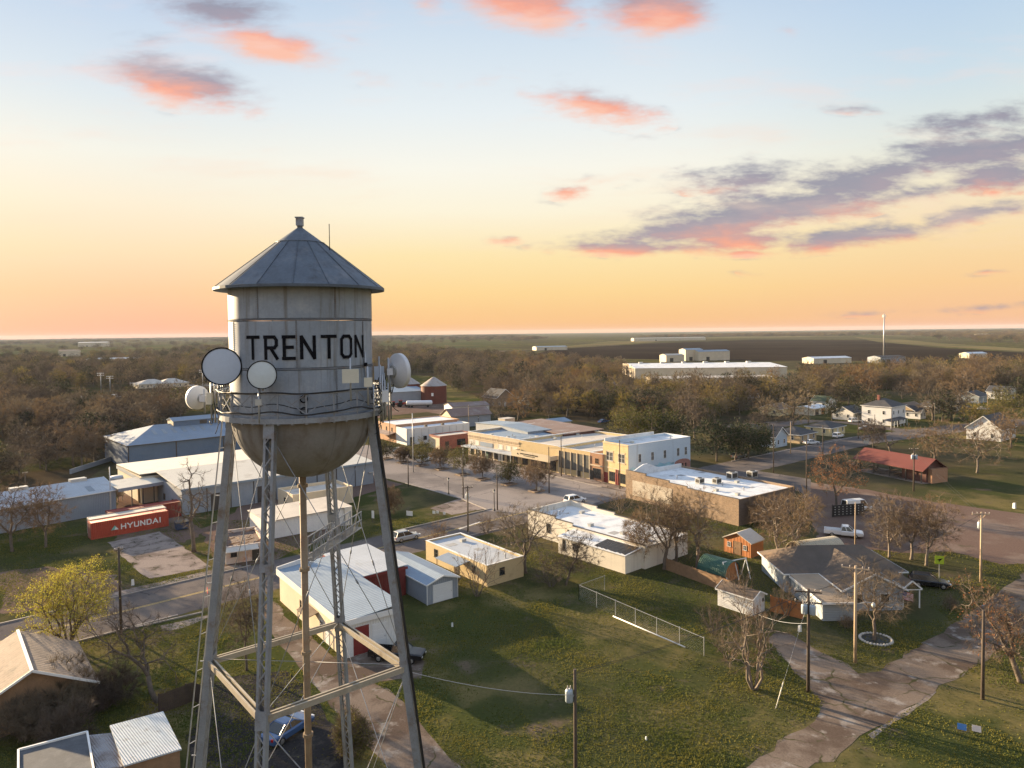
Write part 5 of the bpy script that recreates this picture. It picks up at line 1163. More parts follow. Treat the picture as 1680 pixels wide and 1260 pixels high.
m.build('side_roof', mat('mat_tan_roof', (.30,.225,.155), .9, 0, .15, .5, .02, 8, corr=('Y', .5, .008)), sr); m = MB(); m.box(sx0-.06, sx0-.003, sy-.05, -.3, 2.1, 2.4); m.box(sx0, sx1, sy-.08, sy-.003, 2.05, 2.26); m.build('fascia', TRIM, sr)
x0 = wx1
# flag on the porch
fp = hs.matrix_world; p = Vector(loc)+Matrix.Rotation(ang, 3, 'Z') @ Vector((x0-.2, wy-.6, 2.1)); fl = thing('flag', 'small red and white striped flag with blue canton on the grey house porch', 'flag', p, ang)
m = MB(); m.bar((0,0,-.2), (-.5,-.55,.75), .04); m.build('staff', WOOD, fl); FR = mat('mat_flag_red', (.40,.05,.06), .8, 0, .05, 2); FW = mat('mat_flag_white', (.6,.58,.58), .8, 0, .05, 2); FBL = mat('mat_flag_blue', (.04,.06,.18), .8, 0, .05, 2)
m = MB(); n = 13
for i in range(n):
    z0, z1 = -i*.075, -(i+1)*.075
    for j in range(5): m.add([(-.45+j*.26, -.5+.06*math.sin(j*1.9), .65+z0-j*.08), (-.45+(j+1)*.26, -.5+.06*math.sin((j+1)*1.9), .65+z0-(j+1)*.08), (-.45+(j+1)*.26, -.5+.06*math.sin((j+1)*1.9), .65+z1-(j+1)*.08), (-.45+j*.26, -.5+.06*math.sin(j*1.9), .65+z1-j*.08)], [(0,1,2,3)], 2 if (i < 7 and j < 2) else i % 2)
m.build('cloth', [FR, FW, FBL], fl)
HS = [((1462,699),12,10,6.6,2.4,SIDE_W,SH_DARK,'white two storey house with dark hip roof and a front porch','X','hip',dict(porch=(-.55,.6,2.6),chim=True)),
 ((1400,690),9,8,2.8,2.0,SIDE_W,SH_DARK,'white bungalow behind the big bare tree left of the two storey house','X','gable',dict(porch=(.3,.9,1.8))),
 ((1362,716),10,8,2.6,1.6,SIDE_Y,SH_DARK,'cream walled house with dark roof on the green corner lawn','X','hip',{}),
 ((1312,728),10,9,2.6,1.7,SIDE_T,SH_DARK,'tan house with dark roof beside the parked white saloon','X','hip',{}),
 ((1272,735),6.5,9,3.2,2.4,SIDE_B,SH_DARK,'pale blue house with steep dark gable beside the oaks','Y','gable',{}),
 ((1558,677),13,10,3.0,1.8,SIDE_Y,SH_GRN,'cream bungalow with a green hip roof','X','hip',dict(wins='LR')),
 ((1500,687),11,9,3.0,2.4,SIDE_T,SH_BRN,'tan house with broad brown roof behind the small white gable','X','gable',{}),
 ((1510,688),5,6,2.6,2.0,SIDE_W,SH_DARK,'tiny white cottage with dark steep gable roof','Y','gable',dict(trim=TRIM)),
 ((1534,679),10,8,2.8,1.8,SIDE_T,SH_DARK,'low dark roofed house between tan house and green bungalow','X','hip',{}),
 ((1642,725),14,9,3.6,3.6,SIDE_W,SH_DARK,'white house with tall dark gable roof at the right edge','X','gable',{}),
 ((1357,671),8,7,3.0,2.0,SIDE_W,SH_GRN,'white cottage with a pale gable beyond the long white carport','Y','gable',{}),
 ((1290,641),9,9,3.2,2.8,SIDE_G,SH_DARK,'grey house with white trimmed gable among brown trees','Y','gable',{}),
 ((1278,683),9,8,2.8,1.6,SIDE_Y,SH_BRN,'cream house with brown roof behind the dark oaks','X','gable',{}),
 ((1655,656),12,9,3.4,2.4,SIDE_W,SH_DARK,'white house with dark roof high at the right edge','Y','gable',{}),
 ((1606,662),11,9,3.0,2.0,SIDE_G,SH_DARK,'dark grey house behind the green roofed bungalow','X','gable',{}),
 ((815,668),10,10,4.2,3.6,BR_TAN,SH_DARK,'tan brick house with steep gable among the brown woods','Y','gable',dict(trim=TRIM)),
 ((868,664),8,8,2.8,1.6,SIDE_G,SH_DARK,'low dark house right of the brick gable in the woods','X','hip',{}),
 ((1003,641),13,9,3.2,1.2,SIDE_G,M_RBLUE,'dark green grey house with pale metal roof in front of the factory','X','gable',{}),
 ((1075,650),9,8,2.8,1.4,SIDE_T,SH_BRN,'tan roofed house half hidden in brown trees below the factory','X','hip',{}),
 ((1230,655),9,8,2.8,1.6,SIDE_W,SH_BRN,'white walled house deep in the brown trees','X','gable',{}),
 ((20,692),9,8,3.0,2.4,SIDE_G,SH_DARK,'grey house with pale gable among the left woods','Y','gable',{}),
 ((228,638),18,14,3.0,2.6,M_CREAMW,M_RTAN,'pale ballpark shelter with pyramid roof at left','X','hip',{}),
 ((262,637),18,14,3.0,2.8,M_CREAMW,M_RTAN,'second pale ballpark shelter with taller pyramid roof','X','hip',{}),
 ((315,643),34,10,3.0,1.0,M_CREAMW,M_RTAN,'long low pale roofed ballpark building','X','gable',{})]
for (N, W_, D_, h, rise, wm, rm, lb, ax, kd, kw) in HS:
    nm = 'house' if 'ballpark' not in lb else 'shelter'
    hh = house(N, W_, D_, h, rise, wm, rm, lb, axis=ax, kind=kd, name=nm, **({'wins': 'R', **kw} if nm == 'shelter' else kw))
    if nm == 'shelter': hh['category'] = 'shelter'
HPX = [h[0] for h in HS]
# carport with the white roof, long roofs and far buildings
def block(N, W_, D_, h, wm, rm, name, label, cat, ang=A40, rise=.8):
    p = at(*N); b = thing(name, label, cat, p, ang); walls(b, W_, D_, h, wm); gable(b, W_, D_, h, rise, 'X', rm, wm, .3, trim=None)
    return b
b = block((1334,682),12,8,2.6,M_CREAMW,M_RWHITE,'carport_shed','low shed with long white metal roof beside the cottage','shed'); door(b,'R',3,2.6,2.1,DFRAME); door(b,'R',8,2.6,2.1,WOODO)
b = block((1042,622),105,75,7.5,M_CREAMW,M_RWHITE,'factory','sprawling white roofed factory beyond the woods','factory',rad(-2),1.6)
for k in range(11): m = MB(); m.box(-.3,-.003,75*k/11+1,75*k/11+1.6,0,7.3); m.build('pilaster', M_RTAN, b)
for k in range(6): m = MB(); m.box(8+k*16,11+k*16,36,39.5,8.95,10.2); m.build('roof_vent', ACM, b)
b = block((1072,633),75,20,4.2,M_CREAMW,M_RTAN,'factory_annex','low cream roofed annex in front of the white factory','factory',rad(3),.8)
for k in range(4): door(b,'R',8+k*17,4,3.2,DFRAME)
for N, W_, D_, h, lb, rm in (((1125,592),22,14,12,'grey blue metal building standing behind the factory roof',M_RBLUE), ((1146,592),40,14,10,'longer pale blue metal building behind the factory',M_RBLUE), ((1093,594),22,14,7,'tan roofed building left of the grey blue one behind the factory',M_RTAN), ((1335,597),45,16,5,'white roofed low building near the ploughed field',M_RWHITE), ((1445,597),30,16,6,'dark roofed building below the tall mast',SH_DARK), ((1590,588),26,12,5,'small white farm building at the right beyond trees',M_RWHITE), ((1040,560),260,20,9,'very long cream farm building at the far field edge',M_RTAN), ((128,569),90,30,14,'big pale barn far off on the left plain',M_RWHITE), ((96,585),30,18,10,'dark red farm building on the left plain',M_RRUST), ((140,600),70,30,7,'long grey roofed building in the left woods',M_RBLUE), ((118,602),40,20,5,'low cream building left of long grey roof',M_RTAN), ((880,575),60,22,6,'pale long shed by the bend of the farm track',M_RBLUE), ((1610,553),60,25,9,'white barn far off at the right horizon',M_RWHITE)):
    b = block(N, W_, D_, h, M_CREAMW if rm is not SH_DARK else M_GREYW, rm, 'farm_building', lb, 'building', rad(18), 1.5); door(b, 'R', W_*.3, min(4, W_*.2), min(4, h*.7), DFRAME)
# far masts
p = at(1450, 589); hm_ = zat(1450, 589, 515)
t = thing('mast', 'tall thin pale radio mast standing at the ploughed field', 'mast', p); m = MB(); m.tube([(0,0,0),(0,0,hm_*.55),(0,0,hm_)], [.85,.7,.5], 8); m.build('shaft', GALV, t)
m = MB()
for k in range(3): a = k*2.09; m.bar((math.cos(a)*.5, math.sin(a)*.5, hm_-2.5), (math.cos(a)*1.6, math.sin(a)*1.6, hm_-2.5), .2); m.box(math.cos(a)*1.6-.25, math.cos(a)*1.6+.25, math.sin(a)*1.6-.25, math.sin(a)*1.6+.25, hm_-3.8, hm_-.8)
m.build('antenna_array', WHITEP, t)
# park pavilion with the red roof
loc, ang, BW, BD = frame((1513,768), (1394,750), (1528,757), 3.4, None); BD = (at(1398,747,3.3)-at(1512,768,3.3)).length
v_ = at(1398,747,3.3)-at(1512,768,3.3); ang = math.atan2(v_.y, v_.x)-math.pi/2; BW = 6.6; BD -= 1.5
b = thing('pavilion', 'open park pavilion with a long red metal roof', 'pavilion', loc, ang)
gable(b, BW, BD, 3.2, 1.9, 'Y', M_RRED, BR_DARK, .8, .14)
for (x, y) in [(x, y) for x in (.3, BW-.3) for y in (.4, BD*.25, BD*.5, BD*.75, BD-.4)]: m = MB(); m.bar((x, y, 0), (x, y, 3.2), .2); m.build('post', TRIMD, b)
m = MB(); m.box(1.4, BW-.6, .05, 6.0, 0, 3.15); m.build('back_room', BR_DARK, b); m = MB(); m.box(1.8, BW+.2, -1.0, -.01, 0, 3.1); m.build('brick_end', BR_ORG, b); m = MB(); m.box(-.3, BW+.6, -.6, BD+.5, -.02, .06); m.build('floor_slab', CONC, b)
for k in range(6):
    yk = 7.5+k*3.1; pt = Vector(loc)+Matrix.Rotation(ang, 3, 'Z') @ Vector((2.2+(k % 2)*2.8, yk, .06)); t = thing('picnic_table', 'wooden picnic table under the red roofed pavilion', 'picnic table', pt, ang+.1*k, 'picnic tables in the pavilion')
    m = MB(); m.box(-.9, .9, -.38, .38, .70, .76); m.build('tabletop', WOOD, t)
    for sg in (-1, 1): m = MB(); m.box(-.9, .9, sg*.72-.14, sg*.72+.14, .42, .47); m.build('bench', WOOD, t)
    for sx in (-.6, .6): m = MB(); m.bar((sx, -.75, 0), (sx, .2, .7), .08); m.bar((sx, .75, 0), (sx, -.2, .7), .08); m.bar((sx, -.7, .4), (sx, .7, .4), .06); m.build('leg', TRIMD, t)
# yard sheds
def shed_at(N, W_, D_, h, rise, wm, rm, name, label, ang=A40, axis='Y', gd=None, trim=None):
    p = at(*N); b = thing(name, label, 'shed', p, ang); walls(b, W_, D_, h, wm); gable(b, W_, D_, h, rise, axis, rm, wm, .2, trim=trim)
    if gd: door(b, 'L' if axis == 'X' else 'R', (D_ if axis == 'X' else W_)*.5, 1.2, 1.9, gd)
    return b
b = shed_at((1232,916), 3.4, 4.6, 2.2, 1.1, WOODO, M_RTAN, 'garden_shed', 'orange timber shed with pale roof between bare trees', axis='X', gd=WOOD); win(b, 'L', 1.0, 1.0, .6, .7); win(b, 'L', 3.7, 1.0, .6, .7)
b = shed_at((1235,1012), 2.6, 4.8, 2.1, .6, SIDE_W, SH_GREY, 'white_shed', 'small white clad shed by the wooden fence', rad(40), 'Y', None, TRIM); door(b, 'R', 1.3, 1.0, 1.8, WHITED); win(b, 'R', 2.2, 1.4, .3, .3, DFRAME, bars=0)
p = at(1190, 958); t = thing('barn_shed', 'small orange barn shaped shed with green gambrel roof', 'shed', p, rad(40)); n = 10; rr_ = 1.7
pr_ = [(rr_-rr_*1.08*math.cos(math.pi*i/n), .9+1.75*math.sin(math.pi*i/n)) for i in range(n+1)]
m = MB(); m.box(.1, 3.3, .1, 4.2, -.05, 1.0); poly = [(x, z) for x, z in pr_]
for y0 in (.1, 4.1): m.add([(max(.1, min(3.3, x)), y0, z-.05) for x, z in poly]+[(max(.1, min(3.3, x)), y0+.1, z-.05) for x, z in poly], [tuple(range(n+1)), tuple(range(2*n+1, n, -1))])
m.build('wall', WOODO, t); m = MB()
for (xa, za), (xb, zb) in zip(pr_, pr_[1:]): m.hull8([(xa,-.15,za),(xb,-.15,zb),(xb,4.4,zb),(xa,4.4,za)], [(xa*1.0,-.15,za+.06),(xb,-.15,zb+.06),(xb,4.4,zb+.06),(xa,4.4,za+.06)])
m.build('roof', GREEND, t); m = MB(); m.box(1.1, 2.3, .03, .097, 0, 1.9); m.build('door', WOODO, t)
p = at(1340, 912); t = thing('arched_shed', 'half round corrugated metal shed behind the grey house', 'shed', p, rad(20)); m = MB(); n = 14
pr_ = [(-2.3*math.cos(math.pi*i/n), 2.5*math.sin(math.pi*i/n)) for i in range(n+1)]
for (ya, za), (yb, zb) in zip(pr_, pr_[1:]): m.hull8([(-4,ya,za),(3.6,ya,za),(3.6,yb,zb),(-4,yb,zb)], [(-4,ya*1.03,za*1.03),(3.6,ya*1.03,za*1.03),(3.6,yb*1.03,zb*1.03),(-4,yb*1.03,zb*1.03)])
m.build('shell', CW('mat_cream_corrugated', (.50,.44,.33), 'X', .4, .05), t); m = MB(); m.add([(3.4, y, z) for y, z in pr_], [tuple(range(n+1))]); m.add([(-3.8, y, z) for y, z in pr_], [tuple(range(n, -1, -1))]); m.build('end_wall', TARP, t)
p = at(1205, 950); t = thing('swing_set', 'pale swing frame standing behind the green roofed barn shed', 'swing set', p, rad(25))
for k in range(3): m = MB(); x = -2+k*2; m.bar((x, -.9, 0), (x, 0, 2.6), .09); m.bar((x, .9, 0), (x, 0, 2.6), .09); m.build('leg', TRIM, t)
m = MB(); m.bar((-2.1, 0, 2.6), (2.1, 0, 2.6), .09); m.build('top_bar', TRIM, t)
for x in (-1.0, 1.0): m = MB(); m.bar((x-.2, 0, 2.55), (x-.2, 0, .6), .02); m.bar((x+.2, 0, 2.55), (x+.2, 0, .6), .02); m.box(x-.22, x+.22, -.1, .1, .55, .6); m.build('swing', TARP, t)
# fences
def board_fence(pts, h, m_, label, step=2.4):
    P = [at(*p) for p in pts]; o = P[0]; t = thing('wooden_fence', label, 'fence', o); rr = random.Random(2)
    for a, c in zip(P, P[1:]):
        d = (c-a).normalized(); L = (c-a).length; s = Vector((-d.y, d.x, 0)); n = int(L/.16); mb = MB()
        for i in range(n): q = a-o+d*(i*.16+.08); hh = h+rr.uniform(-.04, .04); mb.bar(q, q+Vector((0,0,hh)), .14, .025, d)
        mb.build('boards', m_, t); mb = MB()
        for z in (.35, h-.3): mb.bar(a-o+s*.04+Vector((0,0,z)), c-o+s*.04+Vector((0,0,z)), .09, .05)
        mb.build('rail', m_, t)
        for i in range(int(L/step)+1): mb = MB(); q = a-o+d*min(i*step, L)+s*.09; mb.bar(q, q+Vector((0,0,h+.08)), .10); mb.build('post', m_, t)
board_fence([(1093,935),(1198,974)], 1.7, WOOD, 'long weathered board fence below the bare trees'); board_fence([(1264,1003),(1318,1016)], 1.9, WOODO, 'short orange board fence beside the white shed')
board_fence([(262,1172),(318,1150),(340,1160)], 1.8, mat('mat_dark_boards', (.07,.05,.04), .9, 0, .3, 1.5), 'dark board fence behind the tin roofed shed')
def chain_fence(pts, h, label, every=2.9):
    P = [at(*p) for p in pts]; o = P[0]; t = thing('chain_link_fence', label, 'fence', o)
    for a, c in zip(P, P[1:]):
        d = (c-a).normalized(); L = (c-a).length; n = max(1, int(L/every)); mb = MB(); mb.bar(a-o+Vector((0,0,h)), c-o+Vector((0,0,h)), .04); mb.build('top_rail', GALV, t)
        for i in range(n+1): mb = MB(); q = a-o+d*L*i/n; mb.bar(q, q+Vector((0,0,h+.1)), .07); mb.build('post', GALV, t)
        mb = MB(); k = int(L/.28); r = int(h/.28)
        for i in range(-r, k+1):
            for sg in (0, 1):
                x0, z0, x1, z1 = i*.28, (0 if sg == 0 else h), i*.28+h, (h if sg == 0 else 0)
                f0 = max(0, -x0/h); f1 = min(1, (L-x0)/h)
                if f1 <= f0: continue
                A = a-o+d*(x0+h*f0)+Vector((0,0,z0+(z1-z0)*f0)); B_ = a-o+d*(x0+h*f1)+Vector((0,0,z0+(z1-z0)*f1)); mb.bar(A, B_, .003)
        mb.build('mesh', GALV, t)
chain_fence([(992,968),(950,984),(1155,1076)], 1.9, 'chain link fence across the green lawn'); 
a, c = at(1006,1012), at(1124,1063); m = MB(); m.tube([a+Vector((0,0,.08)), c+Vector((0,0,.08))], .07, 8); tag(m.build('white_pipe', TRIM), 'long white pipe lying on grass along the chain link fence', 'pipe')
# stone ring round the yard tree
p = at(1437, 1049); t = thing('planting_ring', 'oval ring of pale stones with dark mulch round the yard tree', 'planting bed', p, .2)
m = MB(); m.lathe([(0,.05),(1.45,.04),(1.5,0)], 24); m.build('mulch', TARP, t)
rr = random.Random(6); m = MB()
for k in range(30): a = 2*math.pi*k/30; c = Vector((math.cos(a), math.sin(a)*.95, 0))*1.62; s = rr.uniform(.12,.18); m.lathe([(s*1.1, -.02), (s, .12), (s*.4, .19), (0, .2)], 7, c=c)
m.build('stone_border', mat('mat_pale_stone', (.45,.42,.38), .9, 0, .2, 2), t)
# ------------------------------------------------------------------ poles
POLE = mat('mat_pole_wood', (.075,.057,.045), .9, 0, .25, 1.0, streak=((.16,.125,.10), .35, 4)); POLEL = mat('mat_pole_pale', (.42,.32,.22), .9, 0, .2, 1.0, streak=((.22,.16,.11), .35, 4)); TRANS = mat('mat_transformer', (.34,.40,.45), .5, .2, .1, 2); POR = mat('mat_insulator', (.40,.36,.34), .3, 0, .1, 2)
LAMPG = mat('mat_lamp_glass', (.6,.6,.55), .3, 0, .05, 2)
TOPS = {}
def pole(key, u, v, vt, label, m=POLE, arm=0.0, aang=A40, trans=0, lamp=0, r=.14, h=None, arm2=False, utop=None, cat='utility pole', name='utility_pole', group=None):
    p = at(u, v); h = h or zat(u, v, vt); t = thing(name, label, cat, p, 0, group); TOPS[key] = p+Vector((0,0,h-.25))
    lean = Vector((0,0,h))
    if utop is not None: q = aty(utop, vt, p.y)-p; lean = Vector((q.x, 0, h))
    mb = MB(); mb.tube([(0,0,-.1), tuple(lean*.5), tuple(lean)], [r*1.2, r, r*.8], 8); mb.build('shaft', m, t)
    d = Vector((math.cos(aang), math.sin(aang), 0)); s = Vector((-d.y, d.x, 0))
    for kk in range(2 if arm2 else (1 if arm else 0)):
        z = Vector((lean.x*.95, 0, h-.35-kk*1.0)); mb = MB(); mb.bar(z-d*arm/2+s*.14, z+d*arm/2+s*.14, .12, .10); mb.bar(z-d*arm*.28+s*.14, z-Vector((0,0,.7))+s*.1, .05); mb.bar(z+d*arm*.28+s*.14, z-Vector((0,0,.7))+s*.1, .05); ao = mb.build('crossarm', m, t)
        for f in (-.47, -.2, .25, .47): mb = MB(); c = z+d*arm*f+s*.14; mb.lathe([(.03,.06),(.03,.14),(.07,.15),(.06,.20),(.07,.22),(.03,.30),(0,.31)], 8, c=c); mb.build('insulator', POR, ao)
    for k in range(trans):
        a = aang+1.57+k*2.0; c = Vector((math.cos(a)*.42, math.sin(a)*.42, h-2.3)); mb = MB(); mb.lathe([(0,0),(.26,.0),(.28,.04),(.28,.78),(.24,.86),(0,.9)], 14, c=c); mb.bar(c+Vector((0,0,.4)), (0,0,c.z+.4), .1); tr = mb.build('transformer', TRANS, t)
        mb = MB(); mb.lathe([(.04,.88),(.06,.95),(.03,1.15),(0,1.16)], 8, c=c+Vector((.1,0,0))); mb.lathe([(.04,.88),(.06,.95),(.03,1.15),(0,1.16)], 8, c=c-Vector((.1,0,0))); mb.build('bushing', POR, tr)
    if lamp:
        L = lamp; a = Vector((math.cos(.1), -math.sin(.3), 0)); z0 = Vector((0,0,h*.60)); mb = MB(); mb.tube([z0, z0+a*L*.6+Vector((0,0,.35)), z0+a*L+Vector((0,0,.3))], .035, 6); lo = mb.build('lamp_arm', GALV, t)
        mb = MB(); c = z0+a*(L+.1)+Vector((0,0,.05)); mb.lathe([(0,.3),(.12,.28),(.2,.05),(.19,-.02)], 12, c=c); mb.build('lamp_head', ACM, lo); mb = MB(); mb.lathe([(.17,-.02),(.12,-.16),(0,-.2)], 12, c=c); mb.build('lamp_lens', LAMPG, lo)
    return t
pole('a', 1403, 1087, 928, 'pale wooden utility pole with cross arm and street lamp by the yard tree', POLEL, 2.6, rad(-25), 0, 1.5, .15)
pole('b', 1326, 1135, 966, 'dark utility pole carrying three grey transformers beside gravel road', POLE, 2.4, rad(-15), 3, 0, .15, arm2=True)
pole('c', 1612, 1147, 1001, 'plain dark pole at the right grass verge', POLE, r=.14); pole('d', 1609, 955, 840, 'pale utility pole with cross arm across the dirt lot', POLEL, 2.2, rad(-8), 1)
pole('e', 768, 872, 797, 'dark utility pole with cross arm and transformer by the corner slab', POLE, 1.8, rad(10), 1); pole('f', 199, 1040, 898, 'weathered utility pole beside the highway left of tower', POLE, .9, rad(40), 0)
pole('g', 945, 1330, 1165, 'wooden pole with grey blue transformer at bottom of the lawn', POLE, 0, rad(95), 1, 0, .13, h=10.2); 
pole('h', 1499, 806, 735, 'pole with a cluster of pale insulators in front of the red roofed pavilion', POLE, 1.8, rad(-5), 3); pole('i', 1403, 897, 824, 'thin pale pole beside the white pickup', POLEL, r=.1)
for k, (u, v, vt, lb, mm, arm) in enumerate([(1269,776,696,'dark pole at the street beside the dark oaks',POLE,0),(1323,829,720,'tall pole by the orange leaved tree',POLE,0),(1350,751,697,'dark pole on the verge opposite the tan house',POLE,0),(1297,744,692,'pale pole next to pale blue house',POLEL,0),(670,798,748,'dark lamp pole on the main street corner nearest the tower',POLE,0),(678,775,678,'tall grey pole in front of the white warehouse',GALV,0),(760,817,746,'dark pole at main street edge by the leafy street tree',POLE,0),(816,837,762,'dark pole at the corner of main street and highway',POLE,0),(769,704,664,'slender pale pole behind the brick shop',POLEL,0),(921,782,716,'dark pole on pavement in front of the glazed shop',POLE,0),(1017,803,722,'dark pole before the corner of the two storey building',POLE,0),(901,809,733,'thin dark pole among the street planters',POLE,0),(182,841,766,'grey steel pole at the corner of the left warehouse',GALV,0),(43,832,774,'floodlight pole behind the left warehouse',POLE,.8),(1098,762,724,'dark pole with cross arm beside the blue painted wall',POLE,1.8),(1533,699,661,'wooden pole before the dark roofed house',POLEL,1.4),(1620,679,644,'pale tall pole near the green roofed bungalow',POLEL,0),(1463,710,671,'dark pole in front of the two storey house porch',POLE,0),(1435,712,680,'short dark pole left of the two storey house',POLE,0),(1408,720,682,'dark pole beside the corner lawn',POLE,0),(1557,681,652,'grey pole left of the green roofed bungalow',POLE,0),(1326,697,640,'dark tall pole behind the tan house',POLE,1.5),(640,735,672,'pole at the far left of main street',POLE,1.5),(149,715,686,'lone pole in the left woods',POLE,0)]):
    pole('s%d' % k, u, v, vt, lb, mm, arm, rad(40), r=.11)
for (u, v, vt, lb) in ((166,645,612,'left ballpark floodlight tower'), (181,645,617,'right one of the paired ballpark floodlights'), (333,640,607,'ballpark floodlight tower beside the tank'), (219,640,628,'short ballpark lamp pole near pyramid shelters')):
    t = pole('x', u, v, vt, lb+' in the woods', GALV, 0, r=.22, cat='floodlight', name='floodlight_pole'); h = zat(u, v, vt)
    for k in range(2):
        m = MB(); m.box(-2.2, 2.2, -.15, .15, h-.3-k*1.2, h-.1-k*1.2); ba = m.build('light_bar', GALV, t)
        for j in range(4): m = MB(); m.lathe([(.12,-.3),(.42,.1),(.40,.14),(0,.1)], 8, c=(-1.7+j*1.13, -.2, h-.1-k*1.2)); m.build('floodlight', WHITEP, ba)
def lamp_post(u, v, vt, label):
    p = at(u, v); h = zat(u, v, vt); t = thing('street_lamp', label, 'street lamp', p); m = MB(); m.lathe([(.22,0),(.2,.3),(.1,.5),(.07,h-.7),(.1,h-.65)], 10); m.build('post', DFRAME, t)
    m = MB(); m.lathe([(.1,h-.62),(.22,h-.25),(.14,h-.05),(0,h)], 10); m.build('lantern', LAMPG, t); m = MB(); m.lathe([(.24,h-.24),(.16,h-.02),(.04,h+.08),(0,h+.15)], 10); m.build('cap', DFRAME, t)
lamp_post(736, 811, 784, 'black street lamp on the grassy corner of main street'); lamp_post(811, 838, 803, 'black street lamp at the highway corner'); lamp_post(785, 703, 683, 'street lamp by the lawn behind the brick shop')
def wire(a, b_, sag=.5, label='thin power line between two poles', r=.012, n=14, m=CABLE, group='power lines between the poles'):
    mb = MB(); mb.tube(curve_pts(a, b_, sag, n), r, 4, cap=False); tag(mb.build('power_line', m), label, 'power line', group)
for a_, uu, vv, zz in (('d',1472,935,4.0),('a',1405,952,3.2),('e',770,912,2.8),('f',60,1095,4.2),('s0',1240,760,6),('s2',1362,700,4),('s10',1000,745,7),('s5',690,700,5),('f',330,905,3),('c',1690,960,6)): wire(TOPS[a_]-Vector((0,0,.6)), at(uu,vv,zz), .5, 'thin service drop from a pole to a roof', .009, 12, CABLE, 'service drops to roofs')
PL = 'thin dark power line strung between wooden poles'
for a, b_ in (('a','b'),('a','d'),('b','g'),('e','s7'),('e','s6'),('s0','s1'),('s14','s11'),('s0','s14'),('h','s1'),('d','h'),('s10','s14'),('s2','s1')):
    for o_ in (-.5, .5): wire(TOPS[a]+GX*o_, TOPS[b_]+GX*o_, .5, PL, .015)
q = legp(0, ZS-.2)+Vector((TX, TY, 0)); wire(q, TOPS['g']-Vector((0,0,1.6)), .35, 'pale cable running from tower leg down to the transformer pole', .02, 16, GALV, None); 
wire(TOPS['b']-Vector((0,0,3)), at(1238,1005,3.0), .4, 'service cable sagging from the transformer pole to the white shed', .018, 12, GALV, None)
a = at(1272,1163,0.02); wire(a, at(1289,1098,5.2) if False else TOPS['b']-Vector((0,0,.8)), 0.0, 'straight guy wire anchored in the grass by the transformer pole', .012, 4, GALV, None)
m = MB(); m.tube([at(1273,1162), at(1273,1162)+(TOPS['b']-at(1273,1162))*.22], .045, 6); tag(m.build('guy_guard', CREAM), 'pale guard sleeve on the guy wire standing in grass', 'guy guard')
# ------------------------------------------------------------------ vehicles
def paint(n, c): return mat('mat_paint_'+n, c, .25, .1, .03, 1, spec=.6)
P_WHITE = paint('white', (.72,.73,.74)); P_BLACK = paint('black', (.012,.012,.014)); P_SILV = paint('silver', (.36,.37,.38)); P_RED = paint('red', (.28,.03,.025)); P_BLUE = paint('blue', (.05,.10,.22)); P_GREY = paint('grey', (.12,.125,.13))
TYRE = mat('mat_tyre', (.015,.015,.016), .9, 0, .2, 3); RIM = mat('mat_rim', (.35,.36,.37), .35, .7, .1, 3); CGL = mat('mat_car_glass', (.012,.016,.02), .08, 0, .1, 1, spec=.9); HLM = mat('mat_headlight', (.7,.7,.68), .15, 0, .02, 1); TLM = mat('mat_taillight', (.30,.01,.01), .25, 0, .02, 1)
def ring(x, z0, z1, hw, b=.12): return [(x,-hw,z0+b),(x,-hw,z1-b),(x,-hw+b,z1),(x,hw-b,z1),(x,hw,z1-b),(x,hw,z0+b),(x,hw-b*.5,z0),(x,-hw+b*.5,z0)]
def loft(mb, st, mi=0):
    o = []
    for s in st: o += ring(*s)
    n = len(st); mb.add(o, [(i*8+k, i*8+(k+1) % 8, (i+1)*8+(k+1) % 8, (i+1)*8+k) for i in range(n-1) for k in range(8)]+[tuple(range(7,-1,-1)), tuple((n-1)*8+k for k in range(8))], mi)
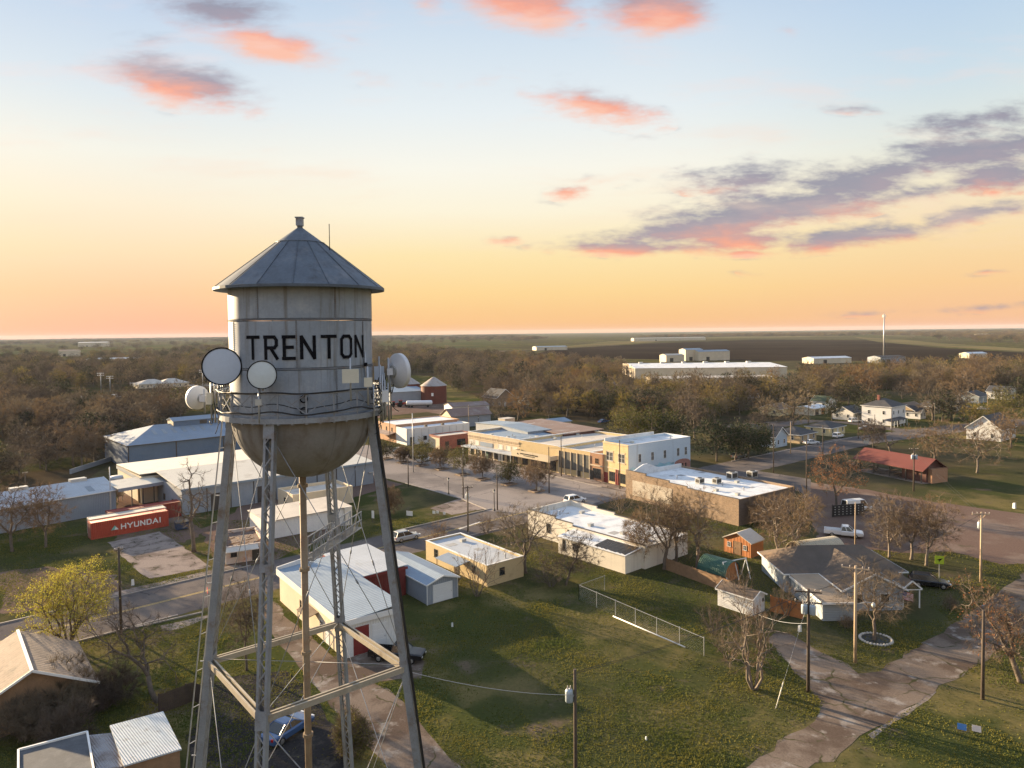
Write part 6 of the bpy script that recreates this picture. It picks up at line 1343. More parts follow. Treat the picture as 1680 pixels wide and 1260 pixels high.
def car(u, v, ang, kind, m, label, group=None, z=0.0):
    p = at(u, v); t = thing('parked_car' if kind != 'pickup' else 'pickup_truck', label, 'car' if kind != 'pickup' else 'pickup truck', (p.x, p.y, z), ang, group)
    b_ = MB(); L = {'suv': 4.7, 'sedan': 4.7, 'pickup': 5.8, 'van': 5.6}[kind]; h = L/2; hw = .94; wb = L*.30
    if kind == 'pickup':
        loft(b_, [(-.35,.38,1.12,hw),(1.35,.38,1.12,hw),(2.3,.40,1.08,hw),(2.75,.45,1.02,.90),(2.9,.5,.92,.84)])
        b_.box(-2.9,-.36,-.92,-.82,.5,1.12); b_.box(-2.9,-.36,.82,.92,.5,1.12); b_.box(-2.9,-2.82,-.819,.819,.5,1.12); b_.box(-2.81,-.36,-.819,.819,.5,.62); b_.box(-2.95,-2.905,-.8,.8,.45,.62)
        cb_, ct_ = (-.40, 1.45), (-.22, .75); zb, zt = 1.10, 1.80
    else:
        tail = .98 if kind != 'sedan' else .92
        loft(b_, [(-h,.42,tail-.08,.80),(-h+.12,.34,tail,.88),(-h+.8,.30,tail+.02,hw),(0,.30,tail+.02,hw),(h-1.3,.30,.98,hw),(h-.5,.32,.88,.91),(h-.12,.36,.76,.85),(h,.44,.66,.78)])
        cb_, ct_ = {'suv': ((-h+.12, h-1.35), (-h+.5, h-2.25)), 'sedan': ((-h+.75, h-1.35), (-h+1.5, h-2.2)), 'van': ((-h+.08, h-.9), (-h+.25, h-1.6))}[kind]; zb = .97; zt = {'suv': 1.66, 'sedan': 1.42, 'van': 2.15}[kind]
    bo = b_.build('body', m, t)
    g = MB(); g.hull8([(cb_[0],-.84,zb),(cb_[1],-.84,zb),(cb_[1],.84,zb),(cb_[0],.84,zb)], [(ct_[0],-.66,zt),(ct_[1],-.66,zt),(ct_[1],.66,zt),(ct_[0],.66,zt)]); g.build('window', CGL, t)
    r = MB(); r.hull8([(ct_[0]-.04,-.69,zt-.03),(ct_[1]+.04,-.69,zt-.03),(ct_[1]+.04,.69,zt-.03),(ct_[0]-.04,.69,zt-.03)], [(ct_[0]+.05,-.58,zt+.07),(ct_[1]-.08,-.58,zt+.07),(ct_[1]-.08,.58,zt+.07),(ct_[0]+.05,.58,zt+.07)])
    for sg in (-1, 1):
        for (fa, fb) in ((0, 0), (1, 1), (.48, .48)) if kind != 'van' else ((0, 0), (.3, .3), (.6, .6), (1, 1)):
            A = Vector((cb_[0]+(cb_[1]-cb_[0])*fa, sg*.85, zb)); B_ = Vector((ct_[0]+(ct_[1]-ct_[0])*fb, sg*.67, zt)); r.bar(A, B_, .09, .05, (1,0,0))
        if kind == 'van': r.hull8([(cb_[0]-.01,sg*.855,zb),(cb_[0]+3.0,sg*.855,zb),(cb_[0]+3.0,sg*.845,zb),(cb_[0]-.01,sg*.845,zb)], [(ct_[0],sg*.675,zt),(cb_[0]+3.0,sg*.675,zt),(cb_[0]+3.0,sg*.665,zt),(ct_[0],sg*.665,zt)])
    r.build('roof', m, t)
    for x in (-wb, wb*1.02):
        for sg in (-1, 1):
            q = Matrix.Rotation(math.pi/2, 3, 'X'); w_ = MB(); w_.lathe([(.22,-.11),(.34,-.10),(.36,-.05),(.36,.05),(.34,.10),(.22,.11)], 18, c=(x, sg*.84, .36), rot=q); wo = w_.build('wheel', TYRE, t)
            w_ = MB(); w_.lathe([(0,-.125),(.1,-.125),(.22,-.10),(.22,.10),(.1,.125),(0,.125)], 14, c=(x, sg*.84, .36), rot=q, smooth=False); w_.build('rim', RIM, wo)
    for sg in (-1, 1):
        e = MB(); e.box(h-.16 if kind != 'pickup' else 2.80, h+.0 if kind != 'pickup' else 2.915, sg*.62-.16, sg*.62+.16, .66, .80); e.build('headlight', HLM, t)
        e = MB(); e.box(-h-.015, -h+.1, sg*.74-.1, sg*.74+.1, .72, .92); e.build('taillight', TLM, t)
    return t
TH = rad(40)
car(1384, 880, rad(-24), 'pickup', P_WHITE, 'white crew cab pickup on the dirt lot by the thin pale pole')
car(666, 886, TH, 'suv', P_SILV, 'silver estate car parked at the highway kerb behind the garage'); car(943, 825, TH-.1, 'suv', P_WHITE, 'white car at the corner beside the white building roof')
car(652, 1082, rad(-10), 'pickup', P_BLACK, 'black pickup parked at the metal workshop doors')
car(1525, 962, rad(-22), 'suv', P_BLACK, 'black off road car beside the grey house porch'); car(1375, 718, TH, 'suv', P_WHITE, 'white suv in the driveway of the cream walled house'); car(1331, 729, rad(15), 'sedan', P_WHITE, 'white saloon parked before the tan house')
car(1421, 706, rad(-15), 'sedan', P_SILV, 'silver saloon at the side street before the bungalow'); car(696, 757, TH+.2, 'suv', P_WHITE, 'white estate car in the main street parking row'); car(684, 752, TH+.2, 'suv', P_BLACK, 'black car behind the white estate in the parking row'); car(655, 742, TH+.2, 'sedan', P_SILV, 'silver saloon at the far end of parking row')
car(1212, 752, TH, 'suv', P_GREY, 'grey suv in the shade under the dark oaks'); car(990, 694, TH, 'sedan', P_BLUE, 'blue car behind the dark red brick warehouse'); car(1590, 672, rad(10), 'sedan', P_GREY, 'grey car in the carport of the green roofed bungalow'); car(1612, 673, rad(10), 'sedan', P_WHITE, 'white car at the right of the green roofed bungalow')
car(472, 1205, rad(60), 'sedan', P_BLUE, 'blue car with white roof under the front of the tower'); car(1405, 838, rad(14), 'van', P_WHITE, 'white van behind the black netted frame beside the orange tree'); car(1402, 693, rad(20), 'suv', P_WHITE, 'white suv beside the white bungalow'); car(133, 704, rad(20), 'suv', P_SILV, 'silver car in a clearing of the left woods')
for k, (u, v, mm, lb) in enumerate(((138,655,P_WHITE,'white car'),(158,654,P_BLACK,'black car'),(174,655,P_SILV,'silver car'),(191,653,P_WHITE,'white van'))): car(u, v, rad(15+20*k), 'van' if 'van' in lb else 'suv', mm, lb+' parked at the ballpark clearing in left woods')
# tank trailer and tractors in the grain yard
p = at(688, 668); t = thing('tank_trailer', 'long silver tank trailer parked before rusty grain bins', 'trailer', p, rad(5)); q = Matrix.Rotation(math.pi/2, 3, 'Y'); m = MB(); m.lathe([(0,-6),(.9,-5.8),(1.1,-5.4),(1.1,5.4),(.9,5.8),(0,6)], 18, c=(0,0,2.0), rot=q); m.build('tank', WHITEP, t); m = MB(); m.box(-5.6,5.6,-.5,.5,.7,.95); m.build('chassis', TRIMD, t)
for x in (-4.6, -3.3, 3.9):
    m = MB(); q2 = Matrix.Rotation(math.pi/2, 3, 'X'); m.lathe([(0,-1.1),(.5,-1.1),(.5,1.1),(0,1.1)], 14, c=(x,0,.5), rot=q2); m.build('axle_wheels', TYRE, t)
for k, u in enumerate((648, 660)):
    p = at(u, 667); t = thing('tractor', ['left','right'][k]+' one of two red tractors in the grain yard' if False else ['smaller red tractor at the left in the grain yard','larger red tractor beside the silver tank trailer'][k], 'tractor', p, rad(15)); s = .9+.2*k
    m = MB(); m.box(-.3*s,2.2*s,-.5*s,.5*s,.9*s,1.8*s); m.box(-1.6*s,-.3*s,-.8*s,.8*s,.9*s,1.3*s); m.build('body', P_RED, t); m = MB(); m.box(-1.5*s,0,-.75*s,.75*s,1.301*s,2.6*s); m.build('cab', CGL, t); m = MB(); m.box(-1.6*s,.1*s,-.85*s,.85*s,2.601*s,2.75*s); m.build('cab_roof', P_RED, t)
    for (x, r) in ((-1.0,.95),(1.7,.6)):
        for sg in (-1,1): m = MB(); m.lathe([(0,-.25),(r*s,-.25),(r*s,.25),(0,.25)], 18, c=(x*s, sg*1.0*s, r*s), rot=Matrix.Rotation(math.pi/2,3,'X')); m.build('wheel', TYRE, t)
# netted frame beside the orange tree, signs, bits
p = at(1392, 847); t = thing('netted_frame', 'black netted square frame with pale dots under the orange tree', 'frame', p, rad(12)); m = MB(); m.box(-3.2,3.2,-.08,.08,.15,2.2); m.build('netting', TARP, t); m = MB()
for i in range(8):
    for j in range(4): c = (-2.8+i*.8, .5+j*.45); m.box(c[0]-.1,c[0]+.1,-.10,-.081,c[1]-.07,c[1]+.07)
m.build('dots', ACM, t)
for x in (-3.2,0,3.2): m = MB(); m.bar((x,.15,0),(x,.15,2.35),.1); m.build('post', TRIMD, t)
p = at(1541, 948); t = thing('yellow_sign', 'yellow green sign with a dark bird mark behind the black car', 'sign', p, rad(-15)); m = MB(); m.bar((0,.05,0),(0,.05,3.0),.07); m.build('post', GALV, t); m = MB(); m.box(-.55,.55,-.02,.02,1.9,3.0); m.build('face', mat('mat_lime', (.42,.52,.03), .5, 0, .05, 1), t)
m = MB(); m.add([(-.35,-.024,2.45),(.1,-.024,2.35),(.4,-.024,2.7),(.05,-.024,2.62)], [(0,1,2,3)]); m.add([(-.1,-.024,2.36),(.06,-.024,2.36),(-.05,-.024,2.12)], [(0,1,2)]); m.build('mark', BLACKP, t)
p = at(341, 1000); t = thing('stop_sign', 'red octagonal STOP sign at the alley mouth', 'stop sign', p, rad(-60)); m = MB(); m.bar((0,.04,0),(0,.04,2.6),.06); m.build('post', GALV, t); m = MB(); m.lathe([(0,-.01),(.42,-.01),(.42,.01),(0,.01)], 8, 0, False, (0,0,2.4), Matrix.Rotation(math.pi/2,3,'X') @ Matrix.Rotation(math.pi/8,3,'Z')); fo = m.build('face', mat('mat_stop_red', (.42,.02,.025), .5, 0, .04, 1), t)
m = MB(); x = -.30
for ch in 'STOP': letter(m, ch, lambda X_, Y_, l, x=x: (x+X_, -.016-l, 2.28+Y_), .12, .24, .035, sub=1); x += .16
m.build('lettering', LW, fo)
for (u, v, m_, lb) in ((1578,1198,mat('mat_sign_blue', (.05,.17,.42), .5, 0, .1, 3),'small blue yard sign lying in the grass at right'), (1602,1201,mat('mat_sign_pale', (.62,.52,.46), .6, 0, .1, 3),'small pale yard sign beside the blue one')):
    p = at(u, v); t = thing('yard_sign', lb, 'sign', p, rad(-30)); m = MB(); m.hull8([(-.33,-.2,.12),(.33,-.2,.12),(.33,-.18,.12),(-.33,-.18,.12)], [(-.33,.0,.55),(.33,.0,.55),(.33,.02,.55),(-.33,.02,.55)]); m.build('panel', m_, t); m = MB(); m.bar((-.2,-.1,0),(-.2,-.1,.35),.02); m.bar((.2,-.1,0),(.2,-.1,.35),.02); m.build('stake', GALV, t)
for (u, v, w_, h_, lb) in ((672,851,1.3,1.4,'white sign board on the grass by the highway'), (612,858,.5,2.2,'short white post sign nearest the tower leg'), (712,846,.6,.9,'small white box sign beside the concrete slab'), (718,845,.5,.8,'low white marker at the slab edge'), (729,847,.5,.8,'low white marker right of the slab signs'), (1421,733,1.4,2.4,'square white street sign at the side street junction')):
    p = at(u, v); t = thing('sign_board', lb, 'sign', p, rad(-25)); m = MB(); m.box(-w_/2,w_/2,-.03,.03,h_*.4,h_); m.build('panel', TRIM, t); m = MB(); m.bar((-w_*.35,.05,0),(-w_*.35,.05,h_*.9),.06); m.bar((w_*.35,.05,0),(w_*.35,.05,h_*.9),.06); m.build('post', TRIMD, t)
for (u, v, lb) in ((309,905,'bin'),):
    pass
def barrel(u, v, label, m=TRIMD, r=.45, h=1.1, z=0): p = at(u, v); t = thing('barrel', label, 'barrel', p); mb = MB(); mb.lathe([(0,0),(r*.95,0),(r,.05),(r,h*.33),(r*1.04,h*.35),(r,h*.37),(r,h*.66),(r*1.04,h*.68),(r,h*.7),(r,h-.05),(r*.9,h),(0,h-.03)], 16); mb.build('shell', m, t)
barrel(961, 903, 'dark round bin standing by the white building wall', P_RED if False else TRIMD); barrel(884, 806, 'pale litter bin on the planter nearest the crossing', ACM, .35, .9)
for (u, v, w_, lb) in ((1664,834,.9,'white marker post at the edge of the park lawn'), (742,1028,.4,'small white stake in the dark lawn'), (1060,1214,.25,'thin white stake in the shaded lawn'), (1312,1036,.6,'white stone lump near transformer pole'), (218,960,.7,'white block on the grass by the cracked slab')):
    p = at(u, v); t = thing('marker', lb, 'marker', p, .4); m = MB(); m.hull8([(-w_/4,-w_/4,0),(w_/4,-w_/4,0),(w_/4,w_/4,0),(-w_/4,w_/4,0)], [(-w_/5,-w_/5,w_*1.2),(w_/5,-w_/5,w_*1.2),(w_/5,w_/5,w_*1.1),(-w_/5,w_/5,w_*1.1)]); m.build('stone', TRIM, t)
# ------------------------------------------------------------------ vegetation
TW_B = foliage('mat_twig_brown', (.150,.115,.085), (.105,.082,.062), .3, .12); TW_R = foliage('mat_twig_rust', (.200,.138,.085), (.140,.098,.065), .3, .15); TW_G = foliage('mat_twig_gold', (.26,.190,.065), (.17,.130,.06), .25, .2)
TW_P = foliage('mat_twig_pale', (.21,.165,.120), (.15,.12,.09), .3, .15); TW_D = foliage('mat_twig_dark', (.065,.050,.042), (.05,.04,.035), .3, .1); TW_O = foliage('mat_twig_orange', (.24,.145,.065), (.16,.10,.055), .3, .2)
LF_Y = foliage('mat_bud_yellow', (.42,.38,.06), (.30,.29,.05), .1, .3); LF_O = foliage('mat_leaf_olive', (.085,.085,.025), (.05,.058,.02), .2, .2); LF_D = foliage('mat_leaf_dark', (.040,.054,.024), (.026,.038,.018), .2, .1); LF_OR = foliage('mat_leaf_orange', (.36,.15,.065), (.24,.11,.05), .15, .3); LF_OG = foliage('mat_leaf_green_gold', (.15,.13,.03), (.08,.085,.025), .2, .25)
BARK = mat('mat_bark', (.125,.100,.080), .95, 0, .3, 2.5, .05, 8, rand=.2); BARKP = mat('mat_bark_pale', (.19,.155,.125), .95, 0, .25, 2.0, .04, 8, rand=.15)
def make_tree(name, label, loc, H, R_, r0, seed, tm=None, leaf=None, group=None, cat='tree', bark=None, n=380, fork=.24, lean=(0,0), stems=1, per=17, tl=.60, tw=.017, lper=5, lsp=.28, lsz=.16, crook=.055, rot=None, lfrac=1.0, low=.20, shape=1.0, droop=0.0):
    """a trunk that forks again and again until it reaches n tips spread through an uneven crown; slim twigs (and leaves) round the tips"""
    rng = random.Random(seed); rs = np.random.default_rng(seed); tm = tm or TW_B
    t = thing(name, label, cat, loc, rot if rot is not None else rng.uniform(0,6.28) if lean == (0,0) else 0, group)
    # tips: lobes through an ellipsoid, more of them near its skin
    d = rs.normal(0,1,(n*2,3)); d /= np.linalg.norm(d,axis=1,keepdims=True); rr = rs.random((n*2,1))**.42
    lob = 1+.22*np.sin(d[:,:1]*3.1+seed)+.18*np.sin(d[:,1:2]*4.3+seed*1.7)*np.sin(d[:,2:3]*3.7+seed*.6)
    zc = H*(1+low)/2; hz = H*(1-low)/2; P = d*rr*lob*np.array([R_, R_, hz]); P[:,2] += zc
    P[:,2] -= droop*H*(np.hypot(P[:,0],P[:,1])/R_)**2
    P = P[(P[:,2] > H*low*.7) & (P[:,2] < H*1.04)][:n]
    P[:,0] += lean[0]*P[:,2]; P[:,1] += lean[1]*P[:,2]
    br = []; rt = r0/(len(P)/stems)**.47; ends = []
    def limb(p, q, ra, rb, lv):
        k = 3 if lv < 3 else 2; L = (q-p).length; pts = [p]; rr_ = [ra]
        for i in range(1, k+1):
            f = i/k; c = p.lerp(q, f)
            if i < k: c += Vector((rng.gauss(0,1), rng.gauss(0,1), rng.gauss(0,.6)-.25*droop))*L*crook
            pts.append(c); rr_.append(ra+(rb-ra)*f)
        br.append((pts, rr_, lv))
    def grow(p, idx, lv):
        m_ = len(idx); ra = rt*m_**.47
        if m_ <= 2 or lv > 7:
            for i in idx: q = Vector(P[i]); limb(p, q, rt*1.2, rt*.6, lv); ends.append((p, q))
            return
        k = min(m_, 3 if lv == 0 else rng.choice((2,2,3))); c = P[rs.choice(idx, k, replace=False)]
        for _ in range(2):
            g = np.argmin(((P[idx][:,None,:]-c[None])**2).sum(2), 1); c = np.array([P[idx][g == j].mean(0) if (g == j).any() else c[j] for j in range(k)])
        for j in range(k):
            sub = idx[g == j]
            if not len(sub): continue
            q = p.lerp(Vector(c[j]), rng.uniform(.42,.58) if len(sub) > 2 else .5)
            if lv < 2: q.z = max(q.z-.0, p.z+.12*H*.3)
            limb(p, q, min(ra, rt*len(sub)**.47*1.15), rt*len(sub)**.47, lv+1); grow(q, sub, lv+1)
    ang0 = np.arctan2(P[:,1]-lean[1]*P[:,2], P[:,0]-lean[0]*P[:,2])
    for s in range(stems):
        if stems == 1: idx = np.arange(len(P)); base = Vector((0,0,-.1)); top = Vector((lean[0]*H*fork+rng.gauss(0,.02)*H, lean[1]*H*fork, H*fork))
        else:
            a0 = -math.pi+2*math.pi*s/stems; idx = np.nonzero((ang0 >= a0) & (ang0 < a0+2*math.pi/stems))[0]; am = a0+math.pi/stems
            if not len(idx): continue
            base = Vector((math.cos(am)*.18, math.sin(am)*.18, -.1)); top = base.lerp(Vector(P[idx].mean(0)), fork*1.2)
        r_ = rt*len(idx)**.47; mid = base.lerp(top, .5)+Vector((rng.gauss(0,1), rng.gauss(0,1), 0))*H*fork*crook*.6
        br.append(([base, base.lerp(mid, .35), mid, top], [r_*1.45, r_*1.12, r_*1.02, r_*.95], 0)); grow(top, idx, 0)
    mb = MB()
    for pts, rr_, lv in br:
        if lv <= 2: mb.tube(pts, rr_, 7 if lv == 0 else 5, cap=lv == 0)
    mb.build('trunk', bark or BARK, t)
    mb = MB()
    for pts, rr_, lv in br:
        if lv > 2: mb.tube(pts, [max(x, .010) for x in rr_], 4 if lv < 5 else 3, cap=False)
    o = np.array(mb.v) if mb.v else np.zeros((0,3)); Q = np.array([f for f in mb.f], int) if mb.f else np.zeros((0,4), int)
    A = np.array([tuple(p) for p, q in ends]); C = np.array([tuple(q) for p, q in ends]); m_ = len(ends)*per; i = np.repeat(np.arange(len(ends)), per)
    f = rs.random((m_,1)); og = A[i]*(1-f)*.8+C[i]*(1-(1-f)*.8); d = C[i]-A[i]; d /= np.linalg.norm(d,axis=1,keepdims=True)+1e-6; d += rs.normal(0,.55,(m_,3)); d[:,2] += .22-droop; d /= np.linalg.norm(d,axis=1,keepdims=True)
    sd_ = np.cross(d, rs.normal(0,1,(m_,3))); sd_ /= np.linalg.norm(sd_,axis=1,keepdims=True)+1e-6; ln = tl*(.5+rs.random((m_,1))); e = og+d*ln
    tq = np.stack([og-sd_*tw/2, og+sd_*tw/2, e+sd_*tw*.2, e-sd_*tw*.2], 1)
    parts = [o[Q].reshape(-1,3)] if len(Q) else []; fm = [np.ones(len(Q), int)] if len(Q) else []
    parts.append(tq.reshape(-1,3)); fm.append(np.zeros(m_, int)); mats = [tm, bark or BARK]
    if leaf:
        k = rs.random(len(ends)) < lfrac; cc = np.concatenate([C[k], (A[k]+C[k])/2]); lv_ = leaves(cc, rs, lper, lsp, lsz); parts.append(lv_); fm.append(np.full(len(lv_)//4, 2)); mats.append(leaf)
    npmesh('crown', np.concatenate(parts), 4, mats, t, fmat=np.concatenate(fm))
    return t
def leaves(cent, rs, per, spread, size):
    c = np.repeat(cent, per, 0)+rs.normal(0, spread, (len(cent)*per,3)); n = len(c)
    a = rs.normal(0,1,(n,3)); a /= np.linalg.norm(a,axis=1,keepdims=True); b = np.cross(a, rs.normal(0,1,(n,3))); b /= np.linalg.norm(b,axis=1,keepdims=True)+1e-6
    s = size*(.6+.8*rs.random((n,1)))
    return np.stack([c-a*s*.5, c+b*s*.32, c+a*s*.5, c-b*s*.32], 1).reshape(-1,3)
def T(u, v, vt, wpx, label, name='bare_tree', H=None, **k):
    """tree at ground pixel, top row, crown width in pixels"""
    p = at(u, v); H = H or zat(u, v, vt)*1.03; R_ = wpx/2*p.y/F*.92; k.setdefault('tw', max(.016, p.y*.00021))
    return make_tree(name, label, p, H, R_, k.pop('r0', max(.08, H*.019)), k.pop('seed', int(u*7+v)), **k)
T(112,1062,922,175,'round tree with fresh yellow green buds beside the highway',name='budding_tree',leaf=LF_Y,n=520,low=.12,lper=11,lsp=.24,lsz=.14,stems=4,r0=.15,tm=TW_G)
T(258,1152,985,150,'dark leaning bare tree behind the tin roofed shed',lean=(-.5,.1),r0=.22,droop=.1,crook=.10,n=200)
T(318,905,762,100,'tall dark bare tree with clumped mistletoe by the cracked slab',leaf=LF_OG,lfrac=.10,lper=12,lsp=.25,r0=.28,n=110,fork=.34)
T(20,905,792,120,'broad brown bare tree in front of the left warehouse',tm=TW_R); T(75,898,800,80,'smaller brown bare tree right of the broad one at left warehouse',tm=TW_R)
T(405,1100,955,85,'thin bare tree behind the left tower legs',r0=.12)
T(862,940,822,150,'big spreading bare tree behind the yellow shop',r0=.26)
T(783,978,885,95,'multi stemmed bare shrub hiding the yellow shop corner',name='bare_shrub',low=.06,n=110,tl=.45,per=8,stems=6,tm=TW_R,r0=.06)
T(928,960,872,85,'dark low bare tree with drooping branches left of the lawn fence',lean=(.35,.2),droop=.2); T(905,962,915,95,'dark brush pile under the drooping bare tree',name='bare_shrub',low=.06,n=110,tl=.45,per=8,stems=7,r0=.05)
T(1090,934,798,125,'big bare tree in front of the white building end',tm=TW_R,r0=.24); T(1050,930,835,70,'slim bare tree beside the white building wing',r0=.11,tm=TW_R)
T(1143,935,800,110,'bare tree with pale trunk between white building and brick wall',bark=BARKP,tm=TW_R); T(1108,925,806,90,'upright bare tree behind the big one at white building',tm=TW_B)
T(1277,930,806,115,'pale trunked bare tree in front of brick building end',bark=BARKP,tm=TW_R); T(1297,915,800,90,'second pale trunked bare tree leaning right near brick building',bark=BARKP,lean=(.2,0),tm=TW_R)
T(1372,835,734,105,'round tree with orange leaves by the netted frame',name='orange_tree',leaf=LF_OR,lper=4,lsp=.22,lsz=.2,lfrac=.85,n=260)
T(1459,915,820,95,'bare tree left in the clump beside the dirt lot',bark=BARKP); T(1495,918,808,110,'tallest bare tree of the clump at the dirt lot',tm=TW_R,bark=BARKP); T(1520,928,818,95,'pale twiggy tree at the right of the dirt lot clump',tm=TW_R,bark=BARKP,lean=(.15,0)); T(1475,895,836,90,'low bush with rusty twigs in the dirt lot clump',name='bare_shrub',low=.06,n=110,tl=.45,per=8,stems=6,r0=.06,tm=TW_R)
T(1434,1050,925,120,'yard tree with dense grey twigs inside the stone ring',r0=.17)
T(1676,1120,958,140,'dark crooked tree with orange buds at the right edge',leaf=LF_OR,lfrac=.25,lper=3,lean=(-.30,.1),r0=.24,tm=TW_R,droop=.12,crook=.10)
T(1237,1130,975,120,'tall multi stemmed bare tree by the gravel road fork',stems=4,r0=.13,n=200,fork=.4,bark=BARKP,tm=TW_R)
T(1215,1000,930,80,'pale twiggy shrub before the white shed',name='bare_shrub',low=.06,n=110,tl=.45,per=8,stems=6,r0=.06,bark=BARKP,tm=TW_R); T(1170,1040,985,70,'thorny brown bush by the fence corner',name='bare_shrub',low=.06,n=110,tl=.45,per=8,stems=6,r0=.05,tm=TW_R); T(1195,1080,1030,90,'tangled dark brush beside the multi stemmed tree',name='bare_shrub',low=.06,n=110,tl=.45,per=8,stems=8,r0=.05)
T(1290,1010,950,50,'small bare bush beside the grey house wall',name='bare_shrub',low=.06,n=110,tl=.45,per=8,stems=5,r0=.05)
T(578,1240,1172,75,'olive bush beside the back tower leg',name='leafy_bush',stems=6,r0=.05,low=.06,leaf=LF_OG,lper=6,lsz=.14,lsp=.2)
for k, (u, v, vt, wd) in enumerate(((20,1150,1085,130),(75,1165,1090,130),(120,1175,1110,110),(175,1160,1110,90),(40,1215,1150,100),(105,1225,1160,100))):
    T(u, v, vt, wd, 'dense brown thicket bush around the old shingle house', name='thicket_bush', stems=7, r0=.06, tm=TW_B, low=.06, n=320, tl=.55, per=24, tw=.03, group='thicket bushes at lower left')
T(1603,776,688,135,'wide bare park tree standing on the open lawn',tm=TW_R,bark=BARKP,r0=.22); T(1533,764,690,105,'smaller rounded bare park tree behind the pavilion end',tm=TW_R)
T(1658,735,672,75,'bare tree before the white gable house at right edge',tm=TW_R); T(1462,741,706,40,'leaning dead trunk beside the pavilion',lean=(-.5,0),r0=.3,n=14); T(1432,735,690,55,'small brown bare tree by the street sign',tm=TW_B)
def leafy(u, v, vt, wd, label, leaf, name='oak_tree', lper=6, lsz=.40, lsp=.5, **k): return T(u, v, vt, wd, label, name=name, leaf=leaf, lper=lper, lsz=lsz, lsp=lsp, fork=.2, low=.10, n=240, per=8, **k)
leafy(1176,757,684,80,'dark green oak nearest the blue painted wall',LF_D,lsz=.4); leafy(1206,755,690,70,'dark green oak in the middle over the grey suv',LF_D); leafy(1228,752,693,66,'dark green oak on the right of three',LF_D); leafy(1249,747,698,50,'small dark oak beside the pale blue house',LF_D)
leafy(1062,730,664,120,'broad golden olive oak behind the two storey building',LF_O,lsz=.42); leafy(1035,725,672,80,'olive oak left of the broad golden one',LF_OG); leafy(1098,728,672,75,'dark olive oak right of the broad golden one',LF_D)
leafy(1010,688,640,48,'dark evergreen right of the pale gravel driveway',LF_D,name='evergreen_tree'); leafy(975,682,638,42,'dark evergreen left beside its larger twin',LF_D,name='evergreen_tree'); leafy(1430,692,644,66,'dark evergreen in front of two storey house',LF_D,name='evergreen_tree'); leafy(1443,690,650,40,'small dark evergreen at the two storey house corner',LF_D,name='evergreen_tree')
leafy(1655,682,645,75,'golden green round bush tree at right edge',LF_OG); leafy(1150,700,652,70,'golden yellow tree in the middle of brown woods',LF_OG,lsz=.4)
# street trees in their planters
for (u, v, vt, wd, kd, lb) in ((634,753,722,44,1,'leafy street tree farthest left on main street'),(662,759,734,30,0,'slim bare street tree near the parked cars'),(692,764,722,50,1,'leafy street tree over the parked cars'),(724,770,735,46,0,'bare street tree with a stone planter kerb'),(759,779,730,62,1,'largest leafy street tree before the cream shop'),(792,787,745,46,0,'bare rusty street tree before the cream shop door'),(835,795,756,46,1,'small dense leafy street tree before the sign shop'),(880,806,758,62,0,'widest bare street tree next to the litter bin')):
    if kd: leafy(u, v, vt, wd, lb, LF_OG if wd > 46 else LF_O, name='street_tree', lsz=.22, lsp=.3)
    else: T(u, v, vt, wd, lb, name='street_tree', tm=TW_R)
    p = at(u, v); t = thing('tree_planter', 'low brick planter kerb round the '+lb.replace(' on main street','').split(' with')[0], 'planter', p, A40); m = MB()
    for (x0,x1,y0,y1) in ((-1.5,1.5,-1.1,-.9),(-1.5,1.5,.9,1.1),(-1.5,-1.3,-.9,.9),(1.3,1.5,-.9,.9)): m.box(x0,x1,y0,y1,0,.28)
    m.build('kerb', BR_TAN, t); m = MB(); m.box(-1.3,1.3,-.9,.9,0,.18); m.build('soil', DIRT, t)
T(722,890,852,46,'small round bare bush at the highway verge',name='bare_shrub',low=.06,n=110,tl=.45,per=8,stems=5,r0=.05,tm=TW_R); T(768+30,868+8,845,40,'low bare bush by the dark utility pole',name='bare_shrub',low=.06,n=110,tl=.45,per=8,stems=5,r0=.05,tm=TW_R); T(1018,842,800,75,'rusty brown bush beside the white building roof end',name='bare_shrub',low=.06,n=110,tl=.45,per=8,stems=7,r0=.06,tm=TW_R); T(710,905,872,30,'tiny bare street bush behind the garage',name='bare_shrub',low=.06,n=110,tl=.45,per=8,stems=4,r0=.05,tm=TW_R)
T(1252,862,818,60,'bare tree rising before the white membrane roof',r0=.12,tm=TW_R); T(745,962,935,30,'sprawling dead bush by the garage door',name='bare_shrub',low=.06,n=110,tl=.45,per=8,stems=4,r0=.04)
T(1560,1000,978,30,'small dark plant by the driveway of the grey house',name='bare_shrub',low=.06,n=110,tl=.45,per=8,stems=5,r0=.03); T(1390,1030,1012,26,'garden plant under the grey house wall',name='bare_shrub',low=.06,n=110,tl=.45,per=8,stems=5,r0=.03); T(640,850,800,40,'bare sapling behind the right tower leg',r0=.08,tm=TW_R)
# ------------------------------------------------------------------ woods
def pip(poly, x, y):
    c = False; n = len(poly); j = n-1
    for i in range(n):
        xi, yi = poly[i]; xj, yj = poly[j]
        if (yi > y) != (yj > y) and x < (xj-xi)*(y-yi)/(yj-yi)+xi: c = not c
        j = i
    return c
WOOD_L = [(-40,578),(340,566),(616,562),(700,572),(800,588),(1020,603),(1040,640),(1015,668),(960,690),(915,684),(840,674),(806,655),(740,640),(705,612),(640,612),(618,652),(372,655),(300,685),(212,735),(140,775),(-40,802)]
WOOD_R = [(1030,650),(1110,648),(1250,628),(1480,611),(1720,607),(1720,640),(1600,642),(1500,642),(1440,640),(1330,655),(1262,662),(1190,692),(1130,708),(1000,700)]
WOOD_F = [(-40,560),(340,553),(620,551),(700,552),(840,551),(900,556),(780,564),(616,563),(370,572),(-40,580)]
WOOD_G = [(1040,554),(1240,548),(1420,546),(1720,541),(1720,571),(1560,562),(1440,552),(1240,553)]
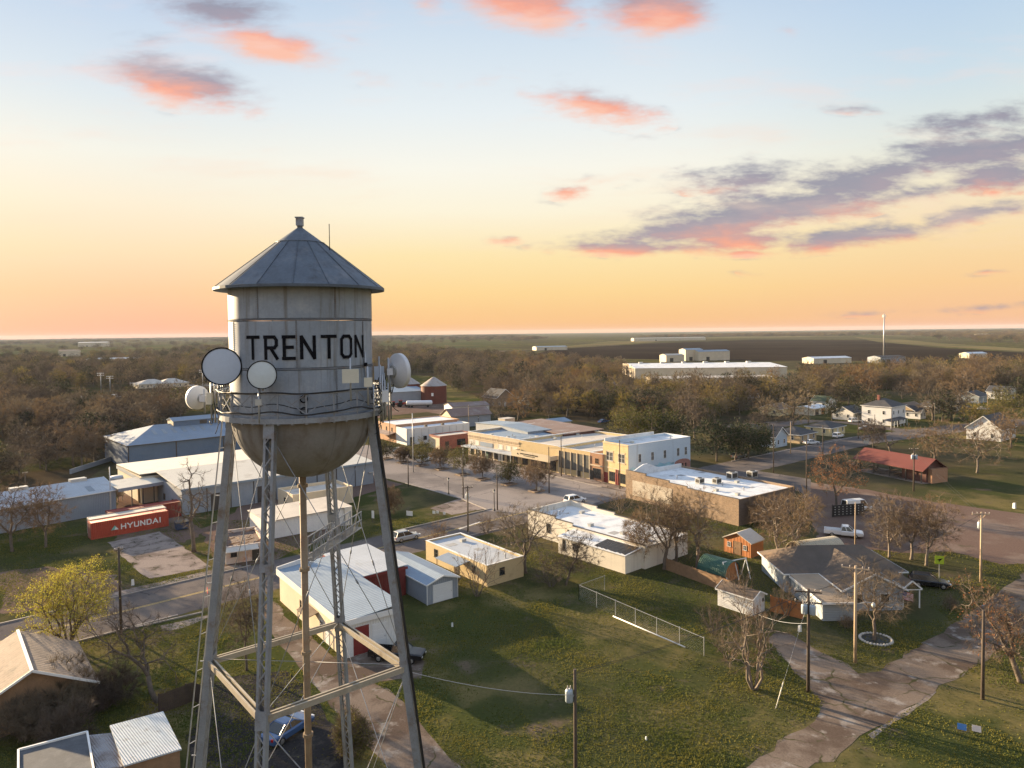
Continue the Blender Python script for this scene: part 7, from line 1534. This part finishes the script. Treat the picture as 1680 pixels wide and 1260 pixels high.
CLEAR = [[(80,640),(370,632),(370,668),(80,672)],[(-40,566),(370,559),(370,570),(200,580),(-40,590)],[(95,575),(150,575),(150,602),(95,602)],[(700,650),(800,640),(800,672),(700,672)],[(616,560),(842,556),(842,563),(616,574)],[(985,625),(1030,625),(1030,650),(985,650)],[(1090,560),(1000,562),(900,572),(1090,570)],[(120,690),(160,690),(160,712),(120,712)],[(1400,548),(1700,560),(1700,578),(1440,566)],[(1020,612),(1300,600),(1300,632),(1200,640),(1060,650),(1030,640)],[(1270,628),(1320,628),(1320,646),(1270,646)],[(1430,585),(1490,585),(1490,602),(1430,602)]]
rw = np.random.default_rng(77); cand = []
hp = [at(*q) for q in HPX]
for (d0, d1, sp) in ((135,420,7.0),(420,900,9.0),(900,1800,15.0),(1800,4200,30.0),(4200,9000,75.0)):
    hw_ = d1*.78; nx = int(2*hw_/sp); ny = int((d1-d0)/sp)
    xs = (np.arange(nx)[None,:]-nx/2+rw.random((ny,nx)))*sp; ys = d0+(np.arange(ny)[:,None]+rw.random((ny,nx)))*sp
    for x, y in zip(xs.ravel(), ys.ravel()):
        if abs(x) > y*.76: continue
        u, v = projpx((x, y, 0))
        pf = 1.0
        if pip(WOOD_L, u, v) or pip(WOOD_R, u, v): pf = .80
        elif pip(WOOD_F, u, v) or pip(WOOD_G, u, v): pf = .8
        else: continue
        if any(pip(c, u, v) for c in CLEAR): pf *= .05
        if math.sin(x*.045+.7)+math.sin(y*.038+x*.021)+math.sin((x-y)*.027+1) < -.9: pf *= .3
        if d0 >= 900:                                              # patchy far country
            if math.sin(x*.0041+1.3)+math.sin(y*.0033+x*.0017)+math.sin((x-y)*.0023+2) < -.55: pf *= .25
        if rw.random() > pf: continue
        if any((q.x+4-x)**2+(q.y+6-y)**2 < 190 for q in hp): continue
        cand.append((y, x, d0, sp))
extra = [(1290,668),(1310,662),(1340,655),(1372,662),(1392,664),(1365,690),(1410,668),(1380,650),(1480,655),(1495,650),(1520,652),(1545,648),(1590,648),(1620,650),(1640,664),(1575,662),(1530,690),(1545,692),(1560,690),(1580,690),(1600,700),(1240,720),(1255,705),(1300,705),(1420,660),(1405,650),(1340,640),(1630,690),(1672,668),(860,680),(880,676),(820,690),(850,690),(900,690),(930,684),(800,676),(1120,715),(1140,722),(950,668)]
cand.sort()
near = cand[:225]; far = cand[225:]
KINDS = [('brown bare woodland tree in the thick belt beyond the town', TW_B), ('rusty brown bare woodland tree in the belt beyond the town', TW_R), ('golden twigged woodland tree in the belt beyond the town', TW_G), ('olive leaved woodland tree in the belt beyond the town', TW_B), ('pale grey twigged woodland tree in the belt beyond the town', TW_P), ('orange brown woodland tree in the belt beyond the town', TW_O), ('dark bare woodland tree in the belt beyond the town', TW_D), ('dark evergreen tree scattered in the woodland belt', TW_D), ('golden leaved tree in the woodland belt', TW_G)]
protos = []
for k in range(15):
    kd = [0,0,0,1,1,1,2,3,0,4,4,5,6,7,8][k]
    t = make_tree('woodland_tree', KINDS[kd][0], (0,0,0), 11.5, 4.9, .24, 900+k, tm=KINDS[kd][1], leaf={3: LF_O, 7: LF_D, 8: LF_OG}.get(kd), lper=5 if kd == 7 else 3, lsz=.42, lsp=.42, n=150, per=18, tl=.90, tw=.048, low=.10, group='trees of the woodland belt')
    protos.append([t, 0])
rw2 = random.Random(5)
spots = [(x, y) for y, x, _, _ in near]+[(at(*q).x, at(*q).y) for q in extra]
for i, (x, y) in enumerate(spots):
    left = x < 0
    k = rw2.choice([0,1,2,2,3,4,8,7,12,9,9,13,14] if left else [0,1,3,4,5,6,2,8,9,10,11,6,9,14,14,13,13,7]); pr = protos[k]
    o = pr[0] if pr[1] == 0 else copy_tree(pr[0]); pr[1] = 1
    s = rw2.uniform(.58, 1.22)*1.0*(1.22 if i >= len(near) else 1.0); o.location = (x, y, 0); o.scale = (s*rw2.uniform(.9,1.15), s*rw2.uniform(.9,1.15), s*rw2.uniform(.85,1.1)); o.rotation_euler = (0,0,rw2.uniform(0,6.28))
for k, pr in enumerate(protos):
    if pr[1] == 0: pr[0].location = at(900+k*9, 640)
me = bpy.data.meshes.new('far_woods'); me.vertices.add(len(far)); fw = bpy.data.objects.new('far_woods', me); COL.objects.link(fw)
co = np.array([(x, y, 0) for y, x, _, _ in far], np.float32); me.vertices.foreach_set('co', co.ravel())
ys_ = co[:,1]; sc_ = np.where(ys_ < 900, rw.uniform(.6,1.25,len(far)), np.where(ys_ < 1800, rw.uniform(.85,1.25,len(far)), np.where(ys_ < 4200, rw.uniform(.9,1.3,len(far)), rw.uniform(1.0,1.4,len(far)))))*1.0
wd_ = np.where(ys_ < 900, 1.0, np.where(ys_ < 1800, 1.45, np.where(ys_ < 4200, 2.6, 6.0)))
for nm, ar in (('tree_size', sc_), ('tree_width', wd_)):
    at_ = me.attributes.new(nm, 'FLOAT', 'POINT'); at_.data.foreach_set('value', np.asarray(ar, np.float32))
kd_ = np.where(co[:,0] < 0, rw.choice([0,1,2,2,8,4,7,12,9,9,13,14], len(far)), rw.choice([0,1,3,4,5,6,8,9,10,11,6,2,14,13,7], len(far)))
at_ = me.attributes.new('tree_kind', 'INT', 'POINT'); at_.data.foreach_set('value', kd_.astype(np.int32))
ng = bpy.data.node_groups.new('far_woods', 'GeometryNodeTree'); ng.interface.new_socket('Geometry', in_out='INPUT', socket_type='NodeSocketGeometry'); ng.interface.new_socket('Geometry', in_out='OUTPUT', socket_type='NodeSocketGeometry')
gi = ng.nodes.new('NodeGroupInput'); go = ng.nodes.new('NodeGroupOutput'); mp = ng.nodes.new('GeometryNodeMeshToPoints'); ng.links.new(gi.outputs[0], mp.inputs[0])
g2i = ng.nodes.new('GeometryNodeJoinGeometry'); insts = []
for pr in protos:
    j = ng.nodes.new('GeometryNodeJoinGeometry')
    for ch in pr[0].children:
        oi = ng.nodes.new('GeometryNodeObjectInfo'); oi.inputs[0].default_value = ch; oi.transform_space = 'ORIGINAL'; ng.links.new(oi.outputs['Geometry'], j.inputs[0])
    gt = ng.nodes.new('GeometryNodeGeometryToInstance'); ng.links.new(j.outputs[0], gt.inputs[0]); insts.append(gt)
for gt in insts[::-1]: ng.links.new(gt.outputs[0], g2i.inputs[0])
ip = ng.nodes.new('GeometryNodeInstanceOnPoints'); ng.links.new(mp.outputs[0], ip.inputs['Points']); ng.links.new(g2i.outputs[0], ip.inputs['Instance']); ip.inputs['Pick Instance'].default_value = True
def named(nm, typ):
    q = ng.nodes.new('GeometryNodeInputNamedAttribute'); q.data_type = typ; q.inputs[0].default_value = nm; return q.outputs[0]
ng.links.new(named('tree_kind', 'INT'), ip.inputs['Instance Index'])
rv_ = ng.nodes.new('FunctionNodeRandomValue'); rv_.data_type = 'FLOAT'; rv_.inputs[3].default_value = 6.28; cx = ng.nodes.new('ShaderNodeCombineXYZ'); ng.links.new(rv_.outputs[1], cx.inputs[2])
er = ng.nodes.new('FunctionNodeEulerToRotation'); ng.links.new(cx.outputs[0], er.inputs[0]); ng.links.new(er.outputs[0], ip.inputs['Rotation'])
ma = ng.nodes.new('ShaderNodeMath'); ma.operation = 'MULTIPLY'; sz, wz = named('tree_size', 'FLOAT'), named('tree_width', 'FLOAT'); ng.links.new(sz, ma.inputs[0]); ng.links.new(wz, ma.inputs[1])
cs = ng.nodes.new('ShaderNodeCombineXYZ'); ng.links.new(ma.outputs[0], cs.inputs[0]); ng.links.new(ma.outputs[0], cs.inputs[1]); ng.links.new(sz, cs.inputs[2]); ng.links.new(cs.outputs[0], ip.inputs['Scale'])
ng.links.new(ip.outputs[0], go.inputs[0]); fw.modifiers.new('woods', 'NODES').node_group = ng
tag(fw, kind='stuff'); print('woods', len(near), len(far))
# ------------------------------------------------------------------ grass tufts on the near lawns
GRB = foliage('mat_grass_blade', (.080,.105,.022), (.195,.170,.040), 0, .25, .16)
NOGR = [[(424,1000),(446,985),(470,1010),(545,1076),(600,1112),(650,1142),(700,1198),(752,1262),(776,1330),(690,1330),(640,1262),(570,1190),(512,1118),(460,1062)],[(548,1078),(600,1072),(668,1066),(700,1086),(690,1112),(620,1120),(590,1105)],
 [(1120,1330),(1223,1257),(1346,1170),(1350,1150),(1330,1132),(1262,1050),(1275,1035),(1300,1042),(1384,1090),(1407,1104),(1442,1101),(1477,1080),(1516,1055),(1555,1029),(1600,1000),(1700,925),(1700,1028),(1616,1080),(1558,1117),(1477,1172),(1416,1208),(1333,1258),(1240,1330)],[(1322,830),(1322,790),(1400,800),(1534,824),(1720,840),(1720,925),(1640,925),(1560,905),(1500,908),(1400,900),(1345,895)],
 [(-50,1010),(202,974),(810,833),(920,830),(930,850),(900,870),(340,1008),(-50,1090)],[(177,890),(263,872),(300,897),(347,930),(247,950),(233,943)]]
def footprint(o):
    q = [Vector(c) for ch in [o]+list(o.children_recursive) if ch.type == 'MESH' and ch.name.split('.')[0] in ('wall','side_room','wing') for c in ch.bound_box]
    return (min(c.x for c in q), max(c.x for c in q), min(c.y for c in q), max(c.y for c in q)) if q else None
bpy.context.view_layer.update()
FPS = []
for o in list(S.objects):
    if o.type == 'EMPTY' and o.parent is None and o.get('category') in ('workshop','building','garage','shop','house','shed','warehouse','store','shack') and o.location.y < 150:
        f = footprint(o)
        if f: FPS.append((o.matrix_world.inverted(), f))
N0 = 520000; ys = 38+(rw.random(N0)**1.0)*92; xs = (rw.random(N0)*2-1)*ys*.78
dn = np.sin(xs*.31+ys*.17)+np.sin(xs*.13-ys*.23+1)+np.sin(xs*.71+2)*np.sin(ys*.63)
ok = rw.random(N0) < np.clip(.55+.34*dn, .04, 1)
P = []
for x, y in zip(xs[ok], ys[ok]):
    u, v = projpx((x, y, 0))
    if v < 845 or v > 1330 or u < -30 or u > 1710: continue
    if any(pip(c, u, v) for c in NOGR): continue
    bad = False
    for Mi, f in FPS:
        q = Mi @ Vector((x, y, 0))
        if f[0]-.1 < q.x < f[1]+.1 and f[2]-.1 < q.y < f[3]+.1: bad = True; break
    if not bad: P.append((x, y))
P = np.array(P); n = len(P); B = []
hh = .05+.09*rw.random(n)*np.clip(.7+.35*(np.sin(P[:,0]*.5)+np.sin(P[:,1]*.43+P[:,0]*.2)), .3, 1.5)
for k in range(2):
    a = rw.uniform(0,6.28,n); d = np.c_[np.cos(a), np.sin(a)]; le = rw.normal(0,.45,(n,2))*hh[:,None]
    b0 = np.c_[P+rw.normal(0,.05,(n,2)), np.full(n,-.005)]; w_ = .035+.035*rw.random((n,1))
    B.append(np.stack([b0-np.c_[d*w_,np.zeros(n)], b0+np.c_[d*w_,np.zeros(n)], b0+np.c_[le, hh*rw.uniform(.7,1.3,n)]], 1).reshape(-1,3))
tag(npmesh('grass', np.concatenate(B), 3, [GRB]), kind='stuff'); print('tufts', n)
# ------------------------------------------------------------------ haze: the evening air round the whole place
hz = MB(); hz.box(-12700, 12700, -950, 12700, -1, 56)
hm = bpy.data.materials.new('mat_haze'); hm.use_nodes = True; n = NT(hm.node_tree); n.n.remove(n.n['Principled BSDF'])
vo = n.node('ShaderNodeVolumePrincipled'); vo.inputs['Color'].default_value = (.72, .80, .92, 1); vo.inputs['Density'].default_value = 3.2e-5; vo.inputs['Anisotropy'].default_value = 0.0
n.l.new(vo.outputs[0], n.n['Material Output'].inputs['Volume'])
tag(hz.build('haze', hm), kind='stuff')
